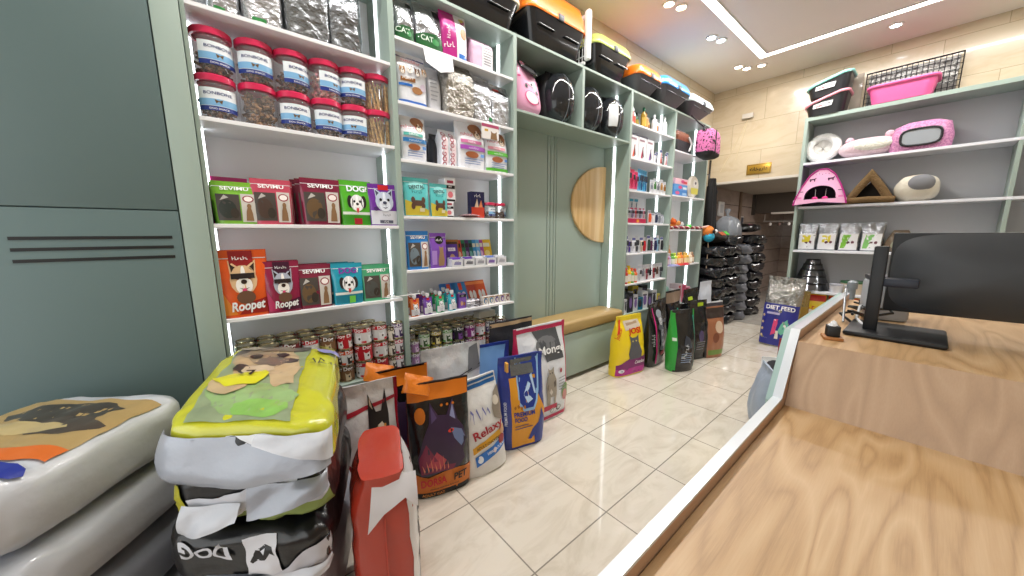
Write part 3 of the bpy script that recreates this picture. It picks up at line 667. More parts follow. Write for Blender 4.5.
def can(kind, r, h, x, y, z, rz, label, group):
    k = (kind, r, h)
    if k not in CANS: CANS[k] = c = make_can(kind, r, h); c.location = (x, y, z); c.rotation_euler = (0, 0, rz); c['label'] = label; c['group'] = group
    else: c = dup(CANS[k], (x, y, z), rz, label, group)
    return c
GC1 = 'pet food tins at the bottom of the near unit'
def stackcans(cols, base, group, where, h0=.11):
    """cols: (x, y, r, h, [kinds bottom to top], row word, ordinal word)"""
    cn = {'redwhite': 'white and red', 'teal': 'teal and white', 'orange': 'white and orange', 'cream': 'cream dog-print', 'pinkp': 'white and pink', 'violet': 'white and violet', 'green': 'green and white', 'yellow': 'yellow and brown', 'white': 'plain white'}
    for x, y, r, h, kinds, row, o in cols:
        z = base + .0003
        for i, k in enumerate(kinds):
            tier = 'lone' if len(kinds) == 1 else ('bottom', 'top')[i] if len(kinds) == 2 else ('bottom', 'middle', 'top')[i]
            can(k, r, h, x, y, z, rnd.uniform(-.5, .5), '%s tin, %s of the %s %s stack %s' % (cn.get(k, k), tier, o, row, where), group); z += h + .0006
f1 = []
fr_ = [(.055, .043, ['teal', 'teal', 'teal']), (.15, .045, ['brown', 'white', 'maroon']), (.245, .045, ['brown', 'maroon', 'maroon']), (.338, .042, ['redwhite', 'redwhite', 'redwhite']), (.425, .042, ['brown', 'orange', 'brown']), (.512, .042, ['brown', 'orange', 'red'])]
for i, (x, r, ks) in enumerate(fr_): f1.append((x, 2.155, r, .098, ks, 'front', ORD[i]))
f1 += [(.615, 2.15, .050, .105, ['redwhite', 'red', 'redwhite'], 'front', ORD[6]), (.715, 2.15, .045, .105, ['red', 'redwhite', 'redwhite'], 'front', ORD[7]), (.793, 2.14, .033, .096, ['cream'] * 3, 'front', ORD[8])]
f1 += [(.055 + .093 * i, 2.25, .044, .098, ['brown', 'maroon', ['green', 'brown', 'green', 'red', 'redwhite', 'red', 'redwhite', 'red'][i]], 'second', ORD[i]) for i in range(8)]
f1 += [(.06 + .093 * i, 2.345, .044, .098, ['brown', 'brown', ['brown', 'red', 'redwhite', 'red', 'brown', 'redwhite', 'red', 'redwhite'][i]], 'rear', ORD[i]) for i in range(8)]
stackcans(f1, .535, GC1, 'under the crimson pouches')
for i, k in enumerate(('pinkp', 'pinkp', 'violet')):
    can(k, .033, .104, .822, 2.125 + .0, .5353 + i * .1046, .1, ['white and pink tin at the bottom of the slim stack by the post', 'white and pink tin, middle of the slim stack by the post', 'white and violet tin topping the slim stack by the post'][i], GC1)
t = thing('toy_wand', 'thin white cat wand lying over the shelf edge by the post', 'cat toy', (.83, 2.10, 1.004))
MB().tube([(-.09, .02, .008), (.0, -.01, .012), (.13, -.03, .018)], .003, W_, 6).build('stick', t)
MB().lathe([(0, 0), (.018, .006), (.022, .02), (.012, .034), (0, .04)], ink('d8d4d0'), 10, (-.06, .03, .0)).build('pompom', t)
# ============================================================ second shelving unit
def shelfbag(label, x, w, h, z, y, bag_kw, mat, art=(), text=(), group=None, rz=0, name='pet_food_bag', cat='pet food bag', side=None, d=.11, cut=.18):
    kw = dict(n=3.4, wk=14, wa=.005, bot=.95, mid=.5, top=.06, flare=.0, seal=.08); kw.update(bag_kw)
    return make_bag(name, label, cat, Bag(w, h, d, **kw), mat, art, (x, y + d / 2, z), rz, group, side, text=text, nu=32, nv=18, cut=cut)
WHT = pm('white_bag_film', 'e2e4ea', .3, coat=.3, bump=.35, bscale=20)
G = 'pet food bags on the upper shelves of the second unit'
Z = 2.5162
for i, (a, b, v, l) in enumerate([(0.9753, 0.1221, 0.2457, 'silver bag with dark green bottom band, nearest the post'), (1.1353, 0.1916, 0.2683, 'silver bag with dark green bottom band, second from the post')]):
    shelfbag(l, a, b, v, Z, 2.12, dict(seed=31 + i, wa=.008, wk=18), foil('d0d3d8', 20), [('poly', [(-.97, .02), (.97, .02), (.97, .30), (.3, .36), (-.4, .34), (-.97, .28)], ink('1e5a2d')), ('poly', [(.35, .95), (.85, .95), (.7, .45), (.45, .6)], K_), ('ell', -.2, .6, .4, .14, ink('e6e8ea')), ('ell', .3, .2, .25, .07, ink('3d8a4d'))], [('text', 'CAT', -.3, .18, .03, ink('d8e6d8'))], G)
shelfbag('magenta and white bag with folded top on the uppermost shelf', 1.3078, 0.1928, 0.2994, Z, 2.11, dict(seed=33, wa=.006), pm('magenta_film', 'b0257c', .3, coat=.3, bump=.4, bscale=16),
         [('poly', [(.05, .02), (.97, .02), (.97, .99), (.05, .99)], ink('e2e0e2')), ('ell', .6, .86, .16, .05, ink('c9b44a')), ('ell', .6, .55, .25, .12, ink('a97b4b')), ('rect', .2, .04, .9, .13, ink('2f6fc0'))], [('text', 6, -.45, .5, .022, W_, {'rot': PI / 2}), ('text', 4, -.45, .2, .03, W_, {'rot': .2})], G)
shelfbag('pale pink and white box-like bag beside the LED strip, uppermost shelf', 1.5408, 0.1861, 0.2111, Z, 2.14, dict(seed=34, n=6, seal=.05, mid=.8, wa=.003), pm('pale_pink_film', 'd3b6cb', .35, bump=.2), [('rect', -.1, .03, .95, .9, ink('e9e7ea'))] + lines(.0, .85, .7, 7, .08, ink('8a8790')), [], G)
Z = 2.1722
shelfbag('white bag printed with a row of small dogs and a blue band', 1.003, 0.1948, 0.2975, Z, 2.11, dict(seed=35), WHT, [('rect', -.95, .90, .95, .93, ink('3a3f8a')), ('rect', -.95, .03, .95, .07, ink('3f6fc2')), ('rect', -.8, .42, .1, .50, ink('8b5a2e')), ('ell', .2, .28, .35, .07, ink('a8774c')), ('rect', -.9, .33, -.1, .38, ink('2f6fc0')), ('ell', .6, .36, .2, .07, ink('d6c9d9'))] +
         [q for i in range(4) for q in dogface(-.66 + .44 * i, .62 + .03 * (i % 2), .17, .08, ['a97b4b', 'e5ddd2', '6b4a33', 'c9a27a'][i], 'efe9e2')], [('text', 9, -.1, .78, .02, ink('b02638')), ('text', 'PUPPY', -.4, .435, .016, W_)], G)
shelfbag('narrow white bag edge beside the crinkled silver block', 1.1614, 0.0918, 0.2747, Z, 2.14, dict(seed=36, n=5), WHT, lines(-.7, .5, .7, 6, .09, ink('b9bcc6')), [], G)
foilbag('crinkled silver block-shaped foil bag with gathered top', 1.3226, 0.2384, 0.3359, Z, 2.12, 'bdb9b2', (), (), 37, d=.16, n=6, s=40, group=G)
foilbag('crinkled pale foil bag with a small green mark, middle of three', 1.5205, 0.18, 0.3091, Z, 2.14, 'dfe3ea', [('rect', .5, .06, .85, .13, ink('2f8a4f'))], (), 38, d=.14, n=4, s=36, group=G)
foilbag('crinkled pale foil bag with dark and red top marks beside the post', 1.6883, 0.1913, 0.292, Z, 2.14, 'dde1e8', [('poly', [(-.4, .88), (.5, .80), (.6, .74), (-.2, .80)], K_), ('rect', -.6, .82, -.1, .88, ink('c0392f'))], (), 39, d=.14, n=4, s=36, group=G)
t = thing('price_flap', 'folded white paper flap hanging over the crinkled silver block', 'paper flap', (.889 + .27, 2.088, 2.5))
MB().surf(lambda u, v: (-.10 + .20 * u, -.004 - .03 * v * (1 - u * .4), .010 - .13 * v * (1 - .5 * abs(u - .5))), 8, 8, pm('white_paper', 'e4e6ea', .7)).build('paper', t)
Z = 1.8452
def strip_bag(label, x, w, h, c1, c2, seed, band=None, extra=()):
    return shelfbag(label, x, w, h, Z, 2.11, dict(seed=seed, wa=.004), WHT, [('ell', .35, .88, .5, .12, ink('9c6a48'))] + dogface(.4, .78, .3, .12, '9b6b45', 'e8d8c4') + [('rect', -.8, .54, .6, .61, ink(c1)), ('rect', -.85, .40, .9, .49, ink(c2)), ('ell', -.1, .30, .45, .07, ink('9a5a35')), ('rect', .5, .27, .8, .34, ink('5f8fd0'))] + lines(-.6, .8, .20, 3, .05, ink('6f86b8')) + ([('rect', -.95, .02, .95, .09, ink(band))] if band else []),
                    [('text', 7, -.35, .70, .022, ink('b8405a'), {'shear': .2}), ('text', 'DENTAL', -.1, .55, .012, W_), ('text', 9, 0, .42, .014, W_)], G)
strip_bag('white dog food bag with teal and blue bands next to the near post', 0.9955, 0.1735, 0.2705, '4fa79b', '2f79b5', 41)
shelfbag('dark slim bag seen edge-on behind the white edged ones', 1.1993, 0.0785, 0.2197, Z, 2.2, dict(seed=42, n=5), pm('charcoal_film', '2c2d33', .4, bump=.2), [], [], G)
for i, (a, b, v) in enumerate([(1.2187, 0.0597, 0.2395), (1.2794, 0.0618, 0.2376)]):
    shelfbag(['white bag seen edge-on with maroon lettering, nearer one', 'white bag seen edge-on with maroon lettering, farther one'][i], a, b, v, Z, 2.13, dict(seed=43 + i, n=6, seal=.05, mid=.7), WHT, [('rect', -.5, .1, .5, .75, ink('e6d4da'))], [('text', 'DOG FOOD', .1, .45, .03, ink('a02742'), {'rot': PI / 2})], G)
strip_bag('white dog food bag with pink and purple bands', 1.4221, 0.2323, 0.3095, 'c86f9c', 'a24bb0', 45)
strip_bag('white dog food bag with green band and green base', 1.6405, 0.2134, 0.2886, 'd890a0', '58b03a', 46, '58b03a')
t = thing('hanging_price_card', 'white card with maroon top edge hanging below the shelf front', 'price card', (1.555, 2.0895, 2.158))
MB().box(-.075, .075, -.002, 0, -.10, .0, ink('e4e0dd'), 0).box(-.075, .075, -.0024, -.0019, -.022, -.001, ink('a8496a')).box(-.05, -.02, -.0024, -.0019, -.05, -.035, ink('c9a23f')).build('card', t, smooth=False)
MB().add([(x * .03 + .03, -.0026, -.072 + z * .03) for x, z in [(-1, -.9), (1, -.9), (.8, .4), (.9, 1), (.3, .6), (-.3, .6), (-.9, 1), (-.8, .4)]], [tuple(range(8))], ink('8a6a4a')).build('printed_pattern', t, smooth=False)
Z = 1.5102; G2 = 'small treats on the middle shelves of the second unit'
pouch_at('dental', 'large turquoise pouch with a brown chew bone by the near post', 0.9927, 0.1689, 0.2369, Z, 2.13, 0, G2, 51, .06)
pouch_at('dental', 'smaller turquoise pouch with a brown chew bone', 1.1506, 0.1255, 0.2135, Z, 2.13, 0, G2, 52, .05)
def carton(label, x0, x1, y0, y1, z0, z1, c, art=(), group=None, rot=None, name='carton', cat='carton', rz=0.0, text=(), mat=None):
    w, d, h = x1 - x0, y1 - y0, z1 - z0
    t = thing(name, label, cat, ((x0 + x1) / 2, y0 + d / 2, z0), rz, group, rot)
    MB().box(-w / 2, w / 2, -d / 2, d / 2, 0, h, mat or ink(c, .4), min(.0015, d * .2), seg=1).build('box', t, ang=.5)
    def F(e): return lambda u, v: Vector((u * w / 2, -d / 2 - e, v * h))
    mb = MB(); e = .0006
    for it in art:
        e += .0002
        if it[0] == 'rect': mb.poly([(it[1], it[2]), (it[3], it[2]), (it[3], it[4]), (it[1], it[4])], F(e), it[5])
        elif it[0] == 'ell': mb.poly([(it[1] + it[3] * math.cos(a * PI / 6), it[2] + it[4] * math.sin(a * PI / 6)) for a in range(12)], F(e), it[5])
        elif it[0] == 'poly': mb.poly(it[1], F(e), it[2])
    if mb.f: mb.build('printed_pattern', t, smooth=False)
    for s, cu, cv, hm, m in text: mb = MB(); mb.flat(text_tris(s, .02), lambda x, y: F(e + .0003)(cu + x * hm / (w / 2), cv + y * hm / h), m); mb.build('lettering', t, smooth=False)
    return t
bw = [('rect', -.9, .55, .9, .7, K_), ('ell', 0, .3, .5, .14, ink('d9767f')), ('rect', -.6, .78, .6, .9, ink('a3344c')), ('rect', -.9, .02, .9, .1, K_)]
for i, (a, b, z0, z1, y0) in enumerate([(1.195, 1.265, 1.5102, 1.615, 2.13), (1.205, 1.285, 1.6155, 1.77, 2.135)]):
    carton(['white box with black band standing beside the turquoise pouches', 'white box with black band on top of its twin'][i], a, b, y0, y0 + .09, z0, z1, 'e3e2e6', bw, G2, text=[('PET', 0, .6, .012, W_)])

carton('navy and red upright box of meat snacks beside the jars', 1.435, 1.545, 2.16, 2.22, 1.5102, 1.7, '1f2150', [('rect', -.95, .02, .95, .42, ink('c3402c')), ('poly', [(-.5, .42), (-.1, .75), (.1, .42)], ink('e6c9b0')), ('poly', [(.1, .42), (.5, .7), (.7, .42)], ink('d9865a'))], G2, text=[(4, 0, .80, .022, W_)], rz=-.12)
t = thing('flat_snack_packet', 'shiny pinkish snack packets lying flat in front of the navy box', 'pet treats', (1.40, 2.14, 1.5102), rz=.2, group=G2)
for k in range(2): MB().surf(lambda u, v: ((u - .5) * .16, (v - .5) * .10, .001 + k * .014 + .014 * (1 - abs(2 * u - 1) ** 3) * (1 - abs(2 * v - 1) ** 3)), 12, 8, pm('pinkish_foil', 'c9a3a6', .25, metal=.5, bump=.6, bscale=30)).build('packet', t)
for i, (x, l) in enumerate([(1.595, 'small red lidded treat jar next to the navy box'), (1.695, 'small red lidded treat jar beside the LED strip, second unit')]):
    j = dup(JK['dark'], (x, 2.18, 1.5102), .4 + i, l, 'small red lidded jars in the second unit', sc=(.66, .66, .62))
# snack display shelf
Z = 1.1722
pouch_at('sevblue', 'blue treat pouch with dark window by the near post', 0.9858, 0.1523, 0.2454, Z, 2.13, 0, G2, 53, .05)
pouch_at('purplecat', 'violet cat treat pouch standing beside the blue pouch', 1.1302, 0.1198, 0.2323, Z, 2.125, 0, G2, 54, .04)
def carded(label, x, y, z, w, h, c, art, lean, group, rz=0.0, d=.012, text=(), name='snack_packet', cat='pet treats'):
    return carton(label, x - w / 2, x + w / 2, y, y + d, z, z + h, c, art, group, (-lean, 0, rz), name, cat, text=text)
cat_art = [('ell', .0, .35, .45, .2, ink('caa27c')), ('rect', -.6, .68, .6, .84, ink('efe7f2'))]
carded('violet printed cat snack pack behind the white trays', 1.275, 2.17, Z, .10, .155, '5b35a0', cat_art, .2, G2, text=[(4, 0, .72, .015, ink('5b35a0'))])
carded('orange brown snack pack leaning behind the violet pack', 1.295, 2.215, Z, .12, .185, 'b5783c', [('rect', -.8, .75, .8, .92, ink('5c3a24'))], .1, G2)
for i, (c, l) in enumerate([('d64a35', 'red snack stick pack leaning, first of the coloured fan'), ('1f7a55', 'dark green snack stick pack leaning in the coloured fan'), ('4a2a63', 'dark violet snack stick pack leaning in the coloured fan'), ('0f6a6d', 'petrol blue snack stick pack leaning in the coloured fan'),
                            ('2f8fd0', 'sky blue snack stick pack leaning in the coloured fan'), ('6fb6e8', 'pale blue snack stick pack leaning in the coloured fan'), ('b04aa0', 'pink violet snack stick pack leaning in the coloured fan'), ('e4b721', 'yellow snack stick pack at the far end of the fan')]):
    w = .055 if c != 'e4b721' else .10
    x = 1.365 + i * .036 + (.02 if i == 7 else 0)
    carded(l, x, 2.165 + .004 * i + .06, Z + .03, w, .155, c, [('rect', -.7, .62, .7, .82, ink('e8e4d0' if i > 3 else '2a2a2e')), ('ell', .1, .3, .5, .14, ink(['f0c9b0', '7fb58f', '9a7fb0', '6fb0b0', 'c9e2f4', 'e9f2fa', 'e6b9dc', 'f2df8a'][i]))], .28, G2, rz=-.04)
for i in range(5):
    x = 1.262 + .098 * i
    t = thing('display_tray', 'white open snack display carton, %s from the violet pouch' % ORD[i], 'display carton', (x, 2.13, Z), 0, G2)
    mb = MB(); w, d, h = .088, .07, .062; m_ = ink('dcdde2', .5)
    mb.box(-w / 2, w / 2, -d / 2, -d / 2 + .002, 0, h * .8, m_); mb.box(-w / 2, w / 2, d / 2 - .002, d / 2, 0, h, m_); mb.box(-w / 2, -w / 2 + .002, -d / 2, d / 2, 0, h * .9, m_); mb.box(w / 2 - .002, w / 2, -d / 2, d / 2, 0, h * .9, m_); mb.box(-w / 2, w / 2, -d / 2, d / 2, 0, .002, m_)
    mb.build('tray', t, smooth=False)
    mb = MB(); mb.add([(x_ * .03, -d / 2 - .0006, .022 + z_ * .014) for x_, z_ in [(-1, -.6), (.9, -.8), (1, .7), (-.7, .9)]], [(0, 1, 2, 3)], ink(['8a86b0', '6a6a72', '9a9aa4', '7d63a8', 'a8a8b2'][i])); mb.flat(text_tris(5, .02), lambda a, b: Vector((a * .009, -d / 2 - .001, .036 + b * .008)), ink('5a5070')); mb.build('printed_pattern', t, smooth=False)
    for k in range(3):
        p_ = MB().box(-.036, .036, -.004, .004, 0, .06, ink([['6a3fb0', '6a3fb0', 'd8d8e0'], ['5a3a9a', 'd0d2d8', '3f9a6a'], ['d9dae0', 'cfd0d8', 'c9cad2'], ['6a7fc0', 'd9d9e0', 'dadbe2'], ['d8d9df', 'e0e0e6', 'd0d0d8']][i][k], .3), .001, seg=1).build('packet', t)
        p_.location = (0, -.02 + .018 * k, .006); p_.rotation_euler = (-.3, 0, .06 * (k - 1))
# squeeze pouches with white caps
Z = .8652
def squeezy(c, c2):
    t = thing('squeeze_pouch', '', 'pet treats')
    b = Bag(.062, .115, .045, n=2.4, seal=.12, top=.25, wa=.001, seed=3)
    mb = MB(); b.body(mb, ink(c, .3, .3), 20, 10); mb.build('pouch', t)
    mb = MB(); b.art(mb, [('rect', -.9, .06, .9, .42, ink('dfe0e6')), ('rect', -.3, .84, .3, .97, ink('c5252f'))] + dogface(0, .50, .5, .2, 'e4e4e8', 'f4f4f6', '2c2c34') + [('rect', -.3, .06, .3, .11, K_)], .3); mb.build('printed_pattern', t)
    MB().lathe([(.008, 0), (.008, .01), (.013, .011), (.013, .03), (.0, .032)], ink('ececef', .3), 12, (0, 0, .112)).build('cap', t)
    return t
SQ = [(c, squeezy(c, 0)) for c in ('d8702c', '6a3d9c', '2fa06a', '2aa6b8')]
cn = ['orange', 'violet', 'green', 'turquoise']
for i, (c, s) in enumerate(SQ):
    for k in range(3):
        l = 'white capped %s squeeze pouch, %s of its file' % (cn[i], ['front one', 'middle one', 'rear one'][k]); loc = (.945 + .093 * i + .008 * k, 2.125 + .075 * k, Z)
        if k == 0: s.location = loc; s['label'] = l; s['group'] = 'white capped squeeze pouches'
        else: dup(s, loc, 0, l, 'white capped squeeze pouches')
carton('violet snack box with black lid beside the squeeze pouches', 1.285, 1.345, 2.125, 2.16, Z, Z + .105, '7a4fa8', [('rect', -.95, .78, .95, .98, K_), ('ell', -.3, .35, .35, .16, ink('c9a27a')), ('ell', .4, .3, .3, .14, ink('8a5a3a'))], G2, text=[(3, 0, .82, .012, W_)])
for i, (x, c, c2, l) in enumerate([(1.30, '2f6fb8', 'e2552e', 'blue and orange snack pack leaning at the back, nearer one'), (1.40, '3a86c8', 'e24a30', 'blue and orange snack pack leaning at the back, farther one'), (1.50, 'c2452f', 'e8e2dc', 'orange red snack pack with white bears, nearer one'), (1.585, 'dd5a2c', 'efe9e2', 'orange red snack pack with white bears, farther one')]):
    carded(l, x, 2.25, Z + .01, .125 if i < 2 else .10, .165, c, [('rect', -.2, .6, .3, .95, ink(c2)) if i < 2 else ('rect', -.9, .8, .9, .95, ink('f08a4a')), ('ell', -.3, .3, .3, .22, ink('e6e2e0')), ('ell', .35, .3, .3, .22, ink('e6e2e0'))], .45, G2, d=.02)
for k in range(4):
    t = thing('flat_snack_packet', 'black and white sachet in the low pile before the blue packs, ' + ['bottom one', 'second up', 'third up', 'top one'][k], 'pet treats', (1.405 + .006 * (k % 2), 2.15, Z + k * .0135), rz=.08 * (k % 3) - .06, group=G2)
    MB().surf(lambda u, v: ((u - .5) * .13, (v - .5) * .09, .0135 * (1 - .8 * abs(2 * u - 1) ** 4) * (1 - .8 * abs(2 * v - 1) ** 4)), 10, 8, spots_mat('sachet_print', 'dedce2', '34303c', 55, .4, .56) if 'sachet_print' not in MATS else MATS['sachet_print']).box(-.064, .064, -.044, .044, 0, .003, ink('c8c6cf')).build('packet', t)
for i in range(5):
    carton('tiny white box with a round animal picture, %s from the sachet pile' % ORD[i], 1.487 + .054 * i, 1.533 + .054 * i, 2.115, 2.16, Z, Z + .062, 'e2dcd6', [('ell', 0, .5, .75, .36, ink(['3f6f9a', '4a7fa0', '5a4a90', '6a4a9a', '8a5a6a'][i])), ('ell', .1, .45, .4, .22, ink('d9cfc4')), ('rect', -.95, .85, .95, .99, ink('9a7a5a'))], G2)
G3 = 'pet food tins at the bottom of the second unit'
f2 = [(.942, 2.15, .030, .085, ['mauve', 'mauve', 'mauve'][:2], 'front', ORD[0])]
for i, (x, r, ks) in enumerate([(1.02, .037, ['green', 'green']), (1.108, .037, ['yellow', 'yellow']), (1.196, .037, ['green', 'green']), (1.29, .043, ['black', 'black']), (1.388, .041, ['purple', 'purple']), (1.482, .041, ['redwhite', 'redwhite']), (1.578, .041, ['maroon', 'white']), (1.68, .043, ['maroon', 'maroon'])]):
    f2.append((x, 2.16, r, .104, ks, 'front', ORD[i + 1]))
f2 += [(.95 + .091 * i, 2.25, .041, .104, [['white', 'yellow', 'black', 'green', 'black', 'maroon', 'redwhite', 'white', 'maroon'][i]] * 2, 'second', ORD[i]) for i in range(9)]
f2 += [(.95 + .091 * i, 2.345, .041, .104, [['yellow', 'white', 'green', 'black', 'green', 'redwhite', 'maroon', 'white', 'redwhite'][i]] * 2, 'rear', ORD[i]) for i in range(9)]
stackcans(f2, .525, G3, 'under the squeeze pouches')
t = thing('tin_multipack', 'pale boxed tin lying on the rear tins under the tiny boxes', 'carton', (1.60, 2.26, .735), group=None)
MB().box(-.08, .08, -.04, .04, 0, .05, ink('dcd6c8', .5), .002, seg=1).build('box', t)
# ============================================================ carriers
def rrect(a, b, r, n=6):
    o = []
    for cx, cy, s in ((a - r, b - r, 0), (-a + r, b - r, PI / 2), (-a + r, -b + r, PI), (a - r, -b + r, 1.5 * PI)):
        o += [(cx + r * math.cos(s + PI / 2 * i / n), cy + r * math.sin(s + PI / 2 * i / n)) for i in range(n + 1)]
    return o
def loft(mb, rings, mat, caps=True):
    """rings: list of (half x, half y, corner radius, z, cx, cy)"""
    R_ = [[(x + cx, y + cy, z) for x, y in rrect(a, b, min(r, a * .98, b * .98))] for a, b, r, z, cx, cy in rings]
    n = len(R_[0]); v = [p for g in R_ for p in g]
    f = [(j * n + i, j * n + (i + 1) % n, (j + 1) * n + (i + 1) % n, (j + 1) * n + i) for j in range(len(R_) - 1) for i in range(n)]
    if caps: f += [tuple(reversed(range(n))), tuple((len(R_) - 1) * n + i for i in range(n))]
    mb.add(v, f, mat); return mb
PBLK = pm('gloss_black_plastic', '17181b', .18, coat=.4)
def carrier(label, x0, x1, y0, y1, h, lid, body, door=False, trim=None, split=.52, z=2.8202, tp=.72):
    L, Wd = (x1 - x0) / 2, (y1 - y0) / 2
    t = thing('pet_carrier', label, 'pet carrier', ((x0 + x1) / 2, (y0 + y1) / 2, z), 0, 'pet carriers on top of the wall units')
    hs = h * split
    mb = MB(); loft(mb, [(L * tp, Wd * tp, .05, 0, 0, 0), (L * (tp + .06), Wd * (tp + .06), .06, .014, 0, 0), (L * (.42 * tp + .56), Wd * (.42 * tp + .56), .07, hs * .5, 0, 0), (L * .97, Wd * .97, .08, hs - .012, 0, 0)], body)
    mb.build('tub', t, ang=.6)
    for sx in (-.35, .35):
        r = MB(); r.box(sx * L * 1.2 - .09, sx * L * 1.2 + .09, -Wd * .965, -Wd * .90, hs * .55, hs * .60, body, .003); r.build('ridge', t)
    mb = MB(); loft(mb, [(L, Wd, .085, hs - .014, 0, 0), (L * 1.01, Wd * 1.01, .085, hs - .008, 0, 0), (L * 1.01, Wd * 1.01, .085, hs + .008, 0, 0), (L, Wd, .085, hs + .014, 0, 0)], trim or lid)
    mb.build('rim_trim', t, ang=.6)
    mb = MB(); hl = h - hs
    loft(mb, [(L * .98, Wd * .98, .08, hs + .012, 0, 0), (L * .96, Wd * .95, .08, hs + hl * .45, 0, 0), (L * .88, Wd * .86, .08, hs + hl * .78, 0, 0), (L * .72, Wd * .66, .08, hs + hl * .95, 0, 0), (L * .5, Wd * .4, .06, h, 0, 0)], lid)
    mb.build('lid', t, ang=.7)
    MB().tube([(-.10, 0, h - .015), (-.085, 0, h + .025), (.085, 0, h + .025), (.10, 0, h - .015)], .011, body, 8).build('handle', t)
    MB().box(-.03, .03, -Wd * 1.05, -Wd * .97, hs - .02, hs + .025, pm('clip_grey', '4b4f55', .4), .004).build('clip', t)
    if door:
        m_ = pm('white_plastic', 'e8e8e8', .3); d = MB()
        d.box(L * .93, L * 1.06, -Wd * 1.08, -Wd * .80, .05, h * .97, m_, .012).box(L * .98, L * 1.05, Wd * .7, Wd * .8, .03, h * .92, m_, .004).box(L * .98, L * 1.05, -Wd * .75, Wd * .75, h * .86, h * .93, m_, .004).box(L * .98, L * 1.05, -Wd * .75, Wd * .75, .03, .055, m_, .004)
        for k in range(-3, 4): d.tube([(L * 1.02, Wd * .2 * k, .05), (L * 1.02, Wd * .2 * k, h * .88)], .004, m_, 6)
        for k in range(1, 4): d.tube([(L * 1.02, -Wd * .72, h * .22 * k), (L * 1.02, Wd * .72, h * .22 * k)], .004, m_, 6)
        d.build('door_grille', t)
    return t
GRYP = pm('grey_carrier_plastic', '55565c', .4)
carrier('large black pet carrier with cream rim over the foil bag shelves', 1.13, 1.86, 2.075, 2.44, .40, PBLK, PBLK, trim=pm('cream_trim', 'e2d6bd', .4))
carrier('large orange and black pet carrier with white grille door', 1.90, 2.60, 2.07, 2.44, .45, pm('orange_plastic', 'e8761c', .3, coat=.3), PBLK, door=True, trim=pm('orange_plastic', 'e8761c', .3), split=.55)
carrier('black pet carrier with lime green rim beside the orange one', 2.70, 3.30, 2.07, 2.44, .35, pm('lime_plastic', 'b9c76a', .3, coat=.3), PBLK, split=.72, tp=.62)
carrier('small orange and grey pet carrier next to the lime rimmed one', 3.33, 3.82, 2.02, 2.43, .26, pm('orange_plastic', 'e8761c', .3), GRYP, split=.6, tp=.52)
carrier('small blue and grey pet carrier between the orange and white ones', 3.78, 4.44, 1.99, 2.43, .27, pm('blue_plastic', '2f86d6', .3, coat=.3), GRYP, split=.6, tp=.5)
carrier('small white and grey pet carrier at the far end of the top', 4.42, 5.12, 1.99, 2.43, .24, pm('white_blue_plastic', 'cfdde0', .3, coat=.3), GRYP, split=.58, tp=.5)
# bubble backpacks in the niche
def superel(u, v, a, b, c, e1=.7, e2=.7):
    f = lambda k, e: math.copysign(abs(k) ** e, k)
    th, ph = 2 * PI * u, PI * (v - .5)
    return Vector((a * f(math.cos(ph), e1) * f(math.cos(th), e2), b * f(math.cos(ph), e1) * f(math.sin(th), e2), c * f(math.sin(ph), e1)))
DOME = pm('smoked_bubble_plastic', '23262b', .06, coat=.6, alpha=.72)
def bubble_pack(label, x, y, w, h, d, window=False):
    t = thing('bubble_backpack', label, 'pet backpack', (x, y, 2.3182), 0, 'bubble backpacks on the niche shelf')
    MB().surf(lambda u, v: superel(u, v, w * .5, d * .5, h / 2, .55, .45) + Vector((0, d * .25, h / 2)), 32, 20, pm('black_nylon', '15161a', .65, bump=.2, bscale=60), cu=True).build('pack_body', t)
    MB().surf(lambda u, v: superel(u * .5 + .5, v, w * .46, d * .62, h * .47, .85, .8) + Vector((0, -.02, h / 2)), 28, 24, DOME).build('bubble_window', t)
    MB().tube([Vector((0, -.02, h / 2)) + superel(.75, .04 + .92 * i / 20, 0, d * .625, h * .472, .85, .8) for i in range(21)], .0022, pm('seam_grey', '777a80', .4), 6).build('seam', t)
    MB().tube([Vector((0, -.02, h / 2)) + superel((i / 40) * .5 + .5, .5, .001, .001, .001) * 0 + Vector((w * .47 * math.cos(2 * PI * i / 40), .01, h * .475 * math.sin(2 * PI * i / 40))) for i in range(40)], .006, PBLK, 6, closed=True).build('rim_piping', t)
    if window: MB().surf(lambda u, v: superel(.60 + .12 * u, .34 + .3 * v, w * .468, d * .63, h * .475, .85, .8) + Vector((0, -.022, h / 2)), 8, 8, ink('dfe3e6', .5)).build('paper_tag', t)
    for k in (-.22, 0.05, .3): MB().lathe([(0, -.004), (.007, -.002), (.007, .002), (0, .004)], pm('vent_chrome', 'd8dadd', .2, metal=.9), 10, mtx=Matrix.Translation((k * w, -.02 - d * .60 * (1 - (k * 1.9) ** 2) ** .5 * .96 + .006, h * .34)) @ Matrix.Rotation(PI / 2, 4, 'X')).build('vent_button', t)
    MB().tube([(-.05, d * .3, h - .01), (-.04, d * .3, h + .03), (.04, d * .3, h + .03), (.05, d * .3, h - .01)], .007, PBLK, 6).build('carry_handle', t)
bubble_pack('black bubble backpack with smoked dome next to the pink one', 2.365, 2.24, .33, .43, .24)
bubble_pack('black bubble backpack with smoked dome just past the divider', 2.765, 2.24, .33, .42, .24)
bubble_pack('black bubble backpack with a white paper inside, by the LED strip', 3.115, 2.24, .31, .41, .24, True)
t = thing('pink_cat_carrier', 'pink hard shell carrier with a drawn cat face and black oval mesh top', 'pet carrier', (1.985, 2.25, 2.3182))
PNK = pm('pink_shell', 'e3a3c3', .35, coat=.2)
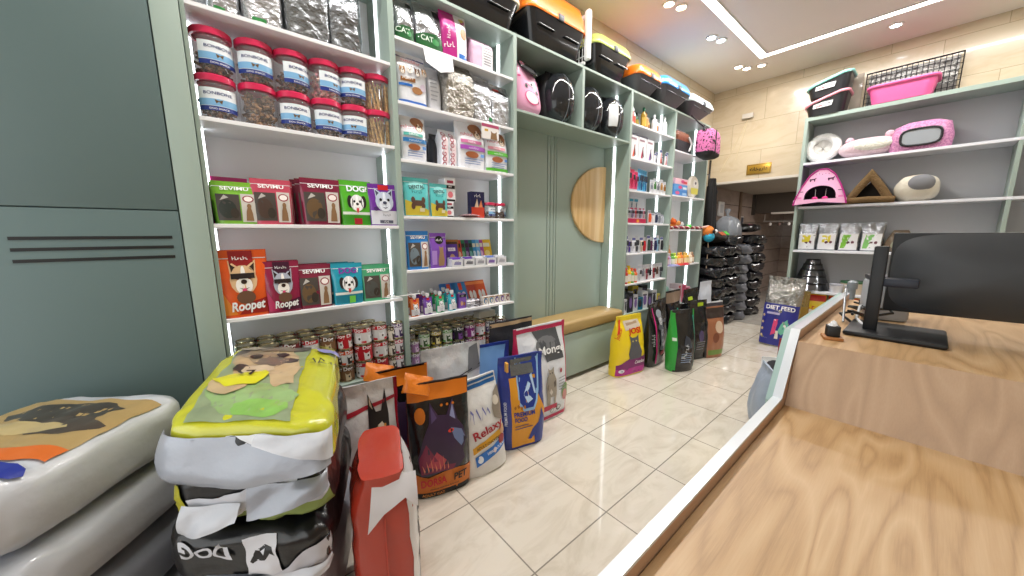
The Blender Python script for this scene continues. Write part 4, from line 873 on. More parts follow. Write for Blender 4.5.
def pk(u, v, e=0.0):
    p = superel(u, v, .165 + e, .145 + e, .21 + e, .6, .55); k = (p.z + .21) / .42
    return Vector((p.x * (1 - .28 * k), p.y * (1 - .30 * k) + .02 * k, p.z + .21 - (.07 * k * max(0, (p.x + .05)) / .16)))
MB().surf(pk, 36, 26, PNK, cu=True).build('shell', t)
def pkf(x, z, e=.002):
    zz = min(.40, max(.01, z)); k = zz / .42; c = (zz - .21) / .21; q = abs(c) ** (1 / .6); cosph = max(0.0, (1 - min(1, q) ** 2)) ** .3
    a = .165 * cosph * (1 - .28 * k); b = .145 * cosph * (1 - .30 * k); r = min(.98, abs(x) / max(a, .001))
    ct = r ** (1 / .55); st = max(0.0, 1 - ct * ct) ** .275
    return Vector((x, -b * st + .02 * k - e, zz - .07 * k * max(0, x + .05) / .16))
mb = MB(); EY = ink('1d1a1c')
def disc(cx, cz, rx, rz, m, e=.002): mb.poly([(cx + rx * math.cos(2 * PI * i / 16), cz + rz * math.sin(2 * PI * i / 16)) for i in range(16)], lambda x, z: pkf(x, z, e), m, .03)
disc(.01, .13, .075, .052, ink('d84a86'), .0025); disc(.01, .133, .066, .045, ink('ecd9e2'), .0032); disc(-.045, .205, .014, .017, EY, .003); disc(.065, .195, .014, .017, EY, .003); disc(.01, .235, .03, .012, ink('efe3ea'), .003); disc(.012, .238, .012, .01, EY, .0035); disc(-.10, .27, .012, .008, ink('d03a7f'), .003); disc(.075, .115, .008, .01, EY, .004)
mb.build('printed_face', t)
mb = MB(); mb.surf(lambda u, v: Vector((.005 + .088 * (1 - v) * math.cos(2 * PI * u), -.075 + .066 * (1 - v) * math.sin(2 * PI * u) * .8 + .002, .352 + .066 * (1 - v) * math.sin(2 * PI * u) * .9 + .012 * (1 - (1 - v) ** 2) - .12 * (1 - v) * math.cos(2 * PI * u) * .088)), 28, 4, pm('black_mesh', '1b1b1f', .7, bump=.4, bscale=120), cu=True); mb.build('mesh_window', t)
MB().tube([(.005 + .088 * math.cos(a), -.075 + .053 * math.sin(a), .352 + .059 * math.sin(a) - .0106 * math.cos(a)) for a in [2 * PI * i / 32 for i in range(32)]], .007, PBLK, 6, closed=True).build('window_rim', t)

# ============================================================ grooming shelves
def bottle(label, x, y, z, h, r, c, capc, group, cat='grooming bottle', lab=None, name='spray_bottle', pump=False):
    t = thing(name, label, cat, (x, y, z), rnd.uniform(-.3, .3), group)
    MB().lathe([(r * .92, 0), (r, .004), (r, h * .62), (r * .75, h * .72), (r * .4, h * .78), (r * .4, h * .82)], ink(c, .3, .2), 18).build('bottle', t, ang=.8)
    m_ = MB(); m_.lathe([(r * .5, h * .80), (r * .5, h * .93), (r * .3, h * .98), (0, h)], ink(capc, .35), 14)
    if pump: m_.box(-r * 1.3, r * .4, -r * .25, r * .25, h * .93, h * 1.0, ink(capc, .35), .002, seg=1)
    m_.build('pump' if pump else 'cap', t)
    if lab: MB().surf(lambda u, v: ((r + .0008) * math.cos(-PI / 2 + (2 * u - 1) * 1.3), (r + .0008) * math.sin(-PI / 2 + (2 * u - 1) * 1.3), h * (.12 + .4 * v)), 14, 1, ink(lab)).build('paper_label', t)
    return t
def blister(label, x, y, z, w, h, toolc, group, cardc='e6e6ea', kind='brush', hook=True, cat='grooming tool', rz=0.0, top='3a4a7a'):
    t = thing('blister_card', label, cat, (x, y, z), rz, group)
    MB().box(-w / 2, w / 2, -.001, .001, 0, h, ink(cardc, .4), 0).box(-w * .46, w * .46, -.0016, -.0010, h * .82, h * .97, ink(top)).build('card', t, smooth=False)
    m_ = MB(); c = ink(toolc, .3, .2); k = ink('2a2b30', .4)
    if kind == 'brush':
        m_.tube([(0, -.010, h * .08), (0, -.012, h * .30), (0, -.010, h * .42)], [w * .12, w * .15, w * .10], c, 8); m_.box(-w * .3, w * .3, -.022, -.004, h * .44, h * .74, c, .003, seg=1); m_.box(-w * .24, w * .24, -.027, -.02, h * .47, h * .71, k)
    elif kind == 'comb':
        m_.box(-w * .32, w * .32, -.012, -.004, h * .55, h * .64, c, .002, seg=1)
        for i in range(9): m_.box(-w * .3 + i * w * .07, -w * .3 + i * w * .07 + w * .03, -.010, -.005, h * .3, h * .56, c)
        m_.tube([(0, -.008, h * .6), (0, -.008, h * .78)], w * .09, c, 8)
    elif kind == 'scissors':
        m_.tube([(-.2 * w, -.006, h * .1), (-.05 * w, -.006, h * .4), (.14 * w, -.006, h * .78)], [w * .07, w * .06, w * .02], c, 6); m_.tube([(.2 * w, -.007, h * .1), (.05 * w, -.007, h * .4), (-.1 * w, -.007, h * .78)], [w * .07, w * .06, w * .02], c, 6)
    else:
        m_.tube([(0, -.009, h * .1), (.02 * w, -.012, h * .45), (0, -.009, h * .76)], [w * .22, w * .26, w * .18], c, 10)
    m_.build('tool', t, ang=.6)
    return t
G3_ = 'grooming tools and bottles in the narrow unit'
Z = 2.5122
for i, (x, h, c, cap, lab) in enumerate([(3.43, .25, 'e8e8ea', 'c33238', 'd04a40'), (3.50, .19, 'e9e9ec', 'e3e3e6', 'cf5a4a'), (3.60, .17, '2d5a42', '1c3a2a', '9a8a3a'), (3.68, .23, '9c7a22', '1f6a4c', 'c9a64a'), (3.76, .19, 'b0782a', 'c98a3a', 'd9a05a'), (3.83, .15, 'c08a3a', 'e0b070', '8a5a2a'), (3.91, .20, 'dfe1e6', 'd5d7dd', 'c9cdd8'), (3.98, .17, 'e6e8ec', 'cfd2da', 'b57a3a'), (4.05, .19, 'e3e5ea', 'c9ccd5', '9aa0b5'), (4.14, .22, 'e9ebee', 'dfe2e6', 'd5dae2')]):
    bottle('%s on the top grooming shelf' % ['tall white bottle with red cap', 'short white bottle with red label', 'dark green bottle', 'tall golden bottle with green cap', 'amber bottle', 'short honey coloured bottle', 'white bottle with grey label', 'white bottle with brown label', 'white bottle with blue grey label', 'tall white dispenser bottle, last'][i], x, 2.16 + .02 * (i % 3), Z, h, .03, c, cap, G3_, lab=lab, pump=i in (0, 9))
Z = 2.1752
for i in range(3): carton('white boxed grooming scissors, %s from the niche' % ORD[i], 3.385 + .165 * i, 3.535 + .165 * i, 2.12, 2.17, Z, Z + .235, 'e3e3e8', [('poly', [(-.4, .08), (.0, .1), (.25, .6), (.1, .62)], ink(['d8572e', 'b03050', '7a4a9a'][i])), ('poly', [(.1, .08), (.4, .2), (.1, .62), (.0, .55)], ink('2b2b33')), ('rect', -.8, .82, .5, .9, ink('9a7a86'))], G3_)
t = thing('flat_comb_case', 'flat dark case lying across the boxed scissors', 'grooming case', (3.62, 2.145, Z + .2355), group=None)
MB().box(-.17, .12, -.02, .03, 0, .018, ink('2a2e48', .4), .004).build('case', t)
for i in range(6): blister('white carded clipper, %s in the row beside the boxed scissors' % ORD[i], 3.90 + .062 * i, 2.12 + .02 * (i % 2), Z, .058, .11 + .03 * (i % 3), ['b9bcc8', '3a3c48', 'c9574a', '2d2f3a', 'd08a8a', '8a8fa8'][i], G3_, kind='scissors')
Z = 1.8482
for i in range(3): blister('pink carded pet brush, %s from the niche' % ORD[i], 3.40 + .07 * i, 2.13, Z + .02, .066, .22 - .02 * i, ['d8325f', 'e0507a', 'b83a6a'][i], G3_, 'e2557f', 'brush', top='c22a55')
for i in range(4): blister('sky blue carded pet brush, %s in its row' % ORD[i], 3.60 + .06 * i, 2.13 + .01 * i, Z + .0, .058, .24, ['3f9ccc', '2a5a8a', '4ab0dd', '2f7fb8'][i], G3_, '7cc0e2', 'brush', top='3a93c4')
for i in range(5): blister('pale grey carded nail clipper, %s in its row' % ORD[i], 3.87 + .075 * i, 2.13, Z, .07, .15 + .02 * (i % 2), ['9aa0ad', '4d8a4a', '7a7f8d', 'c08a3a', '9a6a30'][i], G3_, 'd6d9de', 'comb', top='b5bac6')
Z = 1.5052
for i in range(4): blister('turquoise topped card above the comb rack, %s from the niche' % ORD[i], 3.43 + .095 * i, 2.22, Z + .09, .085, .19, '1f6f86', G3_, 'd9dde2', 'scissors', top='2aa4c6')
t = thing('comb_rack', 'crimson counter rack holding a row of small combs', 'display rack', (3.56, 2.14, Z))
MB().box(-.18, .20, -.03, .03, 0, .05, ink('b01c48', .4), .003, seg=1).box(.0, .05, -.032, -.03, .01, .04, ink('e0a030')).build('rack_base', t)
for i in range(9): blister('small comb with %s handle in the crimson rack' % ['blue', 'white', 'grey', 'violet', 'red', 'silver', 'black', 'pale blue', 'rose'][i], 3.395 + .042 * i, 2.135 + .01 * (i % 2), Z + .0505, .036, .12, ['2f4a9a', 'e6e6e8', '7a7d88', '6a3d9c', 'c43a3a', 'b9bdc8', '1f2026', '8ab0d8', 'c97a8a'][i], G3_, 'c9cdd8', 'brush', top='a83a5a')
for i in range(5): blister('small %s carded tool at the end of the comb shelf' % ['orange', 'white', 'dark blue', 'grey', 'silver'][i], 3.86 + .075 * i, 2.13, Z, .07, [.15, .12, .14, .13, .11][i], ['d0572e', 'e2e2e6', '2a3350', '8a8f9a', 'b9bdc6'][i], G3_, 'd5d8de', 'roll', top='8a90a0')
Z = 1.1752
for i in range(11): blister('carded %s handled grooming tool standing in the row' % ['indigo', 'violet', 'white', 'black', 'beige', 'scarlet', 'dark green', 'plum', 'navy', 'pale blue', 'charcoal'][i], 3.40 + .078 * i, 2.13 + .012 * (i % 2), Z, .072, .175 + .02 * (i % 3 == 0), ['3d3f96', '5a3f9a', 'dcdce2', '26272c', 'c4b49a', 'c0202c', '2c4038', '5a2a50', '2a2f5a', '9cc4dc', '202228'][i], G3_, 'e4e5ea' if i != 9 else 'b9d6e4', 'roll' if i in (5, 6, 7, 8, 10) else 'brush', top=['5a60a0', 'd5d7de'][i % 2])
Z = .8402
for i, (c, cap) in enumerate([('c43a30', 'd8442e'), ('e6c21e', 'e6c21e'), ('6fa84a', 'e0662a'), ('e0662a', 'd9482e')]): bottle('%s spray bottle on the lowest grooming shelf' % ['red', 'yellow', 'green capped orange', 'orange'][i], 3.42 + .065 * i, 2.13, Z, [.18, .2, .17, .16][i], .028, c, cap, G3_, lab='e8e4d8', pump=True)
for i in range(7): blister('white card with a small %s tool, low grooming shelf' % ['silver', 'grey', 'wine red', 'black', 'dark red', 'brown', 'slate'][i], 3.70 + .082 * i, 2.13, Z, .075, .19, ['c9ccd4', '8a8d96', '8a2a3a', '26272c', '9a3038', '6a4a3a', '4a5058'][i], G3_, 'e3e3e8', 'comb' if i % 2 else 'brush', top='c9ccd6')
Z = .5002
for i in range(16):
    k = i % 8; row = i // 8
    cc = ['e3e4e8', '2a2b30', 'd9dade', '1f6f8a', 'e6e6ea', '33343a', 'dcdde2', 'c9b43a'][(k + 3 * row) % 8]
    carton('%s %s packet on the bottom grooming shelf, %s row' % (ORD[k], {'e3e4e8': 'white', '2a2b30': 'black', 'd9dade': 'pale', '1f6f8a': 'teal', 'e6e6ea': 'snow white', '33343a': 'dark grey', 'dcdde2': 'light grey', 'c9b43a': 'yellow'}[cc], ['front', 'rear'][row]), 3.385 + .107 * k, 3.48 + .107 * k, 2.12 + .13 * row, 2.20 + .13 * row, Z, Z + [.16, .22, .19, .15, .21, .17, .2, .14][k] + .05 * row, cc, [('ell', 0, .5, .6, .3, ink('8a6fae' if i % 3 else '3a3a42')), ('rect', -.8, .75, .6, .85, ink('5a5a66'))], G3_, rz=rnd.uniform(-.25, .25))
# ============================================================ toy shelves
G4 = 'dog toys and treats in the last narrow unit'
t = thing('soft_carrier', 'brown and black folded soft carrier bag on the top toy shelf', 'pet carrier bag', (4.58, 2.24, 2.3852))
mb = MB(); loft(mb, [(.20, .13, .03, 0, 0, 0), (.21, .13, .04, .05, 0, 0), (.20, .12, .04, .14, 0, 0)], pm('black_nylon', '15161a', .65)); mb.build('lower_body', t)
mb = MB(); loft(mb, [(.20, .12, .04, .1405, 0, 0), (.21, .13, .05, .19, .0, 0), (.17, .10, .05, .25, .02, 0)], pm('brown_leatherette', '7a4630', .45, bump=.3)); mb.build('upper_body', t)
MB().tube([(.12, -.135, .03), (.14, -.155, .12), (.10, -.13, .20)], .012, ink('d6d6d8', .4), 8).build('buckle_strap', t)
t = thing('leopard_carrier_bag', 'pink leopard print pet carrier bag with black trim hanging at the unit end', 'pet carrier bag', (4.93, 1.975, 2.345), rz=.12)
LEO = spots_mat('pink_leopard_print', '3a1a2c', 'cf6fa6', 46, .7, .44)
mb = MB(); loft(mb, [(.20, .10, .05, .05, 0, 0), (.205, .105, .05, .12, 0, 0), (.20, .10, .05, .27, 0, 0), (.185, .085, .05, .315, 0, 0)], LEO); mb.build('bag_body', t)
mb = MB(); loft(mb, [(.15, .07, .05, 0, 0, 0), (.195, .098, .05, .025, 0, 0), (.204, .104, .05, .052, 0, 0)], ink('1a1a1e', .6)); mb.build('base_trim', t)
mb = MB(); mb.box(-.075, -.055, -.109, -.10, .03, .31, ink('1a1a1e', .6)); mb.box(-.20, -.065, -.109, -.10, .16, .175, ink('1a1a1e', .6)); mb.build('webbing_strap', t)
mb = MB(); mb.tube([(-.19, 0, .30), (-.12, .02, .37), (-.02, .04, .36)], .013, ink('1a1a1e', .6), 6); mb.build('carry_handle', t)
MB().tube([(.19, .0, .31), (.15, .05, .38), (-.05, .10, .43), (-.35, .11, .456)], .008, ink('1a1a1e', .6), 6).build('shoulder_strap', t)
Z = 1.8602
t = thing('round_bed_pack', 'round clear pack with a dog picture and yellow insert', 'pet toy pack', (5.00, 2.16, Z), group=G4)
rt = Matrix.Translation((0, 0, .15)) @ Matrix.Rotation(PI / 2, 4, 'X')
MB().lathe([(0, .03), (.13, .025), (.15, 0), (.13, -.025), (0, -.03)], ink('e4ded2', .3, .3), 28, mtx=rt).build('round_pack', t)
mb = MB(); f_ = lambda e: (lambda x, z: Vector((x, -.031 - e, .15 + z)))
mb.poly([(-.10, -.10), (.10, -.10), (.11, -.02), (-.11, -.02)], f_(.0005), ink('d8cf4a')); mb.poly([(.06 * math.cos(a * PI / 6), .04 + .05 * math.sin(a * PI / 6)) for a in range(12)], f_(.001), ink('efece8')); mb.poly([(.02 + .025 * math.cos(a * PI / 4), .045 + .02 * math.sin(a * PI / 4)) for a in range(8)], f_(.0015), ink('3a2f45')); mb.build('printed_pattern', t, smooth=False)
carton('violet edged box behind the round pack', 5.12, 5.21, 2.2, 2.3, Z, Z + .24, 'c9cbd2', [('rect', -.9, .03, .9, .35, ink('5f2f86'))], G4)
for i in range(3): carton(['blue toy box with pink print, bottom of the toy stack', 'light blue toy box with pink print, middle of the toy stack', 'pink and white toy box topping the toy stack'][i], 4.36 + .02 * i, 4.74, 2.11, 2.28, Z + .0703 * i, Z + .07 + .0703 * i, ['3f86d0', '5a9cdc', 'e6b9c9'][i], [('ell', -.4 + .3 * i, .5, .3, .3, ink('d8508a')), ('rect', .3, .2, .9, .6, ink(['9ac4ea', 'dfe9f4', 'd83a50'][i]))], G4)
Z = 1.4402
def softtoy(label, x, y, z, s, c, c2, ball=None):
    t = thing('plush_toy', label, 'dog toy', (x, y, z), rnd.uniform(-.4, .4), G4)
    MB().surf(lambda u, v: superel(u, v, s * .8, s * .6, s * .5, 1, 1) + Vector((0, 0, s * .5)), 16, 10, pm('plush_' + c, c, .9, bump=.5, bscale=60), cu=True).build('body', t)
    MB().surf(lambda u, v: superel(u, v, s * .5, s * .5, s * .5, 1, 1) + Vector((-.3 * s, -.2 * s, s * 1.15)), 16, 10, pm('plush_' + c2, c2, .9, bump=.5, bscale=60), cu=True).build('head', t)
    for k in (-1, 1):
        MB().surf(lambda u, v: superel(u, v, s * .16, s * .1, s * .22, 1, 1) + Vector((-.3 * s + k * .36 * s, -.1 * s, s * 1.6)), 10, 6, pm('plush_' + c, c, .9, bump=.5, bscale=60), cu=True).build('ear', t)
        MB().surf(lambda u, v: superel(u, v, s * .07, s * .05, s * .08, 1, 1) + Vector((-.3 * s + k * .18 * s, -.66 * s, s * 1.25)), 8, 6, K_, cu=True).build('eye', t)
for i, (x, s, c, c2) in enumerate([(4.40, .07, 'd8572e', '2e2a2c'), (4.55, .085, 'e08a3a', 'e0682e'), (4.70, .07, 'dfe0e4', 'e8a05a'), (4.82, .06, 'c9cbd4', 'e6e6ea')]): softtoy('%s plush toy on the middle toy shelf' % ['orange and black', 'amber and orange', 'white and orange', 'pale grey and white'][i], x, 2.19, Z, s, c, c2)
t = thing('ball_toy', 'bright green ball lying at the front of the middle toy shelf', 'dog toy', (4.88, 2.12, Z))
MB().surf(lambda u, v: superel(u, v, .038, .038, .038, 1, 1) + Vector((0, 0, .038)), 16, 10, ink('4cc04a', .4), cu=True).build('ball', t)
MB().tube([(.0385 * math.cos(a), .0, .038 + .0385 * math.sin(a)) for a in [2 * PI * i / 20 for i in range(20)]], .002, W_, 5, closed=True).build('groove', t)
t = thing('rope_toy', 'dark red rope toy lying along the shelf front', 'dog toy', (4.6, 2.105, Z + .0))
for k in range(3): MB().tube([(-.25 + .9 * i / 40, .014 * math.cos(i * .9 + 2.1 * k) , .024 + .012 * math.sin(i * .9 + 2.1 * k)) for i in range(40)], .010, [ink('8a2035', .8), ink('d9c9c0', .8), ink('a03048', .8)][k], 6).build('strand', t)
t = thing('wand_toy', 'orange and blue feather headed cat wand hanging past the unit end', 'cat toy', (5.37, 2.04, 1.20))
MB().tube([(0, 0, -.36), (.0, .0, .0), (-.005, .005, .14)], .006, ink('b59a80', .6), 6).build('stick', t)
MB().surf(lambda u, v: superel(u, v, .085, .07, .075, 1, 1) + Vector((0, 0, .14)), 18, 12, ink('2aa0c4', .6), cu=True).build('blue_ball', t)
MB().surf(lambda u, v: superel(u, v, .10, .08, .075, 1, 1) * (1 + .12 * math.sin(18 * u * PI) * math.cos(3 * v)) + Vector((0, .02, .215)), 36, 10, pm('plush_d8803a', 'd8803a', .9, bump=.5, bscale=60), cu=True).build('orange_head', t)
for k in (-1, 1): MB().surf(lambda u, v: superel(u, v, .024, .02, .028, 1, 1) + Vector((k * .035, -.075, .215)), 10, 8, W_ if k > 0 else K_, cu=True).build('eye', t)
MB().tube([(-.16, .03, .275), (.0, .02, .29), (.10, .02, .27)], .014, pm('plush_d9b9b0', 'd9b9b0', .9), 6).build('tail', t)
Z = .9802
for i in range(3): bottle('slim orange bottle standing in the rear row, %s from the near side' % ORD[i], 4.50 + .09 * i, 2.28, Z + .0, .26, .036, 'e39a4a', 'e8c9a0', G4, lab='d87a2e', cat='pet treats', name='treat_bottle')
for i in range(10): bottle('%s treat tub in the front row of the lower toy shelf' % ['crimson', 'lilac', 'grass green', 'lime', 'amber', 'orange', 'golden', 'ochre', 'pale peach', 'brown'][i], 4.36 + .086 * i, 2.15 + .01 * (i % 2), Z, .16 - .006 * (i > 6), .036, ['b8203c', 'c09ac9', '5aa83a', 'b9d02a', 'e8a020', 'e07a1e', 'd9a53a', 'c9a030', 'e3c9a8', '8a5a3a'][i], ['c83a4a', 'e6e0ea', '7ac04a', 'd0e04a', 'f0c040', 'f09a3a', 'e6c060', 'dfc060', 'efe0d0', 'b08a6a'][i], G4, lab=['e8d0d0', 'e8e0ee', 'e8efd8', 'f0f4d0', 'f4e4b0', 'f4d9b0', 'efe0b0', 'eadfb0', 'f4ece0', 'd9c9b0'][i], cat='pet treats', name='treat_bottle')
for i in range(3):
    t = thing('treat_sachet', ['violet grey sachet lying at the near edge under the treat tubs', 'red and yellow sachet lying under the treat tubs', 'crimson sachet lying under the treat tubs'][i], 'pet treats', (4.42 + .17 * i, 2.07, Z), rz=.2 * i - .2, group=G4)
    mb = MB(); mb.surf(lambda u, v: ((u - .5) * .17, (v - .5) * .09 - .0, .024 * (1 - abs(2 * u - 1) ** 4) * (1 - abs(2 * v - 1) ** 4) + .001), 10, 8, ink(['8a8fb8', 'c43a30', 'b02040'][i], .3)); mb.surf(lambda u, v: ((u - .5) * .17, (v - .5) * .09, .0005), 2, 2, ink(['8a8fb8', 'c43a30', 'b02040'][i], .3)); mb.build('sachet', t)
Z = .4502
t = thing('ring_toy', 'large mint green ring toy on the lowest toy shelf', 'dog toy', (4.45, 2.17, Z))
MB().tube([(.10 * math.cos(a), -.0 + .03 * math.cos(a), .13 + .10 * math.sin(a)) for a in [2 * PI * i / 28 for i in range(28)]], .029, pm('mint_rubber', '9fd0c0', .5), 10, closed=True).build('ring', t)
for i, (c, c2) in enumerate([('e6e2e4', 'c42038'), ('e3d0d6', 'c02a3a'), ('d9708f', 'c23a62'), ('dca0b0', 'a83050'), ('e6e3e6', '6a3a4a')]): carton('%s toy box on the lowest toy shelf' % ['white and red', 'blush and red', 'pink', 'pale pink', 'white and plum'][i], 4.58 + .125 * i, 4.69 + .125 * i, 2.12, 2.24, Z, Z + [.20, .26, .24, .2, .16][i], c, [('ell', 0, .5, .6, .3, ink(c2)), ('rect', -.8, .8, .3, .92, ink(c2))], G4, rz=rnd.uniform(-.15, .15))
# ============================================================ standing bags on the floor
FL = .0003
GB = 'large pet food bags standing on the floor'
def floorbag(label, c, w, h, d, rz, mat, art, text, seed, side=None, rot=None, group=GB, extra=None, name='pet_food_bag', loc_z=FL, cut=.08, **kw):
    k = dict(n=2.8, wk=9, wa=.009, bot=.85, mid=.3, top=.07, flare=.0, seal=.09); k.update(kw)
    return make_bag(name, label, 'pet food bag', Bag(w, h, d, seed=seed, **k), mat, art, (c[0], c[1] - (.05 if c[1] > 1.5 and loc_z == FL else 0), loc_z), rz, group, side, rot=rot, text=text, nu=64, nv=36, cut=cut, extra=extra)
BKF = pm('black_bag_film', '141518', .22, coat=.5, bump=.35, bscale=16)
ORF = pm('orange_bag_film', 'd9781f', .28, coat=.4, bump=.45, bscale=16)
O_ = ink('d9781f'); MAG = ink('7a1f4a'); R_ED = ink('b02a2a')
def dorsa_art():
    return [('rect', -.96, .85, .96, .985, O_), ('poly', [(-.96, .02), (.96, .02), (.96, .20), (.3, .24), (-.5, .20), (-.96, .25)], ink('c9701f')), ('rect', -.9, .02, .9, .055, K_),
            ('poly', [(-.70, .22), (-.78, .38), (-.55, .56), (-.38, .66), (-.30, .83), (-.08, .72), (.18, .71), (.42, .84), (.52, .66), (.72, .58), (.80, .46), (.66, .38), (.72, .30), (.5, .24)], ink('3b2a48')),
            ('poly', [(-.70, .24), (-.74, .38), (-.5, .50), (-.3, .40), (-.1, .30), (.4, .28), (.3, .24)], ink('7d2a4c')), ('poly', [(-.5, .30), (-.2, .42), (.1, .33), (-.1, .26)], ink('b8485a')), ('poly', [(.3, .60), (.66, .56), (.78, .47), (.6, .42), (.4, .50)], ink('6f7fa8')), ('poly', [(-.28, .80), (-.12, .70), (-.3, .66)], ink('5a4a78')), ('poly', [(.40, .80), (.46, .66), (.28, .70)], ink('8a90b8')),
            ('ell', .30, .575, .10, .016, ink('e0463a')), ('ell', .32, .575, .03, .014, K_), ('poly', [(.70, .50), (.82, .47), (.70, .44)], ink('2a1d30'))] + [('poly', [(-.6 + .12 * i, .25), (-.66 + .13 * i, .33 + .03 * (i % 3)), (-.57 + .12 * i, .27)], ink('e08a6a')) for i in range(7)] + [('ell', -.62, .74, .16, .07, ink('c9701f'))] + [('ell', .05 + .18 * i, .80, .045, .012, ink('c9701f')) for i in range(3)]
def dorsa_txt(): return [('text', 'DORSA', -.34, .125, .044, ink('c01f2a'), {'bold': .04, 'fit': .40}), ('text', 'PET', .52, .125, .044, K_, {'bold': .04, 'fit': .22}), ('text', 'ADULT CAT', -.35, .028, .016, ink('d98a3a'), {'bold': .02}), ('text', 'Optimal Nutrition Balanced', 0, .085, .010, K_)]
def dorsa_fold(t, b):
    mb = MB(); b2 = Bag(.15, .10, .04, n=2.2, top=.4, wa=.012, wk=20, seed=5); b2.body(mb, ORF, 24, 8)
    mb.xf(Matrix.Translation((-.115, -.015, b.h * .915)) @ Matrix.Rotation(.35, 4, 'Y') @ Matrix.Rotation(-.5, 4, 'X')); mb.build('folded_top', t)
floorbag('black and orange cat food bag with a glowing cat, at the front', (.825, 1.665), .335, .625, .17, -.26, BKF, dorsa_art(), dorsa_txt(), 61, side=BKF, extra=dorsa_fold)
floorbag('black and orange cat food bag with a glowing cat, hidden behind its twin', (.70, 1.885), .335, .66, .15, -.15, BKF, dorsa_art(), dorsa_txt(), 62, side=ORF, extra=dorsa_fold)
HUS = pm('silver_white_film', 'd3d5da', .25, metal=.25, coat=.3, bump=.4, bscale=14)
husk = [('poly', [(-.95, .02), (-.95, .60), (-.1, .30), (.1, .02)], ink('8e1526')), ('poly', [(-.92, .74), (.90, .84), (.90, .865), (-.92, .78)], ink('9a1c30')), ('poly', [(-.3, .02), (.05, .36), (.35, .02)], ink('b8442a'))]
hd = [('poly', [(.20, .34), (.12, .52), (.16, .78), (.34, .64), (.48, .64), (.62, .80), (.68, .60), (.66, .42), (.58, .30), (.40, .26)], ink('1c1a1c')), ('poly', [(.36, .54), (.48, .56), (.60, .50), (.58, .34), (.44, .28), (.38, .38)], ink('d9cdbd')), ('poly', [(.17, .70), (.19, .76), (.26, .66)], ink('b9a58f')), ('ell', .34, .52, .035, .012, ink('c98a3a')), ('ell', .55, .53, .035, .012, ink('c98a3a')), ('ell', .50, .36, .07, .03, K_), ('poly', [(.42, .30), (.5, .24), (.58, .30), (.5, .33)], ink('c96a6a'))]
floorbag('white and silver bag with a black shepherd dog and red band', (.47, 1.80), .36, .66, .15, -.1, HUS, husk + [('poly', [(a, c + .13) for a, c in q[1]], q[2]) if q[0] == 'poly' else (q[0], q[1], q[2] + .13, *q[3:]) for q in hd], [], 63, side=pm('maroon_film', '8e1526', .25, coat=.4, bump=.3, bscale=14))
floorbag('plain white bag with silver folded top behind the orange trimmed bags', (1.07, 1.93), .40, .70, .13, -.12, HUS, [('poly', [(-.95, .60), (.95, .78), (.95, .79), (-.95, .61)], K_), ('poly', [(.45, .72), (.95, .75), (.9, .98), (.6, .95)], ink('6a6c72'))], [], 64)
rel = [('rect', -.94, .90, .94, .94, ink('1f5fa0')), ('rect', -.94, .955, .94, .985, ink('1f5fa0')), ('poly', [(-.55, .27), (.97, .36), (.97, .43), (-.55, .34)], ink('d9a02a')), ('poly', [(-.5, .12), (.97, .22), (.97, .33), (-.5, .23)], ink('2a72c8')), ('ell', -.3, .19, .12, .04, ink('e6eef8')), ('ell', .35, .23, .08, .03, ink('e4d0d0')), ('ell', .75, .30, .16, .06, ink('9a1f2a')), ('ell', .84, .40, .14, .05, ink('c9a07a')), ('poly', [(.55, .56), (.97, .48), (.97, .86), (.7, .80), (.5, .66)], ink('8c8276')), ('ell', .72, .72, .14, .05, ink('cfc6b8'))]
def scrib(pts, w, m): return [('poly', [(a[0] - w, a[1] - w * .3), (b[0] - w * .2, b[1] - w * .4), (b[0] + w * .4, b[1] + w * .3), (a[0] + w * .2, a[1] + w * .4)], m) for a, b in zip(pts, pts[1:])]
rel += scrib([(-.45, .62), (-.38, .70), (-.30, .66), (-.33, .58)], .03, ink('6a6fae')) + scrib([(-.15, .70), (-.05, .60)], .03, ink('6a6fae')) + scrib([(.0, .58), (.1, .70), (.2, .62), (.3, .68), (.38, .62)], .025, ink('6a6fae'))
floorbag('white dog food bag with red lettering and blue band, leaning sideways', (1.10, 1.635), .30, .575, .15, 0, pm('white_woven_film', 'dcdcdb', .35, coat=.2, bump=.25, bscale=14), rel, [('text', 'Relaxy', .20, .43, .05, ink('a01c2a'), {'bold': .03, 'fit': .66, 'rot': .12}), ('text', 'ADULT CHICKEN', .1, .318, .017, K_, {'fit': .5, 'rot': .10}), ('text', '100% NATURAL', .42, .225, .018, ink('e6eef8'), {'fit': .42, 'rot': .12})], 65, rot=(-.05, -.10, -.12), top=.12)
NAVY = pm('navy_bag_film', '26398c', .28, coat=.4, bump=.35, bscale=14)
YEL = ink('d9962a'); NV = ink('26398c'); LB = ink('8fb6dd')
def prem(): return [('poly', [(-.62, .03), (.96, .03), (.96, .36), (.62, .44), (.55, .62), (.55, .78), (-.62, .78)], YEL), ('poly', [(-.30, .98), (-.30, .50), (-.1, .42), (.35, .42), (.55, .50), (.66, .60), (.80, .98)], LB), ('poly', [(-.24, .98), (-.24, .52), (-.06, .45), (.32, .45), (.48, .52), (.58, .62), (.74, .98)], NV),
     ('poly', [(.10, .50), (-.05, .60), (.2, .72), (.3, .69), (.15, .60), (.35, .53)], ink('b9d3ee')), ('poly', [(.3, .78), (.45, .58), (.52, .58), (.40, .80)], ink('b9d3ee')), ('poly', [(.12, .09), (.30, .20), (.55, .26), (.70, .42), (.80, .34), (.97, .24), (.97, .03), (.45, .03), (.40, .12), (.25, .08)], NV)] + [('ell', -.45 + .13 * i, .47 + .012 * math.sin(i * 2), .05, .02, ink('a86a1c')) for i in range(4)] + lines(-.5, .3, .265, 2, .03, ink('3a3f7a'))
